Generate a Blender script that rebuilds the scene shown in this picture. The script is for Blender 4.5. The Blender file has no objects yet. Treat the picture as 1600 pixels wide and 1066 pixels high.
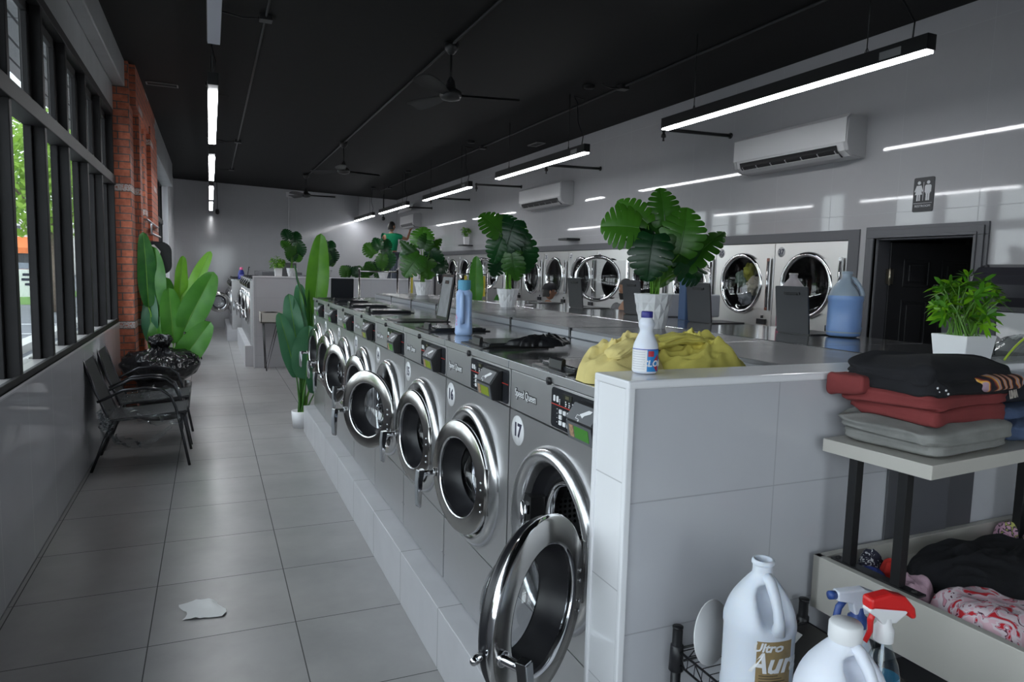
import bpy, bmesh, math, random
from mathutils import Vector, Matrix, noise, Euler
PI = math.pi
rnd = random.Random(7)
scene = bpy.context.scene
COL = scene.collection

# ------------------------------------------------------------------ camera
CAM_H = 1.64
yaw, pitch, roll = 0.4113, -0.0993, 0.0257
fwd = Vector((math.sin(yaw)*math.cos(pitch), math.cos(yaw)*math.cos(pitch), math.sin(pitch)))
rgt = Vector((math.cos(yaw), -math.sin(yaw), 0))
upv = rgt.cross(fwd)
r2 = rgt*math.cos(roll) + upv*math.sin(roll)
u2 = -rgt*math.sin(roll) + upv*math.cos(roll)
cd = bpy.data.cameras.new('camera')
cam = bpy.data.objects.new('camera', cd)
COL.objects.link(cam)
cam.matrix_world = Matrix(((r2.x, u2.x, -fwd.x, 0), (r2.y, u2.y, -fwd.y, 0), (r2.z, u2.z, -fwd.z, CAM_H), (0, 0, 0, 1)))
cd.sensor_width = 36.0
cd.lens = 1083.0/1600*36.0
cd.clip_start = 0.02
cd.clip_end = 300
scene.camera = cam

# ------------------------------------------------------------------ world, exposure
w = bpy.data.worlds.new('overcast_sky')
scene.world = w
w.use_nodes = True
nt = w.node_tree
bg = nt.nodes['Background']
tc = nt.nodes.new('ShaderNodeTexCoord')
sp = nt.nodes.new('ShaderNodeSeparateXYZ')
rp = nt.nodes.new('ShaderNodeValToRGB')
nt.links.new(tc.outputs['Generated'], sp.inputs[0])
nt.links.new(sp.outputs['Z'], rp.inputs[0])
nt.links.new(rp.outputs[0], bg.inputs[0])
rp.color_ramp.elements[0].color = (0.90, 0.94, 1.0, 1)
rp.color_ramp.elements[1].color = (0.78, 0.87, 1.0, 1)
bg.inputs[1].default_value = 5.0
vs = scene.view_settings
vs.view_transform = 'Standard'
vs.look = 'None'
vs.exposure = 0.0
vs.gamma = 1.0
vs.use_curve_mapping = False
scene.cycles.use_denoising = True
scene.cycles.max_bounces = 7
scene.cycles.diffuse_bounces = 4
scene.cycles.glossy_bounces = 4
scene.cycles.transparent_max_bounces = 10
scene.cycles.caustics_reflective = False
scene.cycles.caustics_refractive = False
scene.cycles.sample_clamp_indirect = 4.0
LED_STRENGTH = 36.0
sun_d = bpy.data.lights.new('sun', 'SUN')
sun_d.energy = 0.8
sun_d.angle = math.radians(12)
sun_d.color = (1.0, 0.96, 0.9)
sun_o = bpy.data.objects.new('sun', sun_d)
sun_o.rotation_euler = (math.radians(38), 0, math.radians(250))
COL.objects.link(sun_o)

# ------------------------------------------------------------------ materials
MATS = {}
def mat(name, col, rough=0.5, metal=0.0, spec=0.5, emit=None, es=0.0, var=0.0, vscale=8.0, bump=0.0, bscale=60.0,
        trans=0.0, ior=1.45, coat=0.0, stretch=None, rvar=0.0, sheen=0.0, sub=0.0):
    if name in MATS: return MATS[name]
    m = bpy.data.materials.new(name)
    m.use_nodes = True
    t = m.node_tree
    b = t.nodes['Principled BSDF']
    b.inputs['Base Color'].default_value = (*col, 1)
    b.inputs['Roughness'].default_value = rough
    b.inputs['Metallic'].default_value = metal
    b.inputs['Specular IOR Level'].default_value = spec
    b.inputs['IOR'].default_value = ior
    b.inputs['Transmission Weight'].default_value = trans
    b.inputs['Coat Weight'].default_value = coat
    b.inputs['Sheen Weight'].default_value = sheen
    if sub > 0:
        b.inputs['Subsurface Weight'].default_value = sub
        b.inputs['Subsurface Radius'].default_value = (0.01, 0.008, 0.006)
    if emit:
        b.inputs['Emission Color'].default_value = (*emit, 1)
        b.inputs['Emission Strength'].default_value = es
    if var > 0 or bump > 0 or rvar > 0:
        c = t.nodes.new('ShaderNodeTexCoord')
        mp = t.nodes.new('ShaderNodeMapping')
        t.links.new(c.outputs['Object'], mp.inputs[0])
        if stretch: mp.inputs['Scale'].default_value = stretch
    if var > 0 or rvar > 0:
        n = t.nodes.new('ShaderNodeTexNoise')
        n.inputs['Scale'].default_value = vscale
        n.inputs['Detail'].default_value = 5
        t.links.new(mp.outputs[0], n.inputs[0])
        if var > 0:
            r = t.nodes.new('ShaderNodeValToRGB')
            r.color_ramp.elements[0].position = 0.3
            r.color_ramp.elements[1].position = 0.7
            r.color_ramp.elements[0].color = (*[max(0, x*(1-var)) for x in col], 1)
            r.color_ramp.elements[1].color = (*[min(1, x*(1+var)) for x in col], 1)
            t.links.new(n.outputs[0], r.inputs[0])
            t.links.new(r.outputs[0], b.inputs['Base Color'])
        if rvar > 0:
            q = t.nodes.new('ShaderNodeMapRange')
            q.inputs[3].default_value = max(0.02, rough-rvar)
            q.inputs[4].default_value = rough+rvar
            t.links.new(n.outputs[0], q.inputs[0])
            t.links.new(q.outputs[0], b.inputs['Roughness'])
    if bump > 0:
        n2 = t.nodes.new('ShaderNodeTexNoise')
        n2.inputs['Scale'].default_value = bscale
        n2.inputs['Detail'].default_value = 3
        bp = t.nodes.new('ShaderNodeBump')
        bp.inputs['Strength'].default_value = bump
        bp.inputs['Distance'].default_value = 0.01
        t.links.new(mp.outputs[0], n2.inputs[0])
        t.links.new(n2.outputs[0], bp.inputs['Height'])
        t.links.new(bp.outputs[0], b.inputs['Normal'])
    MATS[name] = m
    return m

def tile_mat(name, col, grout, size, offs, width, rough, axes, var=0.03, spec=0.5, vein=0.0, waves=0.0):
    """square or oblong tiles laid on a grid in object space; axes picks the two coordinates"""
    if name in MATS: return MATS[name]
    m = bpy.data.materials.new(name)
    m.use_nodes = True
    t = m.node_tree
    L = t.links.new
    b = t.nodes['Principled BSDF']
    b.inputs['Specular IOR Level'].default_value = spec
    c = t.nodes.new('ShaderNodeTexCoord')
    s = t.nodes.new('ShaderNodeSeparateXYZ')
    L(c.outputs['Object'], s.inputs[0])
    def M(op, a, bb=None, cc=None):
        n = t.nodes.new('ShaderNodeMath'); n.operation = op
        for i, v in enumerate((a, bb, cc)):
            if v is None: continue
            if isinstance(v, (int, float)): n.inputs[i].default_value = v
            else: L(v, n.inputs[i])
        return n.outputs[0]
    lines, cells = [], []
    for k, ax in enumerate(axes):
        u = M('DIVIDE', M('SUBTRACT', s.outputs['XYZ'.index(ax)], offs[k]), size[k])
        f = M('FRACT', u)
        d = M('MULTIPLY', M('MINIMUM', f, M('SUBTRACT', 1.0, f)), size[k])
        lines.append(M('LESS_THAN', d, width/2))
        cells.append(M('FLOOR', u))
    line = M('MAXIMUM', lines[0], lines[1])
    cv = t.nodes.new('ShaderNodeCombineXYZ')
    L(cells[0], cv.inputs[0]); L(cells[1], cv.inputs[1])
    wn = t.nodes.new('ShaderNodeTexWhiteNoise')
    L(cv.outputs[0], wn.inputs[0])
    nz = t.nodes.new('ShaderNodeTexNoise')
    nz.inputs['Scale'].default_value = 3.5
    nz.inputs['Detail'].default_value = 8
    nz.inputs['Roughness'].default_value = 0.6
    va = t.nodes.new('ShaderNodeVectorMath'); va.operation = 'ADD'
    mul = t.nodes.new('ShaderNodeVectorMath'); mul.operation = 'SCALE'
    mul.inputs['Scale'].default_value = 5.0
    L(wn.outputs['Color'], mul.inputs[0])
    L(c.outputs['Object'], va.inputs[0]); L(mul.outputs[0], va.inputs[1])
    L(va.outputs[0], nz.inputs[0])
    r = t.nodes.new('ShaderNodeValToRGB')
    r.color_ramp.elements[0].position = 0.32; r.color_ramp.elements[1].position = 0.68
    r.color_ramp.elements[0].color = (*[x*(1-var) for x in col], 1)
    r.color_ramp.elements[1].color = (*[min(1, x*(1+var)) for x in col], 1)
    L(nz.outputs[0], r.inputs[0])
    mx = t.nodes.new('ShaderNodeMix'); mx.data_type = 'RGBA'
    L(line, mx.inputs[0]); L(r.outputs[0], mx.inputs[6]); mx.inputs[7].default_value = (*grout, 1)
    L(mx.outputs[2], b.inputs['Base Color'])
    mr = t.nodes.new('ShaderNodeMapRange')
    mr.inputs[3].default_value = rough; mr.inputs[4].default_value = 0.8
    L(line, mr.inputs[0]); L(mr.outputs[0], b.inputs['Roughness'])
    bp = t.nodes.new('ShaderNodeBump'); bp.inputs['Strength'].default_value = 0.5; bp.inputs['Distance'].default_value = 0.002
    h = M('SUBTRACT', 1.0, line)
    if waves > 0:
        n3 = t.nodes.new('ShaderNodeTexNoise'); n3.inputs['Scale'].default_value = 2.3; n3.inputs['Detail'].default_value = 1
        L(va.outputs[0], n3.inputs[0])
        h = M('ADD', h, M('MULTIPLY', n3.outputs[0], waves))
    L(h, bp.inputs['Height']); L(bp.outputs[0], b.inputs['Normal'])
    MATS[name] = m
    return m

def glass_mat(name, tint=(1, 1, 1), gl=0.06, rough=0.02, dens=0.0, dcol=(0, 0, 0)):
    """clear pane: transparent with a glossy reflection, optionally partly covered by a diffuse tint"""
    if name in MATS: return MATS[name]
    m = bpy.data.materials.new(name); m.use_nodes = True
    t = m.node_tree; t.nodes.clear(); L = t.links.new
    o = t.nodes.new('ShaderNodeOutputMaterial')
    tr = t.nodes.new('ShaderNodeBsdfTransparent'); tr.inputs[0].default_value = (*tint, 1)
    g = t.nodes.new('ShaderNodeBsdfGlossy'); g.inputs['Roughness'].default_value = rough
    lw = t.nodes.new('ShaderNodeLayerWeight'); lw.inputs[0].default_value = 0.5
    mr = t.nodes.new('ShaderNodeMapRange'); mr.inputs[3].default_value = gl; mr.inputs[4].default_value = 0.9
    pw = t.nodes.new('ShaderNodeMath'); pw.operation = 'POWER'; L(lw.outputs['Facing'], pw.inputs[0]); pw.inputs[1].default_value = 4.5
    L(pw.outputs[0], mr.inputs[0])
    base = tr
    if dens > 0:
        d = t.nodes.new('ShaderNodeBsdfPrincipled'); d.inputs['Base Color'].default_value = (*dcol, 1); d.inputs['Roughness'].default_value = 0.3
        d.inputs['Subsurface Weight'].default_value = 0.3; d.inputs['Subsurface Radius'].default_value = (0.02, 0.02, 0.02)
        m0 = t.nodes.new('ShaderNodeMixShader'); m0.inputs[0].default_value = dens
        L(tr.outputs[0], m0.inputs[1]); L(d.outputs[0], m0.inputs[2]); base = m0
    mx = t.nodes.new('ShaderNodeMixShader')
    L(mr.outputs[0], mx.inputs[0]); L(base.outputs[0], mx.inputs[1]); L(g.outputs[0], mx.inputs[2])
    L(mx.outputs[0], o.inputs[0])
    MATS[name] = m
    return m

def steel(name, col, rough, grain=(2, 2, 60), aniso=0.0, bump=0.02):
    if name in MATS: return MATS[name]
    m = mat(name, col, rough=rough, metal=0.88, rvar=0.03, vscale=10, stretch=grain, bump=bump*0.25, bscale=8)
    return m

def brick_mat(name):
    m = bpy.data.materials.new(name); m.use_nodes = True
    t = m.node_tree; L = t.links.new
    b = t.nodes['Principled BSDF']
    c = t.nodes.new('ShaderNodeTexCoord')
    s = t.nodes.new('ShaderNodeSeparateXYZ'); L(c.outputs['Object'], s.inputs[0])
    ad = t.nodes.new('ShaderNodeMath'); ad.operation = 'ADD'; L(s.outputs[0], ad.inputs[0]); L(s.outputs[1], ad.inputs[1])
    cb = t.nodes.new('ShaderNodeCombineXYZ'); L(ad.outputs[0], cb.inputs[0]); L(s.outputs[2], cb.inputs[1])
    br = t.nodes.new('ShaderNodeTexBrick')
    L(cb.outputs[0], br.inputs[0])
    br.inputs['Scale'].default_value = 1.0
    br.inputs['Brick Width'].default_value = 0.215
    br.inputs['Row Height'].default_value = 0.077
    br.inputs['Mortar Size'].default_value = 0.006
    br.inputs['Color1'].default_value = (0.44, 0.125, 0.065, 1)
    br.inputs['Color2'].default_value = (0.24, 0.085, 0.06, 1)
    br.inputs['Mortar'].default_value = (0.10, 0.09, 0.085, 1)
    br.inputs['Bias'].default_value = -0.4
    n = t.nodes.new('ShaderNodeTexNoise'); n.inputs['Scale'].default_value = 25; n.inputs['Detail'].default_value = 6
    L(c.outputs['Object'], n.inputs[0])
    mx = t.nodes.new('ShaderNodeMix'); mx.data_type = 'RGBA'; mx.blend_type = 'MULTIPLY'; mx.inputs[0].default_value = 0.6
    rr = t.nodes.new('ShaderNodeValToRGB'); rr.color_ramp.elements[0].color = (0.45, 0.42, 0.4, 1); rr.color_ramp.elements[0].position = 0.3
    rr.color_ramp.elements[1].color = (1.25, 1.2, 1.2, 1); rr.color_ramp.elements[1].position = 0.7
    L(n.outputs[0], rr.inputs[0]); L(br.outputs['Color'], mx.inputs[6]); L(rr.outputs[0], mx.inputs[7])
    # a few bricks are whitewashed
    fl = []
    yy = t.nodes.new('ShaderNodeMath'); yy.operation = 'DIVIDE'; L(s.outputs[1], yy.inputs[0]); yy.inputs[1].default_value = 0.47
    yf = t.nodes.new('ShaderNodeMath'); yf.operation = 'FLOOR'; L(yy.outputs[0], yf.inputs[0])
    ym = t.nodes.new('ShaderNodeMath'); ym.operation = 'MULTIPLY_ADD'; L(yf.outputs[0], ym.inputs[0]); ym.inputs[1].default_value = 0.077*7; L(s.outputs[2], ym.inputs[2])
    d = t.nodes.new('ShaderNodeMath'); d.operation = 'DIVIDE'; L(ym.outputs[0], d.inputs[0]); d.inputs[1].default_value = 0.077*19
    f = t.nodes.new('ShaderNodeMath'); f.operation = 'FRACT'; L(d.outputs[0], f.inputs[0])
    l = t.nodes.new('ShaderNodeMath'); l.operation = 'COMPARE'; L(f.outputs[0], l.inputs[0]); l.inputs[1].default_value = 5.5/19; l.inputs[2].default_value = 0.45/19
    fl.append(l.outputs[0])
    n2 = t.nodes.new('ShaderNodeTexNoise'); n2.inputs['Scale'].default_value = 60; L(c.outputs['Object'], n2.inputs[0])
    r2_ = t.nodes.new('ShaderNodeValToRGB'); r2_.color_ramp.elements[0].position = 0.38; r2_.color_ramp.elements[1].position = 0.5
    L(n2.outputs[0], r2_.inputs[0])
    mm = t.nodes.new('ShaderNodeMath'); mm.operation = 'MULTIPLY'; L(fl[0], mm.inputs[0]); L(r2_.outputs[0], mm.inputs[1])
    m2 = t.nodes.new('ShaderNodeMix'); m2.data_type = 'RGBA'; L(mm.outputs[0], m2.inputs[0]); L(mx.outputs[2], m2.inputs[6]); m2.inputs[7].default_value = (0.42, 0.38, 0.37, 1)
    L(m2.outputs[2], b.inputs['Base Color'])
    b.inputs['Roughness'].default_value = 0.75
    bp = t.nodes.new('ShaderNodeBump'); bp.inputs['Strength'].default_value = 0.8; bp.inputs['Distance'].default_value = 0.006
    iv = t.nodes.new('ShaderNodeMath'); iv.operation = 'SUBTRACT'; iv.inputs[0].default_value = 1; L(br.outputs['Fac'], iv.inputs[1])
    L(iv.outputs[0], bp.inputs['Height']); L(bp.outputs[0], b.inputs['Normal'])
    MATS[name] = m
    return m

def leaf_mat(name, c0, c1, rough=0.32):
    """green leaf, colour differs from one object to the next"""
    if name in MATS: return MATS[name]
    m = bpy.data.materials.new(name); m.use_nodes = True
    t = m.node_tree; L = t.links.new
    b = t.nodes['Principled BSDF']; b.inputs['Roughness'].default_value = rough
    c = t.nodes.new('ShaderNodeTexCoord')
    n = t.nodes.new('ShaderNodeTexNoise'); n.inputs['Scale'].default_value = 9; n.inputs['Detail'].default_value = 3; L(c.outputs['Object'], n.inputs[0])
    g = t.nodes.new('ShaderNodeObjectInfo')
    a = t.nodes.new('ShaderNodeMath'); a.operation = 'MULTIPLY_ADD'; L(g.outputs['Random'], a.inputs[0]); a.inputs[1].default_value = 0.8
    s = t.nodes.new('ShaderNodeMath'); s.operation = 'MULTIPLY_ADD'; L(n.outputs[0], s.inputs[0]); s.inputs[1].default_value = 0.7; s.inputs[2].default_value = -0.25
    L(s.outputs[0], a.inputs[2])
    r = t.nodes.new('ShaderNodeValToRGB'); r.color_ramp.elements[0].color = (*c0, 1); r.color_ramp.elements[1].color = (*c1, 1)
    L(a.outputs[0], r.inputs[0]); L(r.outputs[0], b.inputs['Base Color'])
    b.inputs['Specular IOR Level'].default_value = 0.5
    o = t.nodes['Material Output']
    tl = t.nodes.new('ShaderNodeBsdfTranslucent'); L(r.outputs[0], tl.inputs[0])
    mx = t.nodes.new('ShaderNodeMixShader'); mx.inputs[0].default_value = 0.25
    L(b.outputs[0], mx.inputs[1]); L(tl.outputs[0], mx.inputs[2]); L(mx.outputs[0], o.inputs[0])
    MATS[name] = m
    return m

def perf_mat(name):
    if name in MATS: return MATS[name]
    m = bpy.data.materials.new(name); m.use_nodes = True
    t = m.node_tree; L = t.links.new
    b = t.nodes['Principled BSDF']; b.inputs['Metallic'].default_value = 0.9; b.inputs['Roughness'].default_value = 0.35
    c = t.nodes.new('ShaderNodeTexCoord')
    v = t.nodes.new('ShaderNodeTexVoronoi'); v.inputs['Scale'].default_value = 55; v.inputs['Randomness'].default_value = 0.0
    L(c.outputs['Object'], v.inputs[0])
    r = t.nodes.new('ShaderNodeValToRGB'); r.color_ramp.interpolation = 'CONSTANT'
    r.color_ramp.elements[0].color = (0.01, 0.01, 0.01, 1); r.color_ramp.elements[1].color = (0.3, 0.3, 0.31, 1); r.color_ramp.elements[1].position = 0.33
    L(v.outputs['Distance'], r.inputs[0]); L(r.outputs[0], b.inputs['Base Color'])
    MATS[name] = m
    return m

# palette
M_FLOOR = tile_mat('floor_tile', (0.30, 0.295, 0.295), (0.07, 0.07, 0.07), (0.61, 0.61), (0.338, 0.15), 0.005, 0.30, 'XY', var=0.10)
M_WALLX = tile_mat('wall_tile_side', (0.52, 0.52, 0.55), (0.5, 0.5, 0.52), (0.61, 0.305*4), (3.167, 0.98), 0.003, 0.045, 'YZ', var=0.02, waves=0.10)
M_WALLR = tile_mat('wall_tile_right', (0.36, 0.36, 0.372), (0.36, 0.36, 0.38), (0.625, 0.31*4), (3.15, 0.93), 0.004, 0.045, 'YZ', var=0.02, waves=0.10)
M_WALLY = tile_mat('wall_tile_end', (0.46, 0.465, 0.485), (0.5, 0.5, 0.52), (0.61, 1.22), (0.3, 0.0), 0.003, 0.09, 'XZ', var=0.02, waves=0.10)
M_HALF = tile_mat('half_wall_tile', (0.51, 0.515, 0.55), (0.36, 0.36, 0.39), (0.61, 0.31), (0.054, 0.199), 0.003, 0.07, 'XZ', var=0.02, waves=0.08)
M_HALFE = tile_mat('half_wall_end_tile', (0.82, 0.82, 0.845), (0.5, 0.5, 0.52), (1.0, 0.253), (0.5, 0.163), 0.003, 0.07, 'YZ', var=0.01)
M_BASE = tile_mat('plinth_tile', (0.53, 0.525, 0.55), (0.2, 0.2, 0.2), (1.7, 0.61), (9.9, 0.16), 0.004, 0.30, 'XY', var=0.06)
M_CEIL = mat('ceiling_paint', (0.008, 0.008, 0.0085), rough=0.7, spec=0.25, bump=0.2, bscale=3)
M_WHITE = mat('white_paint', (0.62, 0.62, 0.64), rough=0.35, var=0.03, vscale=5)
M_SOFFIT = mat('soffit_paint', (0.30, 0.31, 0.32), rough=0.35, var=0.12, vscale=3)
M_GLOSSW = mat('white_glazed_trim', (0.80, 0.80, 0.83), rough=0.12)
M_DGREY = mat('dark_grey_paint', (0.085, 0.085, 0.095), rough=0.4)
M_MGREY = mat('mid_grey_laminate', (0.135, 0.135, 0.145), rough=0.22, rvar=0.05)
M_LGREY = mat('light_grey_laminate', (0.27, 0.28, 0.31), rough=0.18)
M_FRAME = mat('dark_bronze_frame', (0.013, 0.012, 0.013), spec=0.3, rough=0.6, var=0.2, vscale=4)
M_SILL = mat('sill_metal', (0.20, 0.19, 0.19), rough=0.4)
M_BRICK = brick_mat('brick')
M_PANE = glass_mat('window_glass', (0.93, 0.96, 0.95), 0.03)
M_STEEL = steel('brushed_steel', (0.58, 0.575, 0.585), 0.315, (1.5, 1.5, 1.5), bump=0.0)
M_STEELT = steel('steel_top', (0.42, 0.425, 0.44), 0.12, (1.5, 1.5, 1.5), bump=0.0)
M_CHROME = mat('chrome', (0.68, 0.68, 0.7), rough=0.09, metal=1.0)
M_DARKCH = mat('dark_chrome', (0.40, 0.39, 0.38), rough=0.2, metal=1.0)
M_RING = steel('door_surround_steel', (0.55, 0.55, 0.56), 0.2, (3, 3, 3), bump=0.01)
M_RUB = mat('black_rubber', (0.015, 0.015, 0.018), rough=0.35)
M_BLACK = mat('black_plastic', (0.012, 0.012, 0.014), rough=0.32)
M_BLACKM = mat('black_metal', (0.014, 0.014, 0.015), rough=0.35, metal=0.0)
M_PANEL = mat('panel_black', (0.016, 0.017, 0.021), rough=0.22)
M_READER = mat('reader_grey', (0.11, 0.115, 0.125), rough=0.3)
M_WTXT = mat('white_print', (0.75, 0.75, 0.77), rough=0.4)
M_NAVY = mat('navy_print', (0.02, 0.02, 0.05), rough=0.4)
M_RED = mat('red_print', (0.55, 0.03, 0.02), rough=0.4)
M_GREEND = mat('green_display', (0.05, 0.16, 0.03), rough=0.2, emit=(0.10, 0.5, 0.06), es=0.12)
M_LIMED = mat('lime_display', (0.16, 0.2, 0.02), rough=0.2, emit=(0.35, 0.5, 0.05), es=0.12)
M_LCD = mat('lcd', (0.03, 0.032, 0.025), rough=0.12)
M_LCDTX = mat('lcd_digits', (0.16, 0.15, 0.09), rough=0.3)
M_DRUM = perf_mat('perforated_drum')
M_BOWL = glass_mat('door_bowl_glass', (0.72, 0.74, 0.77), 0.10, 0.03)
M_DKGL = glass_mat('dark_door_glass', (0.75, 0.76, 0.77), 0.06, 0.02)
M_LED = mat('led_diffuser', (0.8, 0.8, 0.8), emit=(0.95, 0.97, 1.0), es=LED_STRENGTH)
M_LEDOFF = mat('led_diffuser_off', (0.55, 0.54, 0.62), rough=0.4)
M_POT = mat('white_ceramic', (0.78, 0.78, 0.80), rough=0.3)
M_MONS = leaf_mat('monstera_leaf', (0.010, 0.055, 0.008), (0.065, 0.22, 0.018), 0.33)
M_MONSD = leaf_mat('monstera_leaf_dark', (0.004, 0.028, 0.009), (0.012, 0.085, 0.018), 0.3)
M_PADD = leaf_mat('paddle_leaf', (0.018, 0.11, 0.022), (0.085, 0.30, 0.03), 0.35)
M_PADDL = leaf_mat('paddle_leaf_light', (0.06, 0.22, 0.015), (0.17, 0.42, 0.03), 0.35)
M_PADDD = leaf_mat('paddle_leaf_bluish', (0.03, 0.13, 0.065), (0.075, 0.23, 0.11), 0.42)
M_BUSH = leaf_mat('bush_leaf', (0.03, 0.15, 0.008), (0.16, 0.40, 0.02), 0.4)
M_BUSHL = leaf_mat('bush_leaf_light', (0.14, 0.36, 0.01), (0.30, 0.60, 0.03), 0.4)
M_STEM = mat('green_stem', (0.11, 0.27, 0.03), rough=0.4)
M_STEMD = mat('dark_green_stem', (0.04, 0.13, 0.02), rough=0.4)
# ------------------------------------------------------------------ geometry helpers
class MB:
    def __init__(s):
        s.v, s.f, s.m, s.sm = [], [], [], []
        s.M = Matrix.Identity(4); s.mi = 0
    def at(s, M): s.M = M; return s
    def add(s, vs, fs, smooth=False, mi=None):
        o = len(s.v)
        s.v += [tuple(s.M @ Vector(p)) for p in vs]
        for f in fs:
            s.f.append(tuple(i+o for i in f)); s.m.append(s.mi if mi is None else mi); s.sm.append(smooth)
        return s
    def box(s, x0, x1, y0, y1, z0, z1, mi=None):
        return s.add([(x, y, z) for z in (z0, z1) for y in (y0, y1) for x in (x0, x1)],
              [(0, 2, 3, 1), (4, 5, 7, 6), (0, 1, 5, 4), (2, 6, 7, 3), (0, 4, 6, 2), (1, 3, 7, 5)], False, mi)
    def rbox(s, x0, x1, y0, y1, z0, z1, r, mi=None, n=3, axis='z'):
        # box with corners rounded in the plane perpendicular to axis
        A = {'z': (x0, x1, y0, y1), 'x': (y0, y1, z0, z1), 'y': (x0, x1, z0, z1)}[axis]
        a0, a1, b0, b1 = A
        pts = []
        for cx, cy, t0 in ((a1-r, b0+r, -90), (a1-r, b1-r, 0), (a0+r, b1-r, 90), (a0+r, b0+r, 180)):
            for k in range(n+1):
                t = math.radians(t0+90*k/n); pts.append((cx+r*math.cos(t), cy+r*math.sin(t)))
        N = len(pts)
        lo, hi = {'z': (z0, z1), 'x': (x0, x1), 'y': (y0, y1)}[axis]
        mk = {'z': lambda p, h: (p[0], p[1], h), 'x': lambda p, h: (h, p[0], p[1]), 'y': lambda p, h: (p[0], h, p[1])}[axis]
        vs = [mk(p, lo) for p in pts]+[mk(p, hi) for p in pts]
        fs = [tuple(range(N-1, -1, -1)), tuple(range(N, 2*N))]+[(i, (i+1) % N, N+(i+1) % N, N+i) for i in range(N)]
        return s.add(vs, fs, False, mi)
    def lathe(s, prof, n=32, axis='z', mi=None, smooth=True, cap0=False, cap1=False, a0=0, a1=2*PI):
        full = abs(a1-a0-2*PI) < 1e-6
        K = n if full else n+1
        vs, fs = [], []
        for (r, h) in prof:
            for k in range(K):
                t = a0+(a1-a0)*k/n; c, q = r*math.cos(t), r*math.sin(t)
                vs.append({'z': (c, q, h), 'x': (h, c, q), 'y': (q, h, c)}[axis])
        for i in range(len(prof)-1):
            for k in range(n):
                k2 = (k+1) % K
                fs.append((i*K+k, i*K+k2, (i+1)*K+k2, (i+1)*K+k))
        if cap0: fs.append(tuple(range(K-1, -1, -1)))
        if cap1: fs.append(tuple((len(prof)-1)*K+k for k in range(K)))
        return s.add(vs, fs, smooth, mi)
    def cyl(s, p0, p1, r0, r1=None, n=12, mi=None, caps=True):
        r1 = r0 if r1 is None else r1
        return s.tube([p0, p1], [r0, r1], n, mi, caps)
    def tube(s, pts, r, n=8, mi=None, caps=True, closed=False, flat=1.0):
        pts = [Vector(p) for p in pts]
        N = len(pts); rs = r if isinstance(r, (list, tuple)) else [r]*N
        vs, fs = [], []
        prev = None
        for i, p in enumerate(pts):
            if closed: t = (pts[(i+1) % N]-pts[i-1])
            else: t = (pts[min(i+1, N-1)]-pts[max(i-1, 0)])
            t.normalize()
            if prev is None:
                a = Vector((0, 0, 1)) if abs(t.z) < 0.9 else Vector((1, 0, 0))
                u = t.cross(a).normalized()
            else:
                u = (prev-t*prev.dot(t))
                u = u.normalized() if u.length > 1e-6 else t.orthogonal().normalized()
            prev = u; v = t.cross(u)
            for k in range(n):
                th = 2*PI*k/n
                vs.append(p+u*math.cos(th)*rs[i]+v*math.sin(th)*rs[i]*flat)
        for i in range(N if closed else N-1):
            j = (i+1) % N
            for k in range(n):
                k2 = (k+1) % n
                fs.append((i*n+k, i*n+k2, j*n+k2, j*n+k))
        if caps and not closed:
            fs.append(tuple(range(n-1, -1, -1))); fs.append(tuple((N-1)*n+k for k in range(n)))
        return s.add(vs, fs, n > 5, mi)
    def bar(s, p0, p1, w, h=None, mi=None, up=(0, 0, 1)):
        # rectangular bar between two points
        h = w if h is None else h
        p0, p1 = Vector(p0), Vector(p1); t = (p1-p0).normalized(); a = Vector(up)
        if abs(t.dot(a)) > 0.95: a = Vector((0, 1, 0))
        u = t.cross(a).normalized(); v = u.cross(t)
        vs = [p+u*sx*w/2+v*sy*h/2 for p in (p0, p1) for sx, sy in ((-1, -1), (1, -1), (1, 1), (-1, 1))]
        return s.add(vs, [(3, 2, 1, 0), (4, 5, 6, 7), (0, 1, 5, 4), (1, 2, 6, 5), (2, 3, 7, 6), (3, 0, 4, 7)], False, mi)
    def prism(s, poly, h0, h1, axis='z', mi=None, smooth=False):
        N = len(poly)
        mk = {'z': lambda p, h: (p[0], p[1], h), 'x': lambda p, h: (h, p[0], p[1]), 'y': lambda p, h: (p[0], h, p[1])}[axis]
        return s.add([mk(p, h0) for p in poly]+[mk(p, h1) for p in poly],
              [tuple(range(N-1, -1, -1)), tuple(range(N, 2*N))]+[(i, (i+1) % N, N+(i+1) % N, N+i) for i in range(N)], smooth, mi)
    def grid(s, nu, nv, fn, mi=None, smooth=True, cu=False, cv=False):
        vs = [fn(i/(nu if cu else nu-1), j/(nv if cv else nv-1)) for i in range(nu) for j in range(nv)]
        fs = []
        for i in range(nu if cu else nu-1):
            for j in range(nv if cv else nv-1):
                i2, j2 = (i+1) % nu, (j+1) % nv
                fs.append((i*nv+j, i2*nv+j, i2*nv+j2, i*nv+j2))
        return s.add(vs, fs, smooth, mi)
    def blob(s, c, r, n=12, m=8, mi=None, nz=0.0, ns=6.0, p=1.0, seed=0):
        c = Vector(c); r = Vector(r)
        def fn(u, v):
            th, ph = 2*PI*u, PI*v
            sg = lambda x: math.copysign(abs(x)**p, x)
            d = Vector((sg(math.cos(th))*sg(math.sin(ph)), sg(math.sin(th))*sg(math.sin(ph)), sg(math.cos(ph))))
            q = 1+nz*noise.noise(Vector((d.x*ns+seed, d.y*ns, d.z*ns)))
            return c+Vector((d.x*r.x, d.y*r.y, d.z*r.z))*q
        return s.grid(n, m, fn, mi, True, cu=True)
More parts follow.
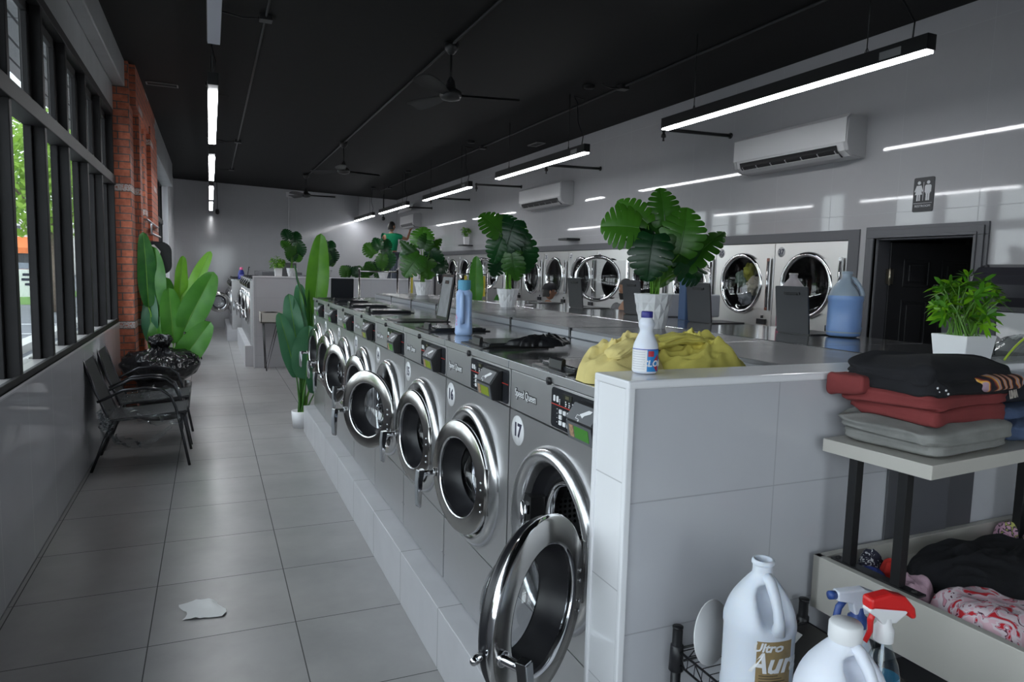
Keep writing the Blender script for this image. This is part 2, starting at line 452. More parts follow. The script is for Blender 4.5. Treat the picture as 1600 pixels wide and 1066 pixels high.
    def text(s, txt, M, size, ext=0.0008, mi=None, sx=1.0, align='CENTER', bold=0.0):
        cu = bpy.data.curves.new('lettering', 'FONT'); cu.body = txt; cu.size = size
        cu.align_x = align; cu.align_y = 'CENTER'; cu.extrude = ext; cu.resolution_u = 2; cu.offset = bold
        o = bpy.data.objects.new('lettering', cu); COL.objects.link(o)
        me = bpy.data.meshes.new_from_object(o, depsgraph=None) if False else None
        dg = bpy.context.evaluated_depsgraph_get(); dg.update()
        me = bpy.data.meshes.new_from_object(o.evaluated_get(dg))
        keep = s.M; s.M = keep @ M @ Matrix.Scale(sx, 4, (1, 0, 0))
        s.add([v.co for v in me.vertices], [tuple(p.vertices) for p in me.polygons], False, mi)
        s.M = keep
        bpy.data.objects.remove(o); bpy.data.curves.remove(cu); bpy.data.meshes.remove(me)
        return s
    def mesh(s, name, mats):
        me = bpy.data.meshes.new(name)
        me.from_pydata(s.v, [], s.f)
        for m in (mats if isinstance(mats, (list, tuple)) else [mats]): me.materials.append(m)
        me.polygons.foreach_set('material_index', s.m)
        me.polygons.foreach_set('use_smooth', s.sm)
        me.update()
        bm = bmesh.new(); bm.from_mesh(me)
        bmesh.ops.recalc_face_normals(bm, faces=bm.faces)
        bm.to_mesh(me); bm.free()
        return me
    def build(s, name, mats, parent=None, loc=(0, 0, 0), rot=(0, 0, 0), bevel=0, sub=0, weld=False):
        return link(name, s.mesh(name, mats), parent, loc, rot, bevel, sub)

def link(name, me, parent=None, loc=(0, 0, 0), rot=(0, 0, 0), bevel=0, sub=0):
    o = bpy.data.objects.new(name, me); COL.objects.link(o)
    o.location = loc; o.rotation_euler = rot
    if parent: o.parent = parent
    if bevel:
        b = o.modifiers.new('edge', 'BEVEL'); b.width = bevel; b.segments = 2; b.limit_method = 'ANGLE'; b.angle_limit = 0.7
    if sub:
        b = o.modifiers.new('smooth', 'SUBSURF'); b.levels = sub; b.render_levels = sub
    return o

def tag(o, label, cat, group=None, kind=None):
    o['label'] = label; o['category'] = cat
    if group: o['group'] = group
    if kind: o['kind'] = kind
    return o
def thing(name, label, cat, loc=(0, 0, 0), rz=0, group=None):
    o = bpy.data.objects.new(name, None); COL.objects.link(o)
    o.empty_display_size = 0.1
    o.location = loc; o.rotation_euler = (0, 0, rz)
    return tag(o, label, cat, group)
def struct(name, mb, mats, bevel=0):
    o = mb.build(name, mats, bevel=bevel); o['kind'] = 'structure'
    return o
def T(x=0, y=0, z=0): return Matrix.Translation((x, y, z))
def R(a, ax='Z'): return Matrix.Rotation(a, 4, ax)
# text standing on a plane that faces -x (towards the left aisle): text x runs to -y, text y runs up
FACE_NX = Matrix(((0, 0, -1, 0), (-1, 0, 0, 0), (0, 1, 0, 0), (0, 0, 0, 1)))
FACE_NY = Matrix(((1, 0, 0, 0), (0, 0, -1, 0), (0, 1, 0, 0), (0, 0, 0, 1)))
CACHE = {}
def cached(key, fn):
    if key not in CACHE: CACHE[key] = fn()
    return CACHE[key]
# ------------------------------------------------------------------ the room
Y0, Y1 = -3.2, 19.4
XL, XR = -0.905, 4.83
def zc(x): return 3.735-0.03*(x+0.9)

mb = MB(); mb.box(-1.06, 7.0, Y0-0.2, Y1+0.2, -0.12, 0.0); struct('floor', mb, M_FLOOR)
mb = MB(); mb.add([(x, y, zc(x)+d) for d in (0, 0.15) for (x, y) in ((-1.1, Y0-0.2), (5.1, Y0-0.2), (5.1, Y1+0.2), (-1.1, Y1+0.2))],
                  [(0, 3, 2, 1), (4, 5, 6, 7), (0, 1, 5, 4), (1, 2, 6, 5), (2, 3, 7, 6), (3, 0, 4, 7)])
struct('ceiling', mb, M_CEIL)
mb = MB(); mb.box(-1.06, 5.0, Y1, Y1+0.15, 0, 3.9); struct('wall_back', mb, M_WALLY)
# wall behind the camera: unseen, its tall pane added to let light in from behind
mb = MB()
for a, b in ((-1.06, -0.4), (1.2, 5.0)): mb.box(a, b, Y0-0.15, Y0, 0, 3.9)
mb.box(-0.4, 1.2, Y0-0.15, Y0, 2.7, 3.9)
struct('wall_front', mb, M_WHITE)
n = 0
for a, b in ((-0.4, 1.2),):
    n += 1
    mb = MB()
    for q in ((a, a+0.06, 0, 2.7), (b-0.06, b, 0, 2.7), (a, b, 0, 0.1), (a, b, 2.62, 2.7), (a, b, 1.0, 1.06)):
        mb.box(q[0], q[1], Y0-0.12, Y0-0.04, q[2], q[3])
    o = struct('window_%d' % (n+1), mb, M_FRAME)
    g = MB(); g.box(a+0.06, b-0.06, Y0-0.085, Y0-0.08, 0.1, 2.62); g.build('pane', M_PANE, o)

# right wall with the opening of the restroom and the recess for the dryers
DY0, DY1, DZ = 3.145, 3.925, 1.975       # doorway
RY0, RY1, RZ = 4.15, 15.72, 1.975         # dryer bank
WT = 0.14
mb = MB()
for q in ((Y0, DY0, 0, 3.9), (DY0, DY1, DZ, 3.9), (DY1, RY0, 0, 3.9), (RY0, RY1, RZ, 3.9), (RY1, Y1, 0, 3.9)):
    mb.box(XR, XR+WT, q[0], q[1], q[2], q[3])
struct('wall_right', mb, M_WALLR)
# corridor seen through the doorway
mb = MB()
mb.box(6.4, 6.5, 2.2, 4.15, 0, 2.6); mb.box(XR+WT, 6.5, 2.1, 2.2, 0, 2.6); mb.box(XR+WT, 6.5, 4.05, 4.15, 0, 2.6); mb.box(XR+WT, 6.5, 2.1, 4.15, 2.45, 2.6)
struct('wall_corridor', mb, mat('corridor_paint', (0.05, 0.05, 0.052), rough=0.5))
mb = MB()   # stepped casing
for (e, t) in ((0.09, 0.018), (0.065, 0.03), (0.022, 0.04)):
    mb.box(XR-t, XR, DY0-e, DY0-0.001, 0, DZ); mb.box(XR-t, XR, DY1+0.001, DY1+e, 0, DZ); mb.box(XR-t, XR, DY0-e, DY1+e, DZ, DZ+e)
mb.box(XR, XR+WT, DY0, DY0+0.015, 0, DZ); mb.box(XR, XR+WT, DY1-0.015, DY1, 0, DZ); mb.box(XR, XR+WT, DY0, DY1, DZ-0.015, DZ)
struct('trim_1', mb, M_DGREY, bevel=0.004)
# open six-panel door, swung into the corridor
dm = mat('door_black_paint', (0.018, 0.018, 0.020), rough=0.35)
mb = MB(); W_, H_ = 0.75, 1.95
mb.box(0, W_, 0, 0.035, 0.01, H_)
for (u0, u1) in ((0.11, 0.33), (0.42, 0.64)):
    for (v0, v1) in ((0.2, 0.85), (0.98, 1.5), (1.6, 1.82)):
        for (e, t) in ((0.0, 0.006), (0.045, 0.010)):
            if e == 0:
                mb.box(u0, u1, -t, 0, v0, v0+0.02); mb.box(u0, u1, -t, 0, v1-0.02, v1); mb.box(u0, u0+0.02, -t, 0, v0, v1); mb.box(u1-0.02, u1, -t, 0, v0, v1)
            else: mb.box(u0+e, u1-e, -t, 0, v0+e, v1-e)
dr = mb.build('door_1', dm, loc=(XR+0.13, DY1-0.03, 0), rot=(0, 0, math.radians(-22)), bevel=0.003); dr['kind'] = 'structure'
mb = MB()
mb.box(-0.03, 0.03, -0.012, -0.006, 1.62, 1.74); mb.cyl((0, -0.014, 1.61), (0, -0.014, 1.75), 0.008)
mb.box(-0.03, 0.03, -0.012, -0.006, 0.22, 0.34)
mb.build('door_hinge', mat('hinge_brass', (0.5, 0.46, 0.38), rough=0.3, metal=1.0), dr)
mb = MB(); mb.blob((W_-0.06, -0.05, 0.95), (0.028, 0.028, 0.028)); mb.cyl((W_-0.06, 0, 0.95), (W_-0.06, -0.04, 0.95), 0.012)
mb.build('door_handle', M_CHROME, dr)

# dryer bank surround: grey band above and at the near end
mb = MB()
mb.box(XR-0.012, XR+0.02, RY0-0.07, RY1+0.07, RZ-0.005, RZ+0.08); mb.box(XR-0.012, XR+0.02, RY0-0.07, RY0+0.035, 0, RZ); mb.box(XR-0.012, XR+0.02, RY1-0.02, RY1+0.07, 0, RZ)
struct('trim_2', mb, M_DGREY, bevel=0.002)
mb = MB(); mb.box(XR+0.95, XR+1.0, RY0-0.3, RY1+0.3, 0, 2.2); mb.box(XR+WT, XR+1.0, RY0-0.1, RY0-0.05, 0, 2.2); mb.box(XR+WT, XR+1.0, RY1+0.05, RY1+0.1, 0, 2.2)
mb.box(XR+WT, XR+1.0, RY0-0.3, RY1+0.3, 2.2, 2.25)
struct('wall_dryer_back', mb, M_DGREY)

# left wall: dado, header, soffit, windows
MULL = [8.45-0.83*k for k in range(15)]       # inner edges of the mullions
MULL = [8.45, 7.58, 6.75, 5.91, 5.14, 4.31]+[4.31-0.83*k for k in range(1, 9)]
mb = MB(); mb.box(-1.06, XL, Y0, 8.5, 0, 0.985); mb.box(-1.06, XL, 11.2, 16.6, 0, 0.985); struct('wall_left', mb, M_WALLX)
mb = MB(); mb.box(-1.06, XL, Y0, 8.6, 3.215, 3.9); mb.box(-1.06, XL, 11.3, 16.6, 3.3, 3.9); struct('wall_left_header', mb, M_SOFFIT)
mb = MB(); mb.box(-1.06, XL, Y0, 8.5, 0.985, 0.999); mb.box(-1.06, XL+0.006, 11.2, 16.6, 0.985, 0.999); struct('trim_3', mb, M_GLOSSW)
mb = MB(); mb.box(XL, -0.79, Y0, 8.6, 3.47, 3.9); mb.box(-1.06, -0.70, 11.5, 16.6, 3.25, 3.9)
struct('soffit', mb, M_SOFFIT, bevel=0.01)
mb = MB(); mb.box(-1.06, -0.80, 16.6, Y1, 0, 3.9); struct('wall_left_far', mb, M_GLOSSW)
# brick pier, lintel and second pier around the side entrance
mb = MB(); mb.box(-1.06, -0.757, 8.5, 8.9, 0, 3.9); mb.box(-1.06, -0.70, 8.9, 9.15, 0, 3.26); mb.box(-1.06, -0.735, 10.0, 10.35, 0, 3.4); mb.box(-1.06, -0.685, 10.35, 11.5, 0, 3.4)
struct('wall_left_brick', mb, M_BRICK)
mb = MB(); mb.box(-1.06, -0.70, 8.62, 11.5, 3.30, 3.9); struct('lintel_brick', mb, M_BRICK)
mb = MB(); mb.box(-1.04, -0.99, 9.15, 9.23, 0, 3.3); mb.box(-1.04, -0.99, 9.92, 10.0, 0, 3.3); mb.box(-1.04, -0.99, 9.15, 10.0, 2.1, 2.2); mb.box(-1.04, -0.99, 9.23, 9.92, 0, 0.12); mb.box(-1.04, -0.99, 9.23, 9.92, 3.22, 3.3)
ed = struct('door_2', mb, M_FRAME)
g = MB(); g.box(-1.018, -1.012, 9.23, 9.92, 0.12, 3.22); g.build('pane', M_PANE, ed)
mb = MB(); mb.tube([(-0.69, 9.05, 2.13), (-0.655, 9.05, 2.13), (-0.655, 10.9, 2.13), (-0.69, 10.9, 2.13)], 0.012); mb.tube([(-0.655, 9.7, 2.13), (-0.655, 9.72, 2.0), (-0.60, 10.4, 1.98)], 0.01)
tag(mb.build('conduit_pipe', mat('galvanised', (0.35, 0.35, 0.36), rough=0.35, metal=1.0)), 'thin grey metal bar fixed across the brick pier above the tall plant', 'pipe')

def window_run(name, ys, z0, z1, ztr, seg):
    mb = MB()
    ya, yb = ys[-1], ys[0]
    mb.box(-1.045, XL+0.004, ya, yb, z0, z0+0.014)                # bottom rail
    mb.box(XL-0.02, XL+0.004, ya, yb, z0, z0+0.045)
    mb.box(-1.012, XL+0.012, ya, yb, ztr-0.05, ztr+0.045)          # transom
    mb.box(-1.012, XL+0.004, ya, yb, z1-0.07, z1)                   # head
    for i, y in enumerate(ys):
        mb.box(-0.968, XL, y-0.055, y, z0, z1)
        mb.box(-1.012, -0.968, y-0.085, y+0.03, z0, z1)
        if i+1 < len(ys):                                           # sash frame of the upper light
            y2 = ys[i+1]
            mb.box(-0.995, -0.962, y2+0.0, y2+0.075, ztr+0.04, z1-0.05); mb.box(-0.995, -0.962, y-0.13, y-0.05, ztr+0.04, z1-0.05)
            mb.box(-0.995, -0.962, y2, y, ztr+0.04, ztr+0.095); mb.box(-0.995, -0.962, y2, y, z1-0.13, z1-0.05)
    o = struct(name, mb, M_FRAME, bevel=0.004)
    s = MB()
    for i in range(len(ys)-1): s.box(-1.05, XL-0.018, ys[i+1]+0.002, ys[i]-0.058, z0+0.014, z0+0.03)
    so = s.build('window_sill', M_SILL, o)
    for i in range(len(ys)-1):
        g = MB(); g.box(-1.004, -1.0, ys[i+1], ys[i]-0.05, z0, z1); g.build('pane', M_PANE, o)
    return o
window_run('window_1', MULL, 1.0, 3.215, 2.49, 0)
window_run('window_5', [16.5-0.83*k for k in range(7)], 1.0, 3.3, 2.49, 1)

# baseboard joint (dark line where left wall meets the floor)
mb = MB(); mb.box(XL, XL+0.003, Y0, 8.5, 0, 0.006); struct('baseboard_left', mb, M_DGREY)
# conduit down the back wall with a small box
mb = MB(); mb.cyl((1.93, Y1-0.02, 1.4), (1.93, Y1-0.02, 3.45), 0.014); mb.box(1.86, 2.06, Y1-0.05, Y1, 3.45, 3.58)
tag(mb.build('wall_conduit', M_WHITE, bevel=0.004), 'pale conduit running down the back wall from a small box', 'pipe')
mb = MB(); mb.blob((0.19, Y1-0.12, 2.95), (0.05, 0.05, 0.055)); mb.cyl((0.19, Y1-0.12, 2.98), (0.19, Y1-0.12, 3.03), 0.05, 0.035); mb.cyl((0.19, Y1-0.12, 3.0), (0.19, Y1-0.12, 3.71), 0.008)
tag(mb.build('security_camera', M_BLACK), 'small dark dome camera hanging by the back wall left of the light row', 'camera')
mb = MB(); mb.blob((4.2, 18.3, 2.95), (0.05, 0.05, 0.055)); mb.cyl((4.2, 18.3, 2.98), (4.2, 18.3, 3.56), 0.012)
tag(mb.build('security_camera', M_BLACK), 'small dark dome camera under the farthest lamp, near the person in green', 'camera')

# ------------------------------------------------------------------ outside
M_ROAD = mat('asphalt', (0.16, 0.165, 0.18), rough=0.85, var=0.12, vscale=2)
M_CONC = mat('pavement', (0.42, 0.41, 0.39), rough=0.8, var=0.1, vscale=4)
mb = MB(); mb.box(-3.0, -1.06, -8, 75, -0.2, -0.06); struct('ground_pavement', mb, M_CONC)
mb = MB(); mb.box(-60, -3.0, -8, 120, -0.35, -0.16); struct('ground_road', mb, M_ROAD)
mb = MB(); mb.box(-60, 8, -30, -8, -0.35, -0.1); mb.box(-1.06, 8, -8, Y0-0.2, -0.2, -0.06); struct('ground_front', mb, M_CONC)
mb = MB(); mb.box(-3.6, -3.3, -8, 40, -0.16, 0.0); struct('ground_kerb', mb, mat('kerb_concrete', (0.6, 0.59, 0.56), rough=0.8))
mb = MB(); mb.add([(-14, 33, -0.15), (-6, 33, -0.15), (-6.2, 45, -0.1), (-16, 46, -0.1), (-14, 60, -0.09), (-30, 60, -0.09), (-30, 33, -0.15)], [(0, 1, 2, 3), (3, 2, 4, 5, 6, 0)])
tag(mb.build('lawn', mat('grass', (0.10, 0.22, 0.03), rough=0.9, var=0.35, vscale=20)), 'strip of green lawn across the road outside the left windows', 'grass', kind='stuff')
for k in range(4):
    mb = MB(); mb.box(-7.5, -3.9, 14+3*k, 14.12+3*k, -0.16, -0.152)
    tag(mb.build('parking_line', mat('road_paint', (0.75, 0.75, 0.75), rough=0.7)), 'white parking line painted on the road outside the left windows', 'marking', 'parking lines outside')
# planked underside of the canopy outside the windows
M_PLANK = tile_mat('canopy_plank', (0.42, 0.42, 0.44), (0.04, 0.04, 0.045), (0.15, 3.0), (0.02, 0.5), 0.02, 0.6, 'XY')
mb = MB(); mb.box(-1.75, -1.07, -3, 12, 3.45, 3.6); struct('canopy_ceiling', mb, M_PLANK)
# tree
def foliage(center, rad, n, size, seed, m):
    r = random.Random(seed); f = MB()
    for i in range(n):
        d = Vector((r.gauss(0, 1), r.gauss(0, 1), r.gauss(0, 1))).normalized()*(r.random()**0.4)
        c = Vector(center)+Vector((d.x*rad[0], d.y*rad[1], d.z*rad[2]))
        a = Vector((r.uniform(-1, 1), r.uniform(-1, 1), r.uniform(-1, 1))).normalized(); b = a.orthogonal().normalized(); s_ = size*r.uniform(0.6, 1.3)
        f.add([c-a*s_, c+b*s_*0.45, c+a*s_, c-b*s_*0.45], [(0, 1, 2, 3)])
    return f
M_TREE = leaf_mat('tree_leaf', (0.12, 0.26, 0.03), (0.35, 0.55, 0.08), 0.6)
M_BARK = mat('bark', (0.22, 0.17, 0.13), rough=0.9, var=0.3, vscale=12)
for i, (x, y, h, lab) in enumerate(((-4.95, 28.6, 2.7, 'slender pavement tree with bare trunk between the window mullions'), (-8.2, 31.9, 2.9, 'leafy tree seen through the leftmost clear window strip'),
        (-16, 8, 2.2, 'leafy tree far across the road opposite the nearest windows'))):
    t = thing('street_tree', lab, 'tree', (x, y, -0.15))
    mb = MB(); mb.tube([(0, 0, 0), (0.05, 0.02, 1.4), (0, 0.1, h), (0.1, 0.2, h+1.5)], [0.2, 0.15, 0.13, 0.08], 10)
    for a in range(5): mb.tube([(0, 0.1, h-0.1), (math.cos(a*1.26)*0.8, math.sin(a*1.26)*0.8, h+1.0), (math.cos(a*1.26)*1.5, math.sin(a*1.26)*1.5, h+1.8)], [0.07, 0.05, 0.02], 6)
    mb.build('trunk', M_BARK, t)
    foliage((0, 0, h+2.0), (2.3, 2.3, 2.3), 2600, 0.17, i, M_TREE).build('crown', M_TREE, t)
# shop across the road
t = thing('shop_building', 'pale shop building with an orange awning far across the road', 'building', (-21, 92, -0.1))
mb = MB(); mb.box(-14, 6, 0, 10, 0, 6); mb.build('wall', mat('pale_render', (0.7, 0.68, 0.64), rough=0.8), t)
mb = MB(); mb.prism([(0, 3.0), (-1.6, 2.4), (-1.6, 3.0), (0, 4.2)], -14, 6, 'x'); mb.build('awning', mat('orange_canvas', (0.75, 0.2, 0.06), rough=0.7), t)
for k in range(4):
    mb = MB(); mb.box(-12.5+4.6*k, -9.5+4.6*k, -0.05, 0.0, 0.3, 2.4); mb.build('window', mat('dark_pane', (0.08, 0.09, 0.1), rough=0.1), t)
for k in range(3):
    mb = MB(); mb.box(-11+5.5*k, -9+5.5*k, -0.05, 0.0, 4.5, 5.4); mb.build('window', mat('dark_pane', (0.08, 0.09, 0.1), rough=0.1), t)
# row of pale houses opposite the windows
for k, (y, wd, ht, c) in enumerate(((-6, 9, 5.5, (0.5, 0.46, 0.42)), (6, 10, 6.5, (0.42, 0.42, 0.45)), (19, 9, 5.2, (0.55, 0.5, 0.42)))):
    t = thing('house', ('tan', 'grey', 'cream')[k]+' house across the road opposite the left windows', 'house', (-40, y, -0.16))
    mb = MB(); mb.box(-6, 0, 0, wd, 0, ht); mb.build('wall', mat('house_wall_%s' % 'abc'[k], c, rough=0.8), t)
    mb = MB(); mb.prism([(-6.4, ht), (0.4, ht), (-3, ht+2)], -0.3, wd+0.3, 'y'); mb.build('roof', mat('roof_shingle', (0.09, 0.08, 0.08), rough=0.9), t)
    for j in range(3):
        mb = MB(); mb.box(0, 0.04, 1+2.7*j, 2.2+2.7*j, 1.1, 2.6); mb.build('window', mat('dark_pane', (0.08, 0.09, 0.1), rough=0.1), t)
# parked car and roadside sign
t = thing('car', 'dark red car parked far across the road', 'car', (-14.9, 74, -0.16), math.radians(20))
mb = MB(); mb.rbox(-0.9, 0.9, 0, 4.4, 0.3, 0.95, 0.2); mb.build('body', mat('red_car_paint', (0.28, 0.01, 0.02), rough=0.15), t, bevel=0.08)
mb = MB(); mb.prism([(0.5, 0.95), (3.9, 0.95), (3.1, 1.5), (1.2, 1.5)], -0.78, 0.78, 'x'); mb.build('windscreen', mat('car_glass', (0.12, 0.14, 0.16), rough=0.05), t, bevel=0.05)
for sx in (-0.9, 0.9):
    for yy in (0.85, 3.5):
        mb = MB(); mb.cyl((sx-0.1, yy, 0.33), (sx+0.1, yy, 0.33), 0.33, n=20); mb.build('wheel', M_RUB, t)
for sx in (-0.62, 0.62):
    mb = MB(); mb.box(sx-0.2, sx+0.2, -0.03, 0.05, 0.6, 0.78); mb.build('headlight', M_WTXT, t)
t = thing('sandwich_board', 'white A-frame sign on the verge outside the leftmost clear window', 'sign', (-7.6, 38, -0.06), math.radians(15))
mb = MB(); mb.box(-0.45, 0.45, 0, 0.05, 0, 1.25); mb.build('board', mat('sign_white', (0.85, 0.85, 0.85), rough=0.6), t)
mb = MB()
for k, ww in enumerate((0.5, 0.6, 0.35)): mb.rbox(-ww/2, ww/2, -0.006, 0, 0.95-0.22*k, 1.07-0.22*k, 0.03, axis='y')
mb.build('lettering', M_NAVY, t)
# ------------------------------------------------------------------ washers
WP, WH, WD = 0.7013, 1.075, 0.60
CY, CZ = 0.35, 0.578         # centre of the door surround
def washer_meshes():
    W = WP-0.004
    d = {}
    # cabinet: shell behind the front panels
    mb = MB()
    mb.box(0.012, WD, 0.004, 0.010, 0, WH-0.03); mb.box(0.012, WD, W-0.006, W, 0, WH-0.03)
    mb.box(WD-0.01, WD, 0.004, W, 0, WH-0.03); mb.box(0.012, WD, 0.004, W, 0, 0.01)
    d['cabinet'] = mb.mesh('cabinet', M_STEEL)
    mb = MB()
    mb.rbox(0.0, 0.012, 0.005, W-0.001, 0.0, 0.284, 0.006, axis='x'); 
    mb.cyl((-0.003, 0.015, 0.12), (0, 0.015, 0.12), 0.005, n=8); mb.cyl((-0.003, W-0.015, 0.12), (0, W-0.015, 0.12), 0.005, n=8)
    d['lower_panel'] = mb.mesh('lower_panel', M_STEEL)
    # front panel with round opening
    mb = MB(); N = 64; R_ = 0.266; y0, y1, z0, z1 = 0.005, W-0.001, 0.289, 0.908
    vs, fs = [], []
    for k in range(N):
        t = 2*PI*k/N+PI/N*0; c, s_ = math.cos(t), math.sin(t)
        vs.append((0, CY+R_*c, CZ+R_*s_))
        q = min(((y1-CY) if c > 0 else (CY-y0))/max(abs(c), 1e-6), ((z1-CZ) if s_ > 0 else (CZ-z0))/max(abs(s_), 1e-6))
        vs.append((0, CY+q*c, CZ+q*s_))
    cs = {0: (y1, z1), 1: (y0, z1), 2: (y0, z0), 3: (y1, z0)}
    for k in range(N):
        a, b = 2*k, 2*((k+1) % N)
        fs.append((a, a+1, b+1, b))
    base = len(vs)
    for q in range(4):
        ang = math.atan2(cs[q][1]-CZ, cs[q][0]-CY) % (2*PI)
        k = int(ang/(2*PI)*N)
        vs.append((0, cs[q][0], cs[q][1])); fs.append((2*k+1, base+q, 2*((k+1) % N)+1))
    mb.add(vs, fs)
    for (a, b, c, e) in ((y0, y0, z0, z1), (y1, y1, z0, z1)):
        mb.add([(0, a, c), (0, a, e), (0.012, a, e), (0.012, a, c)], [(0, 1, 2, 3)])
    mb.add([(0, y0, z1), (0, y1, z1), (0.012, y1, z1), (0.012, y0, z1)], [(0, 1, 2, 3)])
    mb.add([(0, y0, z0), (0, y1, z0), (0.012, y1, z0), (0.012, y0, z0)], [(0, 1, 2, 3)])
    d['front_panel'] = mb.mesh('front_panel', M_STEEL)
    mb = MB().at(T(0, CY, CZ))
    mb.lathe([(0.278, 0.001), (0.276, -0.010), (0.268, -0.022), (0.254, -0.031), (0.241, -0.030), (0.229, -0.018), (0.222, 0.0), (0.217, 0.02)], 64, 'x')
    d['door_surround'] = mb.mesh('door_surround', M_RING)
    mb = MB().at(T(0, CY, CZ))
    mb.lathe([(0.217, 0.02), (0.205, 0.055), (0.185, 0.062), (0.178, 0.05), (0.172, 0.07)], 48, 'x')
    d['gasket'] = mb.mesh('gasket', M_RUB)
    mb = MB().at(T(0, CY, CZ))
    mb.lathe([(0.172, 0.07), (0.168, 0.05), (0.156, 0.045), (0.148, 0.055), (0.145, 0.09)], 48, 'x')
    d['tub_ring'] = mb.mesh('tub_ring', M_CHROME)
    mb = MB().at(T(0, CY, CZ))
    mb.lathe([(0.15, 0.09), (0.235, 0.11), (0.235, 0.47), (0.0, 0.49)], 40, 'x')
    for a in range(3):
        t = a*2*PI/3+0.4
        mb.bar((0.13, 0.215*math.cos(t), 0.215*math.sin(t)), (0.45, 0.215*math.cos(t), 0.215*math.sin(t)), 0.05, 0.04, up=(0, math.cos(t), math.sin(t)))
    d['drum'] = mb.mesh('drum', M_DRUM)
    mb = MB()   # lock on the handle side
    mb.box(-0.002, 0.05, CY+0.160, CY+0.205, CZ-0.06, CZ+0.075); mb.mi = 1
    mb.box(-0.012, 0.02, CY+0.165, CY+0.20, CZ-0.045, CZ-0.015); mb.box(-0.012, 0.02, CY+0.165, CY+0.20, CZ+0.02, CZ+0.05)
    mb.cyl((-0.018, CY+0.183, CZ-0.055), (-0.018, CY+0.183, CZ+0.06), 0.009); mb.blob((-0.02, CY+0.17, CZ-0.03), (0.016, 0.016, 0.016), 8, 6)
    d['door_lock'] = mb.mesh('door_lock', [M_BLACKM, M_CHROME])
    mb = MB()   # hinge
    mb.box(-0.03, 0.01, CY-0.235, CY-0.20, CZ-0.075, CZ+0.075); mb.cyl((-0.032, CY-0.232, CZ-0.085), (-0.032, CY-0.232, CZ+0.085), 0.010)
    d['hinge'] = mb.mesh('hinge', M_DARKCH)
    # control panel
    mb = MB(); mb.rbox(0.0, 0.012, 0.005, W-0.001, 0.913, 1.042, 0.004, axis='x'); d['control_panel'] = mb.mesh('control_panel', M_STEEL)
    mb = MB()
    mb.at(T(-0.0008, 0.575, 0.972)@FACE_NX); mb.text('Speed Queen', Matrix.Identity(4), 0.037, 0.001, 0, 0.80, bold=0.0026)
    mb.at(T(-0.0016, 0.575, 0.972)@FACE_NX); mb.text('Speed Queen', Matrix.Identity(4), 0.037, 0.001, 1, 0.80, bold=0.0002)
    d['brand_lettering'] = mb.mesh('brand_lettering', [M_BLACK, M_WTXT])
    mb = MB(); mb.rbox(-0.003, 0.0, 0.012, 0.385, 0.918, 1.036, 0.012, axis='x')
    mb.mi = 1; mb.box(-0.004, -0.003, 0.012, 0.385, 0.985, 0.9875)
    mb.mi = 2
    for (y, z) in ((0.365, 1.004), (0.345, 1.004)):
        mb.rbox(-0.0042, -0.003, y-0.006, y+0.006, z-0.009, z+0.009, 0.003, axis='x')
    for j in range(4):
        for k in range(3): mb.box(-0.0036, -0.003, 0.292-0.021*j-0.003*(k % 2), 0.297-0.021*j, 0.990+0.006*k, 0.9935+0.006*k)
    for k in range(3): mb.box(-0.0036, -0.003, 0.330, 0.334, 0.990+0.006*k, 0.994+0.006*k)
    for k in range(4): mb.box(-0.0036, -0.003, 0.343, 0.348, 0.935+0.013*k, 0.9365+0.013*k)
    d['keypad_panel'] = mb.mesh('keypad_panel', [M_PANEL, M_RED, M_WTXT])
    mb = MB()
    for c_ in range(3):
        for r_ in range(3):
            if c_ == 1 and r_ == 1: continue
            mb.rbox(-0.0055, -0.003, 0.314-0.025*c_, 0.331-0.025*c_, 0.931+0.0165*r_, 0.9435+0.0165*r_, 0.002, axis='x')
    d['keypad_button'] = mb.mesh('keypad_buttons', M_WTXT)
    mb = MB(); mb.rbox(-0.005, -0.003, 0.258, 0.308, 1.008, 1.026, 0.003, axis='x'); mb.mi = 1
    mb.at(T(-0.0052, 0.283, 1.017)@FACE_NX).text('888', Matrix.Identity(4), 0.014, 0.0003)
    d['display'] = mb.mesh('display', [M_LCD, M_LCDTX])
    # card reader wedge
    mb = MB(); yw0, yw1 = 0.065, 0.205
    mb.prism([(-0.003, 1.028), (-0.022, 1.022), (-0.048, 0.982), (-0.038, 0.924), (-0.003, 0.920)], yw0, yw1, 'y')
    d['card_reader'] = mb.mesh('card_reader', M_BLACK)
    mb = MB()
    A, B = Vector((-0.0225, 0, 1.0222)), Vector((-0.0485, 0, 0.983))
    t_ = (B-A).normalized(); nn = Vector((t_.z, 0, -t_.x)); nn = nn if nn.x < 0 else -nn
    def slab(p0, p1, ya, yb, th, mi):
        q = [p0, p1, p1+nn*th, p0+nn*th]
        mb.prism([(v.x, v.z) for v in q], ya, yb, 'y', mi)
    slab(A, B, yw0+0.004, yw1-0.002, 0.0015, 0)
    fm = Matrix.Translation(A.lerp(B, 0.5)+nn*0.0022+Vector((0, 0.125, 0)))@Matrix(((0, -t_.x, nn.x, 0), (-1, 0, 0, 0), (0, -t_.z, nn.z, 0), (0, 0, 0, 1)))
    mb.mi = 1
    keep = mb.M; mb.M = fm
    mb.prism([(-0.020, -0.004), (0.0, -0.012), (0.004, -0.004), (0.026, 0.006), (0.030, 0.014), (0.012, 0.014), (-0.002, 0.006)], 0, 0.0006)
    for a, b, c_, e in ((-0.030, -0.016, -0.008, -0.0065), (-0.030, -0.016, -0.018, -0.0165), (-0.031, -0.0295, -0.018, -0.0065)): mb.box(a, b, c_, e, 0, 0.0006)
    mb.blob((-0.012, -0.021, 0), (0.004, 0.004, 0.001), 8, 4)
    mb.M = keep
    d['tap_plate'] = mb.mesh('tap_plate', [M_READER, M_WTXT])
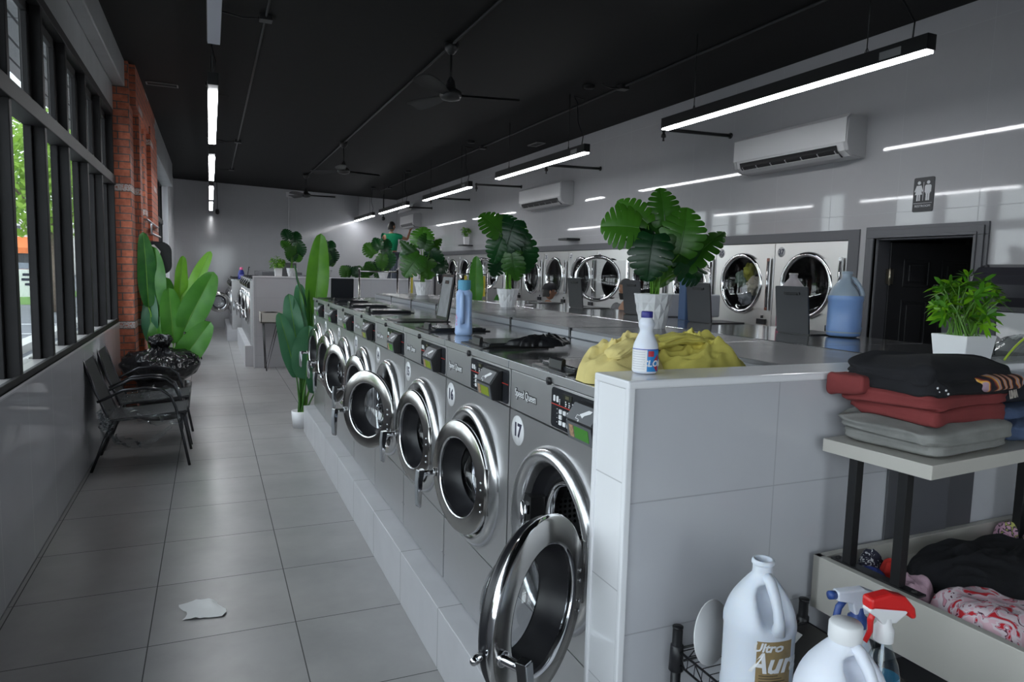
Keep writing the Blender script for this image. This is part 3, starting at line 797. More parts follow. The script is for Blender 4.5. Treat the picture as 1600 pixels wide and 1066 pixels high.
    for nm, mm in (('green', M_GREEND), ('lime', M_LIMED)):
        mb = MB()
        A2, B2 = Vector((-0.0485, 0, 0.980)), Vector((-0.0388, 0, 0.926)); t2 = (B2-A2).normalized(); n2 = Vector((t2.z, 0, -t2.x)); n2 = n2 if n2.x < 0 else -n2
        def sl(a, b, ya, yb, th, mi, base=0.0):
            p0, p1 = A2.lerp(B2, a), A2.lerp(B2, b); q = [p0+n2*base, p1+n2*base, p1+n2*(base+th), p0+n2*(base+th)]
            mb.prism([(v.x, v.z) for v in q], ya, yb, 'y', mi)
        sl(0.08, 0.98, yw0+0.004, yw1-0.002, 0.002, 0); sl(0.22, 0.82, yw0+0.02, yw1-0.045, 0.0012, 1, 0.002)
        sl(0.22, 0.82, yw1-0.040, yw1-0.018, 0.0012, 2, 0.002)
        d['screen_'+nm] = mb.mesh('reader_screen', [M_READER, mm, mat('card_art', (0.4, 0.25, 0.15), rough=0.4, var=0.6, vscale=120)])
    # top
    mb = MB(); mb.rbox(-0.008, WD, 0.002, W+0.002, 1.046, WH, 0.004, axis='z'); d['top_panel'] = mb.mesh('top_panel', M_STEELT)
    mb = MB(); mb.box(-0.0092, -0.008, 0.004, W, 1.048, 1.0735); d['top_trim'] = mb.mesh('top_trim', M_STEEL)
    mb = MB(); mb.cyl((-0.008, 0.385, 1.052), (-0.018, 0.385, 1.052), 0.012, n=16); mb.cyl((-0.018, 0.385, 1.052), (-0.020, 0.385, 1.052), 0.006, n=12, mi=1)
    d['lock'] = mb.mesh('lock', [M_BLACK, M_RUB])
    # hinged dispenser lid: origin at its hinge line, lid extends to -x
    mb = MB(); mb.rbox(-0.27, 0, 0, 0.215, 0, 0.010, 0.008); mb.rbox(-0.255, -0.015, 0.012, 0.203, 0.010, 0.013, 0.006); mb.rbox(-0.255, -0.02, 0.02, 0.195, -0.002, 0.0, 0.006, mi=1); mb.rbox(-0.235, -0.215, 0.07, 0.14, -0.004, -0.002, 0.006, mi=0)
    d['lid_plain'] = mb.mesh('dispenser_lid', [M_PANEL, mat('lid_lining', (0.16, 0.165, 0.18), rough=0.35, var=0.25, vscale=18)])
    mb = MB(); mb.prism([(-0.278, 0.0), (-0.262, 0.0), (-0.262, 0.030), (-0.268, 0.033), (-0.276, 0.026)], 0.065, 0.15, 'y')
    d['lid_tab'] = mb.mesh('lid_tab', M_BLACK)
    mb = MB(); mb.rbox(-0.30, 0.02, -0.015, 0.23, 0, 0.004, 0.01); d['lid_frame'] = mb.mesh('dispenser_frame', M_BLACK)
    # door, origin on the hinge axis; outside faces -x, ring centre at y = DR
    DR = 0.232
    mb = MB().at(T(0, DR, 0))
    mb.lathe([(0.152, 0.028), (0.150, 0.0), (0.152, -0.006), (0.158, -0.008)], 56, 'x', mi=1)
    mb.lathe([(0.158, -0.008), (0.212, -0.004), (0.218, 0.000)], 56, 'x', mi=0)
    mb.lathe([(0.218, 0.000), (0.222, 0.006), (0.220, 0.016), (0.212, 0.022)], 56, 'x', mi=1)
    mb.lathe([(0.212, 0.022), (0.208, 0.030), (0.212, 0.036), (0.205, 0.046), (0.152, 0.046), (0.152, 0.028)], 56, 'x', mi=2)
    d['door'] = mb.mesh('door', [M_DARKCH, M_CHROME, M_RUB])
    mb = MB().at(T(0, DR, 0)); mb.lathe([(0.152, 0.004), (0.146, 0.028), (0.135, 0.055), (0.118, 0.075)], 48, 'x'); d['door_cone'] = mb.mesh('door_cone', M_RUB)
    mb = MB().at(T(0, DR, 0)); mb.lathe([(0.118, 0.075), (0.112, 0.10), (0.085, 0.125), (0.04, 0.137), (0.0, 0.140)], 40, 'x')
    mb.lathe([(0.150, 0.046), (0.140, 0.07), (0.122, 0.08)], 40, 'x', mi=1); d['door_glass'] = mb.mesh('door_glass', [M_BOWL, M_RUB])
    mb = MB()
    for z in (-0.062, -0.035, 0.02, 0.047): mb.blob((-0.007, DR-0.186, z-0.02), (0.004, 0.0055, 0.0055), 8, 5)
    d['door_rivet'] = mb.mesh('door_rivets', M_CHROME)
    mb = MB(); yh = DR+0.200
    mb.cyl((0.02, yh-0.01, -0.03), (-0.062, yh, -0.03), 0.0115, n=14); mb.cyl((-0.004, yh-0.008, -0.03), (-0.014, yh-0.006, -0.03), 0.018, n=14)
    mb.cyl((0.035, yh+0.01, -0.03), (0.035, yh+0.035, -0.03), 0.010, n=10); mb.blob((0.035, yh+0.035, -0.03), (0.010, 0.010, 0.010), 8, 6)
    mb.prism([(-0.052, -0.014), (-0.078, -0.014), (-0.082, -0.06), (-0.080, -0.165), (-0.074, -0.172), (-0.066, -0.165), (-0.062, -0.07)], yh-0.013, yh+0.013, 'y')
    mb.mi = 1; mb.prism([(-0.0785, -0.020), (-0.083, -0.06), (-0.081, -0.160), (-0.083, -0.160), (-0.086, -0.06), (-0.081, -0.016)], yh-0.0125, yh+0.0125, 'y')
    d['door_handle'] = mb.mesh('door_handle', [M_CHROME, mat('handle_grip_steel', (0.55, 0.57, 0.6), rough=0.35, metal=0.8)])
    mb = MB(); mb.box(-0.0012, 0, 0.655, 0.685, 0.300, 0.385); mb.mi = 1; mb.box(-0.0016, -0.0012, 0.658, 0.682, 0.362, 0.378); mb.mi = 2
    mb.box(-0.0016, -0.0012, 0.658, 0.682, 0.335, 0.339); mb.box(-0.0016, -0.0012, 0.661, 0.679, 0.324, 0.327)
    d['warning_label'] = mb.mesh('warning_label', [M_WTXT, mat('orange_print', (0.75, 0.25, 0.03)), mat('blue_print', (0.08, 0.1, 0.5))])
    return d
WM = washer_meshes()
def washer(num, x, y, z, angle, label, group, rz=0, lid='closed', screen='lime', low=False, sticker=True):
    t = thing('washing_machine', label, 'washing machine', (x, y, z), rz, group)
    parts = ['cabinet', 'lower_panel', 'front_panel', 'door_surround', 'gasket', 'tub_ring', 'drum', 'door_lock', 'hinge', 'control_panel', 'top_panel', 'top_trim', 'lock', 'warning_label']
    bev = {'lower_panel': 0.0015, 'control_panel': 0.0015, 'top_panel': 0.0015}
    O = {}
    for p in parts:
        O[p] = link(p, WM[p], t, bevel=bev.get(p, 0) if not low else 0)
    cp = O['control_panel']
    link('brand_lettering', WM['brand_lettering'], cp)
    link('keypad_panel', WM['keypad_panel'], cp); link('keypad_buttons', WM['keypad_button'], cp); link('display', WM['display'], cp)
    link('card_reader', WM['card_reader'], t, bevel=0.003); link('tap_plate', WM['tap_plate'], t); link('reader_screen', WM['screen_'+screen], t)
    if sticker and num:
        def mk():
            mb = MB(); mb.cyl((0, 0, 0), (-0.0012, 0, 0), 0.050, n=36); mb.mi = 1
            mb.at(T(-0.0018, 0, 0)@FACE_NX).text(str(num), Matrix.Identity(4), 0.062, 0.0004, bold=0.0024)
            return mb.mesh('number_sticker', [M_WTXT, M_NAVY])
        s = link('number_sticker', cached('stk%s' % num, mk), t, loc=(0, 0.630, 0.846))
        s['label'] = 'round white sticker reading %s' % num
    d = link('door', WM['door'], t, loc=(-0.030, CY-0.03-0.215-0.002, CZ), rot=(0, 0, math.radians(angle)))
    for p in ('door_cone', 'door_glass', 'door_rivet', 'door_handle'): link(p, WM[p], d, bevel=0.002 if p == 'door_handle' else 0)
    lx, ly = 0.317, 0.345 if lid != 'open' else 0.27
    f = link('dispenser_frame', WM['lid_frame'], t, loc=(lx, ly, WH+0.0005))
    l = link('dispenser_lid', WM['lid_plain'], t, loc=(lx, ly, WH+0.005), rot=(0, math.radians({'closed': 0, 'open': 99, 'side': 0}[lid]), 0))
    if lid == 'side':
        l.location = (lx-0.19, ly+0.12, WH+0.005); l.rotation_euler = (0, math.radians(94), math.radians(-90)); l.scale = (0.7, 1, 1)
    if lid != 'side': link('lid_tab', WM['lid_tab'], l)
    return t
XF, ZB = 0.933, 0.268
DOORS = {17: (125, 'swung wide open towards the aisle', 'green', 'closed'), 16: (9, 'slightly ajar', 'lime', 'closed'), 15: (7, 'slightly ajar', 'lime', 'closed'), 14: (27, 'half open towards the camera', 'green', 'open'),
         13: (9, 'just ajar', 'lime', 'closed'), 12: (14, 'ajar', 'green', 'closed'), 11: (8, 'just ajar', 'green', 'closed'), 10: (6, 'just ajar, beside the tall plant', 'green', 'side')}
for num, (ang, st, scr, lid) in DOORS.items():
    y = 1.4407+(17-num)*WP
    washer(num, XF, y, ZB, ang, 'stainless washing machine numbered %d, its round door %s' % (num, st), 'washing machines on the tiled plinth beside the aisle', lid=lid, screen=scr)
# plinth under the island
mb = MB(); mb.box(0.833, 3.25, 1.418, 7.06, 0, 0.262)
tag(mb.build('machine_plinth', M_BASE, bevel=0.003), 'low grey tiled plinth that carries the nearest island of washers', 'plinth')
# raised bulkhead between the two rows
for k in range(8):
    y = 1.4407+k*WP
    y0 = max(y, 1.43)
    mb = MB(); mb.box(1.537, 1.553, y0+0.008, y+WP-0.004, 1.345, 1.376, mi=1); mb.box(1.545, 2.085, y0+0.002, y+WP-0.002, 1.372, 1.388)
    mb.box(1.545, 2.085, y0+0.004, y+WP-0.003, 0.27, 1.372, mi=1); mb.box(1.5355, 1.56, y0+0.003, y0+0.020, 1.345, 1.3885, mi=2); mb.box(1.56, 2.085, y0+0.003, y0+0.007, 1.372, 1.3888, mi=2)
    where = ['behind washer %d' % (17-k)][0]
    tag(mb.build('bulkhead_cover', [M_MGREY, M_LGREY, M_PANEL], bevel=0.002), 'flat grey cover board of the island spine %s' % where, 'cover board', 'cover boards along the island spine')
# second row, backs to the spine, fronts facing the dryers
LP = 0.87
FX = 2.09
def big_washer_meshes():
    d = {}
    W = LP-0.004
    mb = MB(); mb.box(0.0, 1.10, 0, W, 0, 1.03); d['cabinet'] = mb.mesh('cabinet', M_STEEL)
    mb = MB(); mb.rbox(-0.003, 1.11, -0.001, W+0.001, 1.032, 1.075, 0.004); mb.box(-0.003, 0.004, 0.002, W, 1.075, 1.122, mi=1); d['top_panel'] = mb.mesh('top_panel', [M_STEELT, M_CHROME])
    mb = MB(); mb.box(1.10, 1.112, 0.02, W-0.02, 0.90, 1.02); mb.mi = 1; mb.box(1.112, 1.17, 0.55, 0.72, 0.91, 1.01); d['control_panel'] = mb.mesh('control_panel', [M_PANEL, M_BLACK])
    mb = MB().at(T(1.10, W/2, 0.52)); mb.lathe([(0.30, 0), (0.29, 0.03), (0.25, 0.05), (0.19, 0.045), (0.17, 0.02), (0.1, -0.04), (0, -0.05)], 48, 'x'); d['door'] = mb.mesh('door', M_DARKCH)
    mb = MB(); mb.rbox(0, 0.010, 0, 0.215, 0, 0.255, 0.008, axis='x'); d['lid'] = mb.mesh('dispenser_lid', mat('lid_grey', (0.034, 0.035, 0.040), rough=0.35))
    mb = MB(); mb.rbox(-0.004, 0.0, 0.05, 0.155, 0.208, 0.226, 0.008, axis='x'); mb.box(-0.007, -0.004, 0.065, 0.14, 0.210, 0.217); d['grip'] = mb.mesh('lid_grip', M_BLACK)
    mb = MB(); mb.rbox(0, 0.27, 0, 0.235, 0, 0.006, 0.01); d['frame'] = mb.mesh('dispenser_frame', M_BLACK)
    return d
BM = big_washer_meshes()
# (base corner y, open lid y or None)
FARROW = [(1.43, 1.79), (2.30, 2.75), (3.17, 3.54), (4.04, 4.32), (4.91, 5.21), (5.78, None)]
names = ['nearest the half wall, behind the bushy planter', 'behind the blue gallon jug', 'beside the largest potted plant', 'beyond the largest potted plant', 'in front of the capped man', 'farthest along its row']
for k, (y, ly) in enumerate(FARROW):
    t = thing('washing_machine', 'large washing machine facing the dryers, %s' % names[k], 'washing machine', (FX, y, ZB), 0, 'large washers facing the dryers')
    link('cabinet', BM['cabinet'], t, bevel=0.002); link('top_panel', BM['top_panel'], t, bevel=0.0015); link('control_panel', BM['control_panel'], t); link('door', BM['door'], t)
    fy = (ly-y) if ly else 0.3
    link('dispenser_frame', BM['frame'], t, loc=(0.835, fy-0.01, 1.0755))
    if ly:
        l = link('dispenser_lid', BM['lid'], t, loc=(0.835, fy, 1.08), rot=(0, math.radians(-7), math.radians(4)))
        l['label'] = 'open grey dispenser lid standing upright'
        link('lid_grip', BM['grip'], l)

# ------------------------------------------------------------------ dryers
DP = 0.815
def dryer_meshes():
    d = {}; W = DP-0.006; cy, cz, r = 0.415, 1.585, 0.285
    mb = MB(); mb.box(0.02, 0.9, 0, 0.006, 0, 1.965); mb.box(0.02, 0.9, W-0.006, W, 0, 1.965); mb.box(0.89, 0.9, 0.006, W-0.006, 0, 1.965); mb.box(0.02, 0.89, 0.006, W-0.006, 1.955, 1.965); mb.box(0.02, 0.89, 0.006, W-0.006, 0, 1.0); d['cabinet'] = mb.mesh('cabinet', M_STEEL)
    N = 64; mb = MB(); y0, y1, z0, z1 = 0, W, 1.04, 1.955; R_ = r-0.02
    vs, fs = [], []
    for k in range(N):
        t = 2*PI*k/N; c, s_ = math.cos(t), math.sin(t)
        vs.append((0, cy+R_*c, cz+R_*s_))
        q = min(((y1-cy) if c > 0 else (cy-y0))/max(abs(c), 1e-6), ((z1-cz) if s_ > 0 else (cz-z0))/max(abs(s_), 1e-6)); vs.append((0, cy+q*c, cz+q*s_))
    for k in range(N): a, b = 2*k, 2*((k+1) % N); fs.append((a, a+1, b+1, b))
    base = len(vs)
    for q, (yy, zz) in enumerate(((y1, z1), (y0, z1), (y0, z0), (y1, z0))):
        k = int((math.atan2(zz-cz, yy-cy) % (2*PI))/(2*PI)*N); vs.append((0, yy, zz)); fs.append((2*k+1, base+q, 2*((k+1) % N)+1))
    mb.add(vs, fs); mb.box(0, 0.02, 0, W, 0.0, 1.03); mb.box(0.0, 0.02, 0, W, 1.955, 1.965)
    d['front_panel'] = mb.mesh('front_panel', M_DRY)
    mb = MB().at(T(0.0, cy, cz)); mb.lathe([(r-0.02, 0.0), (r-0.02, 0.05), (r+0.03, 0.06), (r+0.03, 0.7), (0, 0.72)], 40, 'x')
    for a in range(3):
        t = a*2*PI/3; mb.bar((0.1, r*math.cos(t), r*math.sin(t)), (0.68, r*math.cos(t), r*math.sin(t)), 0.06, 0.05, up=(0, math.cos(t), math.sin(t)))
    d['drum'] = mb.mesh('drum', mat('drum_dark', (0.07, 0.07, 0.075), rough=0.35, metal=0.6))
    # door frame: polished ring set in a squarish door leaf. origin at the hinge (low y side)
    mb = MB().at(T(0, cy-0.055, 0))
    mb.lathe([(r-0.035, 0.0), (r-0.030, -0.022), (r-0.012, -0.030), (r+0.006, -0.024), (r+0.012, -0.008), (r+0.012, 0.0)], 56, 'x')
    d['door'] = mb.mesh('door', M_CHROME)
    mb = MB().at(T(0, cy-0.055, 0)); mb.lathe([(r-0.032, -0.004), (r-0.06, 0.012), (r-0.07, 0.02), (0, 0.02)], 48, 'x'); d['door_glass'] = mb.mesh('door_glass', M_DKGL)
    mb = MB(); h = 0.235
    ys = []
    pts = [(0.005, -h), (0.005, h)]
    arc = [(cy-0.055+(r-0.002)*math.cos(math.radians(a)), (r-0.002)*math.sin(math.radians(a))) for a in range(124, 237, 8)]
    mb.prism(pts+arc, -0.016, -0.004, 'x'); d['door_leaf'] = mb.mesh('door_leaf', M_DRY)
    mb = MB(); mb.box(-0.028, -0.012, -0.026, 0.008, -h-0.01, h+0.01); mb.cyl((-0.034, -0.012, -h+0.02), (-0.034, -0.012, h-0.02), 0.006, n=8); d['door_hinge_strip'] = mb.mesh('door_hinge_strip', M_CHROME)
    mb = MB(); mb.box(-0.02, 0, 0.06, 0.17, 1.205, 1.255); mb.mi = 1; mb.box(-0.021, -0.02, 0.085, 0.145, 1.215, 1.232); mb.mi = 0
    mb.box(-0.006, 0, 0.10, 0.13, 1.262, 1.29)
    d['card_reader'] = mb.mesh('card_reader', [M_BLACK, M_RUB])
    return d
M_DRY = steel('dryer_steel', (0.62, 0.61, 0.60), 0.31, (1.5, 1.5, 1.5), bump=0.0)
DM = dryer_meshes()
ndry = 14
tails = {37: 'nearest the restroom door', 35: 'holding a load of coloured laundry', 33: 'mostly hidden by the largest potted plant', 31: 'just left of the largest potted plant', 29: 'its door standing open', 27: 'behind the open lid in the middle', 25: 'above the person in the black cap',
         23: 'right behind the middle potted plant', 21: 'half hidden by the middle potted plant', 19: 'its pale-lined door standing open', 17: 'behind the blue bottle', 15: 'beyond the hanging carts', 13: 'among the farthest, behind the cart rails', 11: 'last in the row'}
for k in range(ndry):
    num = 37-2*k
    y = 4.185+k*DP
    t = thing('tumble_dryer', 'wall of steel dryers: large tumble dryer numbered %d, %s' % (num, tails[num]) if False else 'large steel tumble dryer numbered %d, %s' % (num, tails[num]), 'dryer', (XR, y, 0), 0, 'tumble dryers along the right wall')
    link('cabinet', DM['cabinet'], t); link('front_panel', DM['front_panel'], t, bevel=0.0)
    link('drum', DM['drum'], t)
    ang = {29: 62, 19: 75}.get(num, 0)
    d = link('door', DM['door'], t, loc=(-0.004, 0.055, 1.585), rot=(0, 0, math.radians(ang)))
    link('door_glass', DM['door_glass'], d); link('door_leaf', DM['door_leaf'], d); link('door_hinge_strip', DM['door_hinge_strip'], d)
    link('card_reader', DM['card_reader'], t)
    def mk():
        mb = MB(); mb.cyl((0, 0, 0), (-0.001, 0, 0), 0.046, n=28, mi=0); mb.mi = 1
        mb.at(T(-0.0016, 0, 0)@FACE_NX).text(str(num), Matrix.Identity(4), 0.066, 0.0004, bold=0.0024)
        return mb.mesh('number_sticker', [mat('sticker_grey', (0.42, 0.42, 0.43), rough=0.4) if num > 30 else M_WTXT, M_NAVY])
    s = link('number_sticker', cached('dst%s' % num, mk), t, loc=(0, 0.735, 1.885))
    s['label'] = 'round sticker reading %d' % num
# ------------------------------------------------------------------ half wall at the near end
mb = MB(); mb.box(0.846, 3.2, 1.275, 1.411, 0, 1.392); struct('half_wall_near', mb, M_HALF)
mb = MB(); mb.box(0.8395, 0.846, 1.283, 1.403, 0, 1.388); struct('half_wall_near_end', mb, M_HALFE)
mb = MB()
mb.rbox(0.834, 3.2, 1.268, 1.417, 1.389, 1.409, 0.006, axis='x')
mb.rbox(0.834, 0.853, 1.268, 1.283, 0, 1.395, 0.004, axis='z'); mb.rbox(0.834, 0.853, 1.402, 1.417, 0, 1.395, 0.004, axis='z')
struct('trim_4', mb, M_GLOSSW, bevel=0.004)
t = thing('access_panel', 'dark grey access panel set in the tiled half wall behind the table legs', 'panel', (1.674, 1.273, 0.626))
mb = MB(); mb.box(0, 0.36, -0.006, 0, 0, 0.62); mb.build('frame', M_DGREY, t, bevel=0.002)
mb = MB(); mb.rbox(0.045, 0.245, -0.011, -0.006, 0.06, 0.53, 0.008, axis='y'); pd = mb.build('door', mat('panel_grey', (0.11, 0.11, 0.125), rough=0.2), t, bevel=0.002)
mb = MB(); mb.cyl((0.055, -0.011, 0.40), (0.055, -0.015, 0.40), 0.006); mb.build('latch', M_CHROME, pd)
# ------------------------------------------------------------------ LED bars
def led_bar(x, ya, yb, zb, label, cans, cable, group, lit=True, over=None):
    t = thing('pendant_light', label, 'light', (x, ya, zb), 0, group)
    L = yb-ya
    mb = MB(); mb.box(-0.036, 0.036, 0, L, 0.012, 0.098); mb.build('housing', M_BLACKM, t, bevel=0.002)
    mb = MB(); mb.box(-0.033, 0.033, 0.012 if over is None else over, L-0.012, 0.0, 0.012); mb.build('diffuser', M_LED if lit else M_LEDOFF, t)
    mb = MB(); mb.box(-0.0375, -0.036, 0.16, 0.30, 0.025, 0.07); mb.build('rating_label', mat('label_grey', (0.25, 0.25, 0.25)), t)
    for cy in cans:
        h = zc(x)-zb
        mb = MB(); mb.cyl((0, cy-ya, 0.098), (0, cy-ya, h), 0.0035, n=6); mb.tube([(0, cy-ya-0.02, 0.098), (0, cy-ya, 0.14), (0, cy-ya+0.02, 0.098)], 0.0025, 5); mb.build('suspension_wire', M_BLACKM, t)
        mb = MB(); mb.lathe([(0.0, h-0.032), (0.055, h-0.03), (0.06, h-0.02), (0.06, h)], 24, 'z'); mb.build('ceiling_canopy', M_BLACKM, t)
    if cable:
        cy = cable; h = zc(x)-zb
        mb = MB(); mb.tube([(0.0, cy-ya, 0.098), (0.02, cy-ya+0.01, 0.2), (-0.01, cy-ya+0.08, 0.35), (0.02, cy-ya+0.16, h-0.12), (0.04, cy-ya+0.28, h-0.02), (0.20, cy-ya+0.35, h-0.02)], 0.005, 6); mb.build('power_cable', M_BLACKM, t)
RT = [(2.724, 5.183), (6.546, 9.04), (10.13, 12.62), (13.80, 16.28), (17.0, 19.3)]
rl = ['nearest of the black LED bars along the right wall, close to the large air conditioner', 'second LED bar along the right wall, before the middle air conditioner', 'third LED bar along the right wall, over the middle plants', 'fourth LED bar along the right wall, above the person in green', 'farthest LED bar along the right wall, by the back corner']
for (a, b), l in zip(RT, rl):
    led_bar(3.66, a, b, 2.905, l, [a+0.42, b-0.40], a+0.12, 'LED bars over the dryer aisle')
LT = [(1.9, 4.52), (5.55, 8.17), (8.95, 11.70), (12.50, 15.10), (15.6, 18.1)]
ll = ['unlit LED bar overhead near the top left of the picture', 'nearest lit LED bar over the left aisle', 'second lit LED bar over the left aisle', 'third lit LED bar over the left aisle', 'farthest lit LED bar over the left aisle']
for k, ((a, b), l) in enumerate(zip(LT, ll)):
    led_bar(0.04, a, b, 2.905, l, [a+0.42, b-0.40], b-0.1 if k == 0 else a+0.1, 'LED bars over the window aisle', lit=k > 0, over=0.22 if k > 0 else None)
# ------------------------------------------------------------------ ceiling conduits and fans
def conduit(x, ya, yb, lab, boxes, r=0.011, arms=()):
    t = thing('ceiling_conduit', lab, 'pipe', (x, ya, zc(x)))
    mb = MB(); mb.cyl((0, 0, -0.014), (0, yb-ya, -0.014), r, n=8); mb.build('pipe', M_CEILG, t)
    for y in boxes:
        mb = MB(); mb.rbox(-0.05, 0.05, y-ya-0.05, y-ya+0.05, -0.045, 0.0, 0.01); mb.build('junction_box', M_CEILG, t)
    for (y, x2) in arms:
        mb = MB(); mb.tube([(0, y-ya, -0.02), (x2/2, y-ya+0.03, -0.035), (x2, y-ya, -0.02)], 0.007, 6); mb.build('cable', M_BLACKM, t)
M_CEILG = mat('conduit_black', (0.03, 0.03, 0.031), rough=0.35)
conduit(0.455, 3.5, 16.3, 'thin black conduit on the ceiling beside the left row of lights', (6.3, 12.6, 16.3), arms=((6.3, -0.35), (12.6, -0.35), (16.3, -0.35)))
conduit(2.0, 2.5, 16.1, 'thin black conduit on the ceiling joining the three fans', ())
conduit(3.95, 1.5, 17.5, 'thin black conduit on the ceiling beside the right row of lights', (6.35, 10.4, 16.6), arms=((6.35, -0.25),))
def fan(x, y, z, drop, rot, lab, R_=0.62):
    t = thing('ceiling_fan', lab, 'ceiling fan', (x, y, z), rot, 'black ceiling fans')
    mb = MB(); mb.lathe([(0.0, drop), (0.065, drop), (0.06, drop-0.05), (0.03, drop-0.09), (0.012, drop-0.10)], 20, 'z'); mb.build('ceiling_mount', M_CEILG, t)
    mb = MB(); mb.cyl((0, 0, 0.05), (0, 0, drop-0.08), 0.012, n=10); mb.build('down_rod', M_CEILG, t)
    mb = MB(); mb.lathe([(0.012, 0.16), (0.035, 0.12), (0.045, 0.06), (0.095, 0.03), (0.10, -0.005), (0.085, -0.035), (0.03, -0.05), (0, -0.052)], 28, 'z'); mb.build('motor', M_CEILG, t)
    for k in range(3):
        mb = MB()
        def fn(u, v):
            s = u; wd = (0.06+0.10*math.sin(min(1, s*1.35)*PI*0.5))*(1 if s < 0.93 else 1-(s-0.93)*3)
            yy = (v-0.5)*wd
            return (0.09+s*(R_-0.09), yy, 0.0+0.25*yy+0.012*math.cos((v-0.5)*PI))
        mb.grid(14, 6, fn)
        mb.grid(14, 6, lambda u, v: tuple(a+b for a, b in zip(fn(u, v), (0, 0, -0.006))))
        b = mb.build('blade', M_FANB, t, rot=(0, 0, k*2*PI/3))
M_FANB = mat('fan_blade', (0.035, 0.035, 0.036), rough=0.5)
fan(2.0, 6.1, 3.20, zc(2)-3.20, math.radians(-12), 'nearest black three-blade ceiling fan')
fan(2.0, 11.55, 3.19, zc(2)-3.19, math.radians(15), 'middle black three-blade ceiling fan', 0.62)
fan(1.96, 16.0, 3.20, zc(2)-3.20, math.radians(-5), 'farthest black three-blade ceiling fan, against the back wall')
def vent(x, y, rz, lab):
    t = thing('ceiling_vent', lab, 'vent', (x, y, zc(x)), rz)
    mb = MB()
    for q in ((-0.17, 0.17, -0.075, -0.06), (-0.17, 0.17, 0.06, 0.075), (-0.17, -0.155, -0.075, 0.075), (0.155, 0.17, -0.075, 0.075)): mb.box(q[0], q[1], q[2], q[3], -0.012, 0.0)
    mb.build('frame', mat('vent_grey', (0.22, 0.22, 0.22)), t)
    mb = MB()
    for k in range(5): mb.box(-0.155, 0.155, -0.05+0.024*k, -0.044+0.024*k, -0.010, -0.001)
    mb.build('slat', M_CEILG, t)
vent(-0.48, 9.32, 0, 'small rectangular ceiling vent beside the brick pier')
vent(4.55, 9.7, PI/2, 'small rectangular ceiling vent above the right wall')
# ------------------------------------------------------------------ sprinkler arms on the right wall
sp_lab = ['beside the nearest light bar', 'beside the second light bar, nearer end', 'above the middle air conditioner', 'beside the third light bar', 'beside the fourth light bar']
for (y, z), lab in zip(((5.70, 3.06), (8.25, 3.05), (10.84, 3.07), (13.4, 3.07), (16.0, 3.09)), sp_lab):
    t = thing('sprinkler_arm', 'black pipe arm with hanging nozzle, %s' % lab, 'pipe', (XR, y, z), 0, 'black pipe arms on the right wall')
    mb = MB(); mb.cyl((0, 0, 0), (-0.80, 0, -0.02), 0.017, n=10); mb.build('pipe', M_BLACKM, t)
    mb = MB(); mb.cyl((0, 0, 0), (-0.01, 0, 0), 0.03, n=12); mb.build('wall_plate', M_BLACKM, t)
    mb = MB(); mb.blob((-0.81, 0, -0.02), (0.026, 0.026, 0.026), 10, 8); mb.lathe([(0.0, -0.13), (0.012, -0.13), (0.008, -0.115), (0.010, -0.10), (0.024, -0.095), (0.022, -0.07), (0.014, -0.06), (0.014, -0.02)], 12, 'z')
    o = mb.build('nozzle', M_BLACKM, t); 
    for v in o.data.vertices[-96:]: v.co.x -= 0.81
# ------------------------------------------------------------------ split air conditioners
def aircon(y, z, L, lab, opened=False):
    t = thing('air_conditioner', lab, 'air conditioner', (XR, y, z), 0, 'wall air conditioners')
    prof = [(0, 0), (0, 0.32), (-0.03, 0.335), (-0.175, 0.325), (-0.205, 0.30), (-0.212, 0.20), (-0.212, 0.11), (-0.19, 0.05), (-0.13, 0.012)]
    for ya_ in (0.0, L-0.035):
        mb = MB(); mb.prism(prof, ya_, ya_+0.035, 'y'); mb.build('side_cover', M_ACS, t, bevel=0.006)
    mb = MB(); mb.prism(prof, 0.035, L-0.035, 'y'); mb.build('body', M_AC, t, bevel=0.01)
    mb = MB(); mb.prism([(-0.213, 0.115), (-0.213, 0.30), (-0.18, 0.334), (-0.184, 0.338), (-0.222, 0.303), (-0.222, 0.112)], 0.01, L-0.01, 'y')
    if opened:
        o = mb.build('front_flap', M_AC, t, bevel=0.003); o.location = (-0.12, 0, 0.20); o.rotation_euler = (0, math.radians(24), 0)
    else: mb.build('front_flap', M_AC, t, bevel=0.003)
    mb = MB(); mb.prism([(-0.213, 0.095), (-0.205, 0.060), (-0.150, 0.010), (-0.130, 0.009), (-0.142, 0.006), (-0.198, 0.048), (-0.2165, 0.095)], 0.10, L-0.09, 'y'); mb.build('air_outlet', M_BLACK, t)
    mb = MB(); mb.prism([(-0.185, 0.028), (-0.150, 0.002), (-0.148, 0.006), (-0.182, 0.033)], 0.10, L-0.09, 'y')
    mb.build('louvre', M_ACS, t)
    for k in range(7):
        mb = MB(); y0 = 0.12+(L-0.24)*k/6; mb.prism([(-0.21, 0.09), (-0.20, 0.05), (-0.18, 0.032), (-0.19, 0.075)], y0, y0+0.012, 'y'); mb.build('vane', M_ACS, t)
M_AC = mat('aircon_white', (0.60, 0.60, 0.61), rough=0.12); M_ACS = mat('aircon_grey', (0.40, 0.40, 0.41), rough=0.3)
aircon(4.09, 2.62, 1.30, 'large white split air conditioner high on the right wall above the nearest dryers')
aircon(8.98, 2.63, 1.46, 'white split air conditioner midway along the right wall')
aircon(16.9, 2.70, 1.3, 'white air conditioner by the back corner with its flap open, being serviced', True)
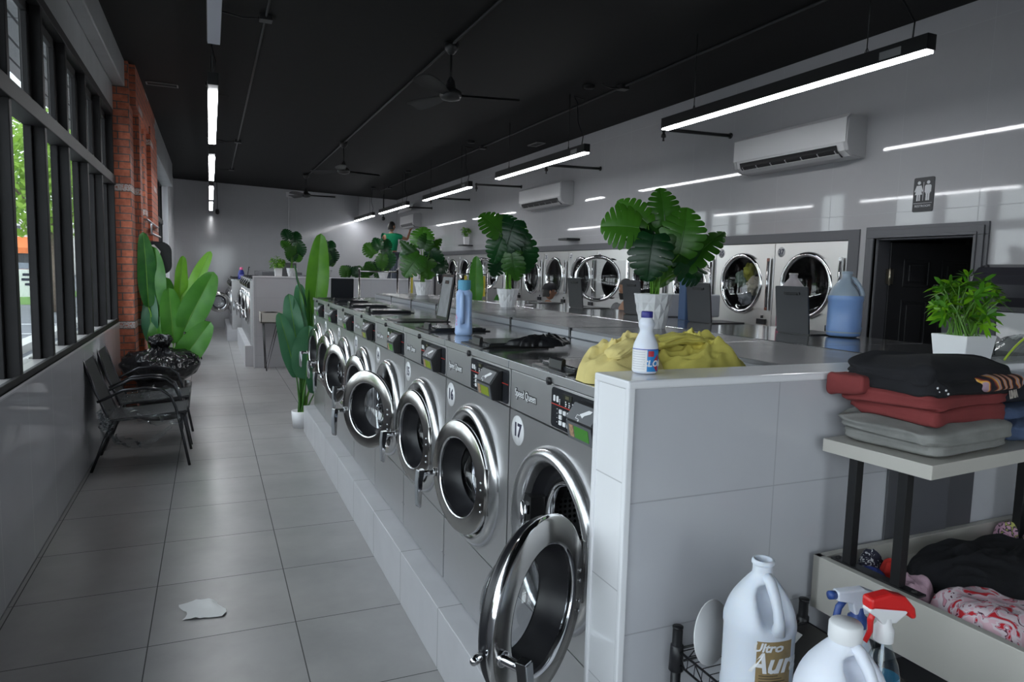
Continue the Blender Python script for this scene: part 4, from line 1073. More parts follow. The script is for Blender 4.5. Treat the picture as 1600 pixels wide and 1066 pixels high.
# ------------------------------------------------------------------ restroom sign
t = thing('restroom_sign', 'black restroom sign with woman and man pictograms beside the doorway', 'sign', (XR, 3.56, 2.285))
mb = MB(); mb.rbox(-0.006, 0, -0.080, 0.080, -0.125, 0.125, 0.012, axis='x'); mb.build('plate', mat('sign_black', (0.018, 0.018, 0.022), rough=0.35), t)
mb = MB().at(T(-0.0075, 0, 0)@FACE_NX)
def P2(poly): mb.prism(poly, 0, 0.0015)
def disc(x, y, r): P2([(x+r*math.cos(a*PI/8), y+r*math.sin(a*PI/8)) for a in range(16)])
disc(-0.036, 0.086, 0.0125); P2([(-0.052, 0.066), (-0.020, 0.066), (-0.014, 0.020), (-0.008, 0.0), (-0.064, 0.0), (-0.058, 0.020)][:]); P2([(-0.050, 0.0), (-0.039, 0.0), (-0.039, -0.045), (-0.050, -0.045)]); P2([(-0.033, 0.0), (-0.022, 0.0), (-0.022, -0.045), (-0.033, -0.045)])
P2([(-0.054, 0.068), (-0.048, 0.060), (-0.062, 0.020), (-0.070, 0.024)]); P2([(-0.018, 0.068), (-0.024, 0.060), (-0.010, 0.020), (-0.002, 0.024)])
P2([(-0.0015, -0.045), (0.0015, -0.045), (0.0015, 0.09), (-0.0015, 0.09)])
disc(0.036, 0.086, 0.0125); P2([(0.018, 0.068), (0.054, 0.068), (0.054, 0.005), (0.018, 0.005)][:]); P2([(0.022, 0.01), (0.034, 0.01), (0.034, -0.045), (0.022, -0.045)]); P2([(0.038, 0.01), (0.050, 0.01), (0.050, -0.045), (0.038, -0.045)])
P2([(0.018, 0.068), (0.011, 0.060), (0.011, 0.015), (0.018, 0.015)]); P2([(0.054, 0.068), (0.061, 0.060), (0.061, 0.015), (0.054, 0.015)])
mb.build('pictogram', mat('sign_print', (0.55, 0.56, 0.58)), t)
mb = MB().at(T(-0.0075, 0, 0)@FACE_NX); mb.box(-0.072, 0.072, -0.064, -0.0615, 0, 0.0012); mb.build('rule', mat('sign_print', (0.5, 0.5, 0.5)), t)
mb = MB().at(T(-0.0065, 0, -0.084)@FACE_NX); mb.text('RESTROOM', Matrix.Identity(4), 0.024, 0.0008); mb.build('lettering', mat('sign_print', (0.5, 0.5, 0.5)), t)
# paper towel dispenser
t = thing('towel_dispenser', 'black roll paper towel dispenser on the right wall beside the restroom doorway', 'dispenser', (XR, 2.65, 1.46))
mb = MB(); prof = [(0, 0.04)]+[(-0.13-0.12*math.sin(a), 0.175+0.115*math.cos(a)) for a in [math.radians(x) for x in range(0, 181, 15)]]+[(0, 0.06)]
prof = [(0, 0.30), (-0.10, 0.31), (-0.17, 0.29), (-0.225, 0.24), (-0.24, 0.18), (-0.235, 0.10), (-0.20, 0.04), (-0.14, 0.01), (0, 0.0)]
mb.prism(prof, -0.02, 0.36, 'y', smooth=False); mb.build('cover', mat('smoke_plastic', (0.02, 0.02, 0.026), rough=0.2), t, bevel=0.015)
mb = MB(); mb.cyl((-0.10, -0.065, 0.05), (-0.10, -0.02, 0.05), 0.045, n=20); mb.box(-0.14, -0.06, -0.05, -0.02, 0.02, 0.16); mb.build('crank', M_BLACK, t, bevel=0.004)
mb = MB(); mb.grid(14, 6, lambda u, v: (-0.10+0.01*math.sin(u*9)*v, 0.03+0.29*u, -0.16*v-0.012*math.sin(u*23)*v), 0); mb.build('paper_sheet', mat('paper_white', (0.72, 0.72, 0.73), rough=0.8), t)
# ------------------------------------------------------------------ plants
def monstera_leaf(L, Wd, seed, splits=7, droop=0.35, cup=0.12, fold=0.5):
    """leaf in local frame: base at origin, midrib along +x, blade in xy, bends down (-z)"""
    r = random.Random(seed); mb = MB()
    def half(u): # outline half width
        return Wd*0.5*(math.sin(PI*min(1, (u*0.92+0.08)))**0.62)*(1.08-0.45*u)*1.25
    def P(u, w, s):
        # u along, w 0..1 from midrib to margin, s side; margin swept toward the tip, lobes at the base
        hw = half(u)
        x = L*(u-0.10*(1-u)*w)+hw*w*0.30*min(1, u*2.5)
        y = s*hw*w
        z = -droop*L*(u*u)-cup*hw*w*w*2+0.14*hw*w
        return (x, y, z)
    for s in (-1, 1):
        cuts = [0.0]
        for k in range(splits): cuts.append((k+1)/splits)
        for k in range(splits):
            a, b = cuts[k], cuts[k+1]
            gap = 0.05*(b-a)+0.0035
            deep = r.uniform(0.40, 0.68)
            n = 8
            vs, fs = [], []
            for i in range(n+1):
                w = (i/n)**0.8
                g = 0 if w < deep else gap*(0.45+1.6*((w-deep)/(1-deep))**2)+(0.10*(b-a) if i == n else 0)
                u0, u1 = a+g*(1 if k > 0 else 0.0), b-g*(1 if k < splits-1 else 0)
                um = (u0+u1)/2
                tip = 1.0 if w < 1 else 0.955
                z_ = (0.012*L)*math.sin(w*PI)
                p0, pm, p1 = P(u0, w*tip, s), P(um, w, s), P(u1, w*tip, s)
                pm = (pm[0], pm[1], pm[2]+z_)
                vs += [p0, pm, p1]
            for i in range(n):
                for j in range(2):
                    q = (3*i+j, 3*i+j+1, 3*i+3+j+1, 3*i+3+j)
                    fs.append(q if s > 0 else q[::-1])
            mb.add(vs, fs, True)
    # midrib
    mb.tube([(L*t, 0, -droop*L*t*t+0.002) for t in (0, 0.25, 0.5, 0.75, 0.97)], [0.004*L/0.25, 0.0035*L/0.25, 0.0028*L/0.25, 0.002*L/0.25, 0.001], 5)
    return mb
def aim(d, roll_=0.0, up=(0, 0, 1)):
    """matrix whose x axis points along d and whose z axis leans towards 'up'"""
    x = Vector(d).normalized(); z = Vector(up)-x*x.dot(Vector(up))
    if z.length < 1e-3: z = Vector((1, 0, 0))-x*x.x
    z.normalize(); y = z.cross(x)
    return Matrix(((x.x, y.x, z.x, 0), (x.y, y.y, z.y, 0), (x.z, y.z, z.z, 0), (0, 0, 0, 1)))@Matrix.Rotation(roll_, 4, 'X')
def facet_pot(r0, r1, h, n=9):
    mb = MB(); rows = 4; vs, fs = [], []
    for i in range(rows+1):
        t = i/rows; rr = r0+(r1-r0)*t
        for k in range(n*2):
            a = PI*k/n
            bump = 1.0 if (k+i) % 2 else 0.925
            if i in (0, rows): bump = 0.965
            vs.append((rr*bump*math.cos(a), rr*bump*math.sin(a), h*t))
    N = 2*n
    for i in range(rows):
        for k in range(N):
            a, b, c, d = i*N+k, i*N+(k+1) % N, (i+1)*N+(k+1) % N, (i+1)*N+k
            if (k+i) % 2: fs += [(a, b, d), (b, c, d)]
            else: fs += [(a, b, c), (a, c, d)]
    fs.append(tuple(range(N-1, -1, -1)))
    mb.add(vs, fs)
    mb.lathe([(r1*0.955, h), (r1*0.86, h), (r1*0.84, h-0.02), (0, h-0.025)], 2*n, 'z', smooth=False)
    return mb
CAMP = Vector((0, 0, CAM_H))
def monstera(loc, pot_h, r0, r1, leaves, label, group, seed=0, bend=0.35, ls=1.0, spread=1.0):
    """leaves: list of (tip centre x,y,z offset of the blade base, blade direction, length, width, dark?)"""
    t = thing('potted_monstera', label, 'potted plant', loc, 0, group)
    facet_pot(r0, r1, pot_h).build('pot', M_POT, t)
    st = MB()
    face = (CAMP-Vector(loc)).normalized()
    r = random.Random(seed)
    for i, (b, d, L, Wd, dark) in enumerate(leaves):
        b = Vector((b[0]*spread, b[1]*spread, b[2])); L, Wd = L*ls, Wd*ls
        st.tube([(r.uniform(-1, 1)*r0*0.4, r.uniform(-1, 1)*r0*0.4, pot_h-0.03), (b.x*0.25, b.y*0.25, pot_h+(b.z-pot_h)*0.45), tuple(b*0.985)], [0.0045, 0.004, 0.003], 6)
        up = face+Vector((r.uniform(-bend, bend), r.uniform(-bend, bend), r.uniform(-0.05, 0.5)))
        m = monstera_leaf(L, Wd, seed*31+i)
        o = m.build('leaf', M_MONSD if dark else M_MONS, t, loc=b)
        o.rotation_euler = aim(d, 0, up).to_euler()
    st.build('stem', M_STEM, t)
    return t
M_GRP = 'monsteras in faceted white pots on the islands'
# offsets are relative to the pot base; x to the right, y away, z up
monstera((1.96, 2.80, 1.388), 0.165, 0.062, 0.098, [
    ((-0.10, 0.0, 0.475), (-0.75, 0.2, 0.10), 0.19, 0.24, False), ((-0.03, 0.03, 0.50), (-0.70, 0.3, 0.65), 0.20, 0.15, False),
    ((0.06, 0.02, 0.50), (-0.10, 0.0, 1.0), 0.20, 0.17, False), ((0.10, -0.05, 0.45), (0.15, -0.1, -0.9), 0.16, 0.22, False), ((0.10, -0.05, 0.36), (0.05, -0.2, 0.95), 0.24, 0.23, False),
    ((0.18, 0.0, 0.30), (0.62, -0.1, 0.72), 0.34, 0.16, False), ((0.16, 0.0, 0.28), (0.75, 0.2, 0.45), 0.24, 0.19, True),
    ((-0.06, -0.06, 0.44), (-0.25, -0.2, -0.85), 0.23, 0.22, True), ((0.02, 0.02, 0.38), (-0.35, 0.2, 0.7), 0.2, 0.18, False), ((0.13, -0.02, 0.36), (0.55, -0.1, -0.5), 0.22, 0.20, True),
    ((-0.02, 0.0, 0.42), (-0.7, 0.2, 0.35), 0.17, 0.15, True), ((0.08, 0.03, 0.33), (0.3, 0.2, -0.6), 0.2, 0.18, False), ((0.0, 0.06, 0.42), (0.2, 0.2, 0.9), 0.2, 0.2, True)],
    'largest potted monstera with spread split leaves, on the spine behind the white bleach bottle', M_GRP, 3, ls=0.90)
monstera((1.955, 4.58, 1.388), 0.13, 0.052, 0.083, [
    ((-0.08, 0.0, 0.52), (-0.45, 0.1, 0.55), 0.22, 0.22, False), ((0.03, -0.04, 0.61), (-0.35, -0.1, -0.8), 0.28, 0.26, True), ((0.05, -0.03, 0.40), (0.18, 0.0, 1.0), 0.27, 0.17, False),
    ((0.08, -0.05, 0.50), (0.15, -0.1, -0.9), 0.30, 0.25, True), ((0.12, -0.02, 0.47), (0.35, 0, -0.75), 0.26, 0.2, False), ((-0.05, 0.03, 0.36), (-0.25, 0.1, -0.7), 0.18, 0.16, True),
    ((0.0, -0.06, 0.38), (0.1, -0.1, -0.9), 0.22, 0.19, False), ((0.0, 0.0, 0.5), (-0.1, 0.1, 0.8), 0.2, 0.24, True), ((0.09, 0.03, 0.42), (0.5, 0.1, -0.3), 0.2, 0.18, True), ((-0.06, 0.0, 0.52), (-0.3, -0.1, -0.8), 0.24, 0.2, True)],
    'potted monstera with tall dark drooping leaves, just right of the blue softener bottle', M_GRP, 5, ls=0.88, spread=0.8)
monstera((1.94, 6.72, 1.388), 0.13, 0.054, 0.084, [(Vector(b)*0.95, d, L*0.85, W*0.88, k) for b, d, L, W, k in [
    ((-0.02, 0.0, 0.50), (0.02, 0.0, 1.0), 0.24, 0.27, False), ((-0.08, -0.03, 0.40), (-0.55, 0.0, 0.5), 0.25, 0.13, False), ((-0.05, -0.06, 0.42), (-0.5, -0.1, -0.55), 0.30, 0.27, False),
    ((0.05, 0.0, 0.42), (0.5, 0.1, 0.7), 0.3, 0.13, False), ((0.07, -0.03, 0.46), (0.35, -0.1, -0.75), 0.24, 0.22, True), ((0.08, -0.04, 0.33), (0.55, -0.1, 0.0), 0.22, 0.22, True),
    ((0.03, -0.06, 0.36), (0.2, -0.1, -0.95), 0.22, 0.22, False), ((0.0, -0.03, 0.48), (0.15, -0.1, 0.6), 0.2, 0.18, False), ((-0.05, 0.04, 0.4), (-0.5, 0.2, 0.1), 0.22, 0.2, True), ((0.1, 0.05, 0.45), (0.5, 0.2, 0.3), 0.2, 0.2, True)]],
    'potted monstera with one broad round leaf on top, at the far end of the spine', M_GRP, 8)
far = [((-0.03, 0, 0.42), (-0.5, 0.1, 0.6), 0.2, 0.18, False), ((0.05, 0, 0.5), (0.1, 0, 0.9), 0.22, 0.2, True), ((0.08, -0.03, 0.5), (0.2, -0.1, -0.9), 0.26, 0.24, True), ((0.0, -0.04, 0.45), (-0.15, -0.1, -0.9), 0.24, 0.2, False), ((0.06, 0, 0.35), (0.3, 0, -0.7), 0.18, 0.18, False), ((-0.04, 0, 0.55), (-0.2, 0, 0.5), 0.2, 0.2, True), ((0.0, 0, 0.38), (0.0, -0.2, -0.8), 0.2, 0.2, True)]
monstera((1.34, 13.0, 1.457), 0.15, 0.065, 0.10, [(Vector(b)*1.2, d, L*1.35, W*1.4, k) for b, d, L, W, k in far], 'potted monstera on the far island, behind the left end of its half wall', M_GRP, 11, ls=0.72)
monstera((2.76, 12.0, 1.475), 0.12, 0.065, 0.10, [((-0.16, 0, 0.40), (-0.5, 0, 0.6), 0.24, 0.26, False)]+[(Vector(b)*0.9+Vector((-0.02,0,0)), d, L*1.1, W*1.05, k) for b, d, L, W, k in far[1:]], 'potted monstera on the far half wall, to the left of the person in green', M_GRP, 13)
monstera((2.05, 13.6, 1.457), 0.13, 0.06, 0.09, [(b, d, L*1.2, W*1.3, k) for b, d, L, W, k in far], 'potted monstera half hidden behind the tip of the tall paddle-leaf plant', M_GRP, 17, ls=0.75)
t = thing('potted_monstera', 'low sprawling green plant lying behind the far half wall', 'plant', (2.50, 12.25, 1.423))
for i in range(9):
    b = Vector((-0.32+0.08*i, 0.02*(i % 3), 0.06+0.03*(i % 2)+(0.12 if i in (6, 7) else 0))); o = monstera_leaf(0.2, 0.2, 90+i).build('leaf', M_MONSD if i % 2 else M_MONS, t, loc=b); o.rotation_euler = aim((rnd.uniform(-0.6, 0.6), -0.2, 0.5), 0, (0, -1, 0.3)).to_euler()
mb = MB(); mb.tube([(-0.3, 0, 0.01), (0, 0.02, 0.05), (0.35, 0, 0.03)], 0.01, 6); mb.build('stem', M_STEM, t)

def paddle_leaf(L, Wd, seed, droop=0.15, split=False):
    mb = MB(); r = random.Random(seed); ph = r.uniform(0, 6)
    for s in (-1, 1):
        def fn(u, v):
            hw = Wd*0.5*(math.sin(PI*u**0.85)**0.40 if 0 < u < 1 else 0.02)*(0.93-0.05*u)
            if u >= 1: hw = 0.003
            w = v
            x = L*u; y = s*hw*w
            z = -droop*L*u*u+0.30*hw*w+0.010*math.sin(u*11+ph)*w-0.12*hw*w*w
            return (x, y, z)
        mb.grid(34, 5, fn)
    mb.tube([(L*t_, 0, -droop*L*t_*t_-0.001) for t_ in (-0.02, 0.25, 0.5, 0.75, 0.98)], [0.007, 0.006, 0.005, 0.004, 0.002], 6, mi=1)
    return mb
def paddle_plant(loc, label, leaves, seed, cat='plant', name='bird_of_paradise_plant', potf=None, face=None):
    t = thing(name, label, cat, loc)
    f = face or (CAMP-Vector(loc)).normalized()
    r = random.Random(seed)
    for i, (b, d, L, Wd, m, dr, tw) in enumerate(leaves):
        b = Vector(b)
        st = MB(); st.tube([(b.x*0.10+r.uniform(-0.03, 0.03), b.y*0.10+r.uniform(-0.03, 0.03), 0.05), (b.x*0.35, b.y*0.35, b.z*0.5), tuple(b)], [0.016, 0.012, 0.007], 8)
        st.build('stem', M_STEM if m is not M_PADDD else M_STEMD, t)
        o = paddle_leaf(L, Wd, seed*7+i, dr).build('leaf', [m, M_STEM], t, loc=b)
        o.rotation_euler = aim(d, math.radians(tw), f+Vector((0, 0, 0.15))).to_euler()
    return t
# plant behind the bin by the brick pier
t = paddle_plant((-0.39, 8.63, 0.0), 'bushy paddle-leaf plant standing behind the bagged bin by the brick pier', [
    ((-0.24, -0.02, 1.15), (-0.02, -0.06, 1.0), 0.82, 0.22, M_PADD, 0.05, 20), ((-0.18, 0.0, 1.10), (-0.03, -0.05, 1), 0.72, 0.30, M_PADD, 0.08, -10), ((0.05, 0.05, 1.15), (0.12, 0, 1), 0.58, 0.17, M_PADDL, 0.05, 25),
    ((0.10, 0.05, 1.10), (0.35, 0, 0.85), 0.75, 0.19, M_PADDL, 0.05, -15), ((0.10, -0.05, 0.88), (0.36, -0.1, 0.75), 0.74, 0.34, M_PADD, 0.15, 5), ((0.03, -0.10, 0.47), (0.48, -0.15, 0.75), 0.62, 0.32, M_PADD, 0.2, 0),
    ((0.0, -0.08, 0.75), (-0.03, 0, 1.0), 0.62, 0.28, M_PADD, 0.1, 15), ((-0.22, -0.02, 0.75), (-0.03, -0.03, 1.0), 0.6, 0.20, M_PADDD, 0.1, -20), ((0.15, 0.1, 1.00), (0.2, 0.2, 0.8), 0.55, 0.22, M_PADDD, 0.2, 30),
    ((-0.08, 0.1, 0.95), (0.0, 0.2, 1.0), 0.55, 0.25, M_PADD, 0.1, 0), ((0.06, 0.0, 0.45), (0.15, -0.1, 0.9), 0.4, 0.18, M_PADD, 0.2, 30), ((-0.15, -0.05, 0.55), (-0.06, -0.1, 0.9), 0.5, 0.22, M_PADD, 0.15, -25)], 4)
mb = MB(); mb.lathe([(0, 0), (0.15, 0), (0.18, 0.30), (0.165, 0.30), (0.16, 0.26), (0, 0.26)], 24, 'z'); mb.build('pot', M_BLACK, t)
# tall plant at the end of the row of washers
t = paddle_plant((0.835, 7.27, 0.0), 'tall paddle-leaf plant in a small white pot at the end of the numbered washers', [
    ((0.13, 0.0, 1.12), (0.08, 0, 1.0), 0.86, 0.25, M_PADDL, 0.02, 5), ((0.08, -0.03, 1.05), (-0.22, 0, 1.0), 0.62, 0.07, M_PADDD, 0.03, 60), ((-0.02, 0.02, 0.75), (-0.16, 0, 1.0), 0.62, 0.22, M_PADDD, 0.05, -10),
    ((0.02, 0.04, 0.95), (-0.05, 0, 1.0), 0.52, 0.18, M_PADDD, 0.05, 10), ((-0.05, -0.05, 0.52), (-0.24, -0.05, 1.0), 0.68, 0.20, M_PADDD, 0.05, 15), ((0.04, -0.08, 0.5), (0.05, -0.05, 1.0), 0.55, 0.34, M_PADDD, 0.05, 0),
    ((0.10, -0.02, 0.82), (0.0, 0, 1.0), 0.6, 0.13, M_PADD, 0.05, 40), ((0.16, 0.0, 0.62), (0.12, 0, 1.0), 0.55, 0.2, M_PADD, 0.1, 30), ((0.1, -0.02, 0.9), (0.1, 0, 1.0), 0.45, 0.14, M_PADD, 0.1, -30), ((0.12, -0.06, 0.35), (0.1, -0.05, 1.0), 0.4, 0.22, M_PADDD, 0.1, 20)], 9)
mb = MB(); mb.lathe([(0, 0), (0.085, 0), (0.10, 0.17), (0.088, 0.17), (0.085, 0.14), (0, 0.14)], 24, 'z'); mb.build('pot', M_POT, t)
# tall leaf beyond the blue bottle
t = paddle_plant((2.95, 7.9, 0.0), 'paddle-leaf plant standing in the dryer aisle, leaf tips above the blue softener bottle', [
    ((0.0, 0.0, 1.20), (0.0, 0, 1.0), 0.62, 0.20, M_PADD, 0.03, 5), ((0.3, 0.0, 1.02), (0.1, 0, 1.0), 0.36, 0.22, M_PADD, 0.1, 0), ((0.05, 0.0, 0.6), (0.2, 0, 1.0), 0.45, 0.2, M_PADDD, 0.1, 10), ((-0.05, 0.0, 0.6), (-0.2, 0, 1.0), 0.5, 0.2, M_PADD, 0.1, 10)], 12)
mb = MB(); mb.lathe([(0, 0), (0.10, 0), (0.12, 0.22), (0.105, 0.22), (0.1, 0.19), (0, 0.19)], 24, 'z'); mb.build('pot', M_POT, t)

def bush(loc, label, w_, h, pot, n, ll, seed, mm=(None, None), potm=None):
    t = thing('small_potted_plant', label, 'potted plant', loc)
    pw, pd, ph = pot
    mb = MB(); q = 0.86
    mb.add([(-pw/2*q, -pd/2*q, 0), (pw/2*q, -pd/2*q, 0), (pw/2*q, pd/2*q, 0), (-pw/2*q, pd/2*q, 0), (-pw/2, -pd/2, ph), (pw/2, -pd/2, ph), (pw/2, pd/2, ph), (-pw/2, pd/2, ph),
            (-pw/2*0.9, -pd/2*0.9, ph), (pw/2*0.9, -pd/2*0.9, ph), (pw/2*0.9, pd/2*0.9, ph), (-pw/2*0.9, pd/2*0.9, ph), (-pw/2*0.85, -pd/2*0.85, ph*0.85), (pw/2*0.85, -pd/2*0.85, ph*0.85), (pw/2*0.85, pd/2*0.85, ph*0.85), (-pw/2*0.85, pd/2*0.85, ph*0.85)],
           [(3, 2, 1, 0), (0, 1, 5, 4), (1, 2, 6, 5), (2, 3, 7, 6), (3, 0, 4, 7), (4, 5, 9, 8), (5, 6, 10, 9), (6, 7, 11, 10), (7, 4, 8, 11), (8, 9, 13, 12), (9, 10, 14, 13), (10, 11, 15, 14), (11, 8, 12, 15), (12, 13, 14, 15)])
    mb.build('pot', M_POT, t, bevel=0.004)
    r = random.Random(seed); st = MB(); lf = MB()
    for i in range(n):
        a = r.uniform(0, 2*PI); rad = math.sqrt(r.random())
        base = Vector((r.uniform(-0.3, 0.3)*pw, r.uniform(-0.3, 0.3)*pd, ph*0.85))
        tip = Vector((math.cos(a)*rad*w_*0.42, math.sin(a)*rad*w_*0.42, ph+h*(0.15+0.72*(r.random()**0.8)*(1-0.35*rad))))
        mid = base.lerp(tip, 0.5)+Vector((0, 0, 0.02))
        st.tube([base, mid, tip], [0.0022, 0.002, 0.0015], 4)
        ax = (tip-mid).normalized(); k2 = r.randint(7, 9)
        for k in range(k2):
            th = 2*PI*k/k2+r.uniform(-0.3, 0.3); el = r.uniform(0.15, 0.95)
            u = ax.orthogonal().normalized(); v = ax.cross(u)
            d = ((u*math.cos(th)+v*math.sin(th))*math.cos(el)+ax*math.sin(el)).normalized()
            L = ll*r.uniform(0.7, 1.15); sd = d.cross(ax).normalized()*L*0.13
            dn = Vector((0, 0, -1))*L
            p = [tip, tip+d*L*0.35+sd+dn*0.0, tip+d*L*0.35-sd, tip+d*L*0.75+sd*0.8+dn*0.10, tip+d*L*0.75-sd*0.8+dn*0.10, tip+d*L+dn*0.22, tip+d*L*0.37+dn*0.05, tip+d*L*0.75+dn*0.15]
            lf.add(p, [(0, 1, 6), (0, 6, 2), (1, 3, 7, 6), (6, 7, 4, 2), (3, 5, 7), (7, 5, 4)], True, mi=(0 if r.random() < 0.6 else 1))
    lf.build('foliage', [M_BUSH, M_BUSHL], t); st.build('stem', M_STEM, t)
    return t
bush((2.046, 1.344, 1.410), 'bushy bright green artificial plant in a square white pot on the half wall', 0.232, 0.205, (0.135, 0.11, 0.08), 46, 0.045, 5)
bush((1.02, 11.95, 1.475), 'small green plant in a white pot on the left end of the far half wall', 0.24, 0.2, (0.12, 0.12, 0.13), 34, 0.06, 6)
bush((3.35, 12.1, 1.475), 'small plant in a white pot right of the person in green', 0.20, 0.22, (0.12, 0.12, 0.13), 26, 0.06, 7)
# little plant on a wall shelf
bush((4.74, 13.3, 2.16), 'tiny green plant in a clear vase on a small black wall shelf', 0.22, 0.22, (0.10, 0.10, 0.16), 24, 0.06, 8)
mb = MB(); mb.box(4.62, 4.83, 13.15, 13.45, 2.135, 2.159); tag(mb.build('wall_shelf', M_BLACK), 'small black wall shelf under the tiny plant', 'shelf', 'black wall shelves on the right wall')
mb = MB(); mb.box(4.62, 4.83, 8.75, 9.02, 2.11, 2.14); tag(mb.build('wall_shelf', M_BLACK), 'small empty black wall shelf over the dryers', 'shelf', 'black wall shelves on the right wall')
# ------------------------------------------------------------------ cloth shapes
def rg(x, w_=0.16):
    """smooth crest where the noise crosses zero"""
    return math.exp(-(x/w_)**2)
def sm_grid(mb, n, m, fn, mi, it, floor_=None):
    """grid closed in u whose points are relaxed a few times so that folds stay soft"""
    P = [[Vector(fn(i/n, j/(m-1))) for j in range(m)] for i in range(n)]
    for _ in range(it):
        Q = [[None]*m for _ in range(n)]
        for i in range(n):
            for j in range(m):
                if j in (0, m-1): Q[i][j] = P[i][j]; continue
                Q[i][j] = P[i][j]*0.4+(P[i-1][j]+P[(i+1) % n][j]+P[i][j-1]+P[i][j+1])*0.15
        P = Q
    return mb.grid(n, m, lambda u, v: P[int(round(u*n)) % n][int(round(v*(m-1)))], mi, True, cu=True)
def slab_cloth(mb, c, size, seed, p=0.42, nz=0.10, ns=3.0, n=112, m=36, mi=None, sag=0.0, M=None, layers=2, tilt=(0, 0)):
    """folded cloth: a soft squarish slab with layered edges and wrinkles"""
    r = Vector(size)/2
    def fn(u, v):
        th, ph = 2*PI*u, PI*v
        sg = lambda x, q=p: math.copysign(abs(x)**q, x)
        sp_ = math.sin(ph)**0.30
        d = Vector((sg(math.cos(th), 0.24)*sp_, sg(math.sin(th), 0.24)*sp_, sg(math.cos(ph), 0.62)))
        side = sp_**4
        gro = 1-0.05*side*(abs(math.cos(d.z*PI*layers*0.5+0.3*noise.noise(Vector((d.x*2+seed, d.y*2, 0)))))**6)
        q = Vector((d.x*r.x*gro, d.y*r.y*gro, d.z*r.z))
        a = seed*1.3
        x_, y_ = q.x*math.cos(a)+q.y*math.sin(a), -q.x*math.sin(a)+q.y*math.cos(a)
        w1 = noise.noise(Vector((q.x*5+seed, q.y*5, q.z*10)))
        w2 = 1.4*rg(noise.noise(Vector((x_*4+1.0*w1+seed*2, y_*11-0.9*w1, q.z*14))), 0.12)-0.4
        w3 = 1.4*rg(noise.noise(Vector((x_*12+1.0*w1+seed*2, y_*5-0.8*w1, q.z*16+7))), 0.12)-0.4
        k = nz*(w1*1.1+0.45*max(w2, -0.3)+0.25*max(w3, -0.3))
        q = Vector((q.x*(1+k*0.28), q.y*(1+k*0.28), q.z*(1+k*1.9)))
        e = max(abs(d.x), abs(d.y))
        q.z -= sag*e**3
        q.z += tilt[0]*q.x+tilt[1]*q.y
        q = q+Vector(c)
        return (M @ q) if M else q
    return sm_grid(mb, n, m, fn, mi, 3)
def heap(mb, c, w_, d_, h, seed, n=56, m=26, ridge=1.0, freq=9.0, mi=None, round_=0.8, irr=0.25):
    """crumpled heap of cloth resting on z = c.z"""
    def fn(u, v):
        th = 2*PI*u; rr = v
        out = 1+irr*noise.noise(Vector((math.cos(th)*1.6+seed, math.sin(th)*1.6, seed*0.7)))+irr*0.4*noise.noise(Vector((math.cos(th)*5+seed, math.sin(th)*5, 1)))
        x = math.cos(th)*rr*w_/2*out; y = math.sin(th)*rr*d_/2*out
        w1 = noise.noise(Vector((x*freq*0.6+seed, y*freq*0.6, seed)))
        w2 = rg(noise.noise(Vector((x*freq*0.7+1.6*w1+seed, y*freq*0.9-1.3*w1, seed*1.3))), 0.13)
        w3 = rg(noise.noise(Vector((x*freq*1.3-1.2*w1+seed, y*freq*1.2+1.5*w1, seed*2.1))), 0.12)
        prof = max(0.0, 1-rr**(2+2*round_))**0.5
        w4 = rg(noise.noise(Vector((x*freq*0.5+1.5*w1, y*freq*1.7-0.6*w1, seed*3.1))), 0.12)
        z = h*prof*(0.74+ridge*(0.24*w1+0.11*w2+0.05*w3+0.09*w4))
        return (c[0]+x, c[1]+y, c[2]+max(0.0, z))
    sm_grid(mb, n, m, fn, mi, 8 if n > 100 else 3, c[2])
    return mb
def cloth_mat(name, col, var=0.12, rough=0.9, bump=0.25, bs=500):
    return mat(name, col, rough=rough, var=var, vscale=14, bump=bump, bscale=bs)

# ------------------------------------------------------------------ bottles
def sq_body(mb, prof, n=40, p=0.62, mi=None, sx=1.0, sy=1.0):
    """rows of (radius, z, squareness) ; rounded-square section"""
    def row(r_, z, q):
        o = []
        for k in range(n):
            t = 2*PI*k/n; c, s_ = math.cos(t), math.sin(t)
            e = 1.0-(1-p)*q
            o.append((math.copysign(abs(c)**e, c)*r_*sx, math.copysign(abs(s_)**e, s_)*r_*sy, z))
        return o
    vs, fs = [], []
    for r_, z, q in prof: vs += row(r_, z, q)
    for i in range(len(prof)-1):
        for k in range(n): fs.append((i*n+k, i*n+(k+1) % n, (i+1)*n+(k+1) % n, (i+1)*n+k))
    fs.append(tuple(range(n-1, -1, -1)))
    mb.add(vs, fs, True, mi)
def curved_label(mb, r_, z0, z1, a0, a1, mi, q=0.35, p=0.62, n=14, sx=1.0, sy=1.0, off=0.0012, zr=None):
    vs, fs = [], []
    for i in range(n+1):
        t = a0+(a1-a0)*i/n; c, s_ = math.cos(t), math.sin(t); e = 1.0-(1-p)*q
        for j, z in enumerate((z0, z1)):
            rr = r_+off
            vs.append((math.copysign(abs(c)**e, c)*rr*sx, math.copysign(abs(s_)**e, s_)*rr*sy, z))
    for i in range(n): fs.append((2*i, 2*i+2, 2*i+3, 2*i+1))
    mb.add(vs, fs, True, mi)
def wrap_text(mb, txt, size, r_, z, ang, mi, q=0.35, p=0.62, sx=1.0, slant=0.0, bold=0.0, off=0.0022):
    """text wrapped round a bottle, centred on angle ang"""
    tmp = MB(); tmp.text(txt, Matrix.Identity(4), size, 0.0003, 0, sx, bold=bold)
    vs = []
    for (x, y, d) in tmp.v:
        x += y*slant
        t = ang+x/r_; e = 1.0-(1-p)*q; c, s_ = math.cos(t), math.sin(t); rr = r_+off+d
        vs.append((math.copysign(abs(c)**e, c)*rr, math.copysign(abs(s_)**e, s_)*rr, z+y))
    mb.add(vs, tmp.f, False, mi)
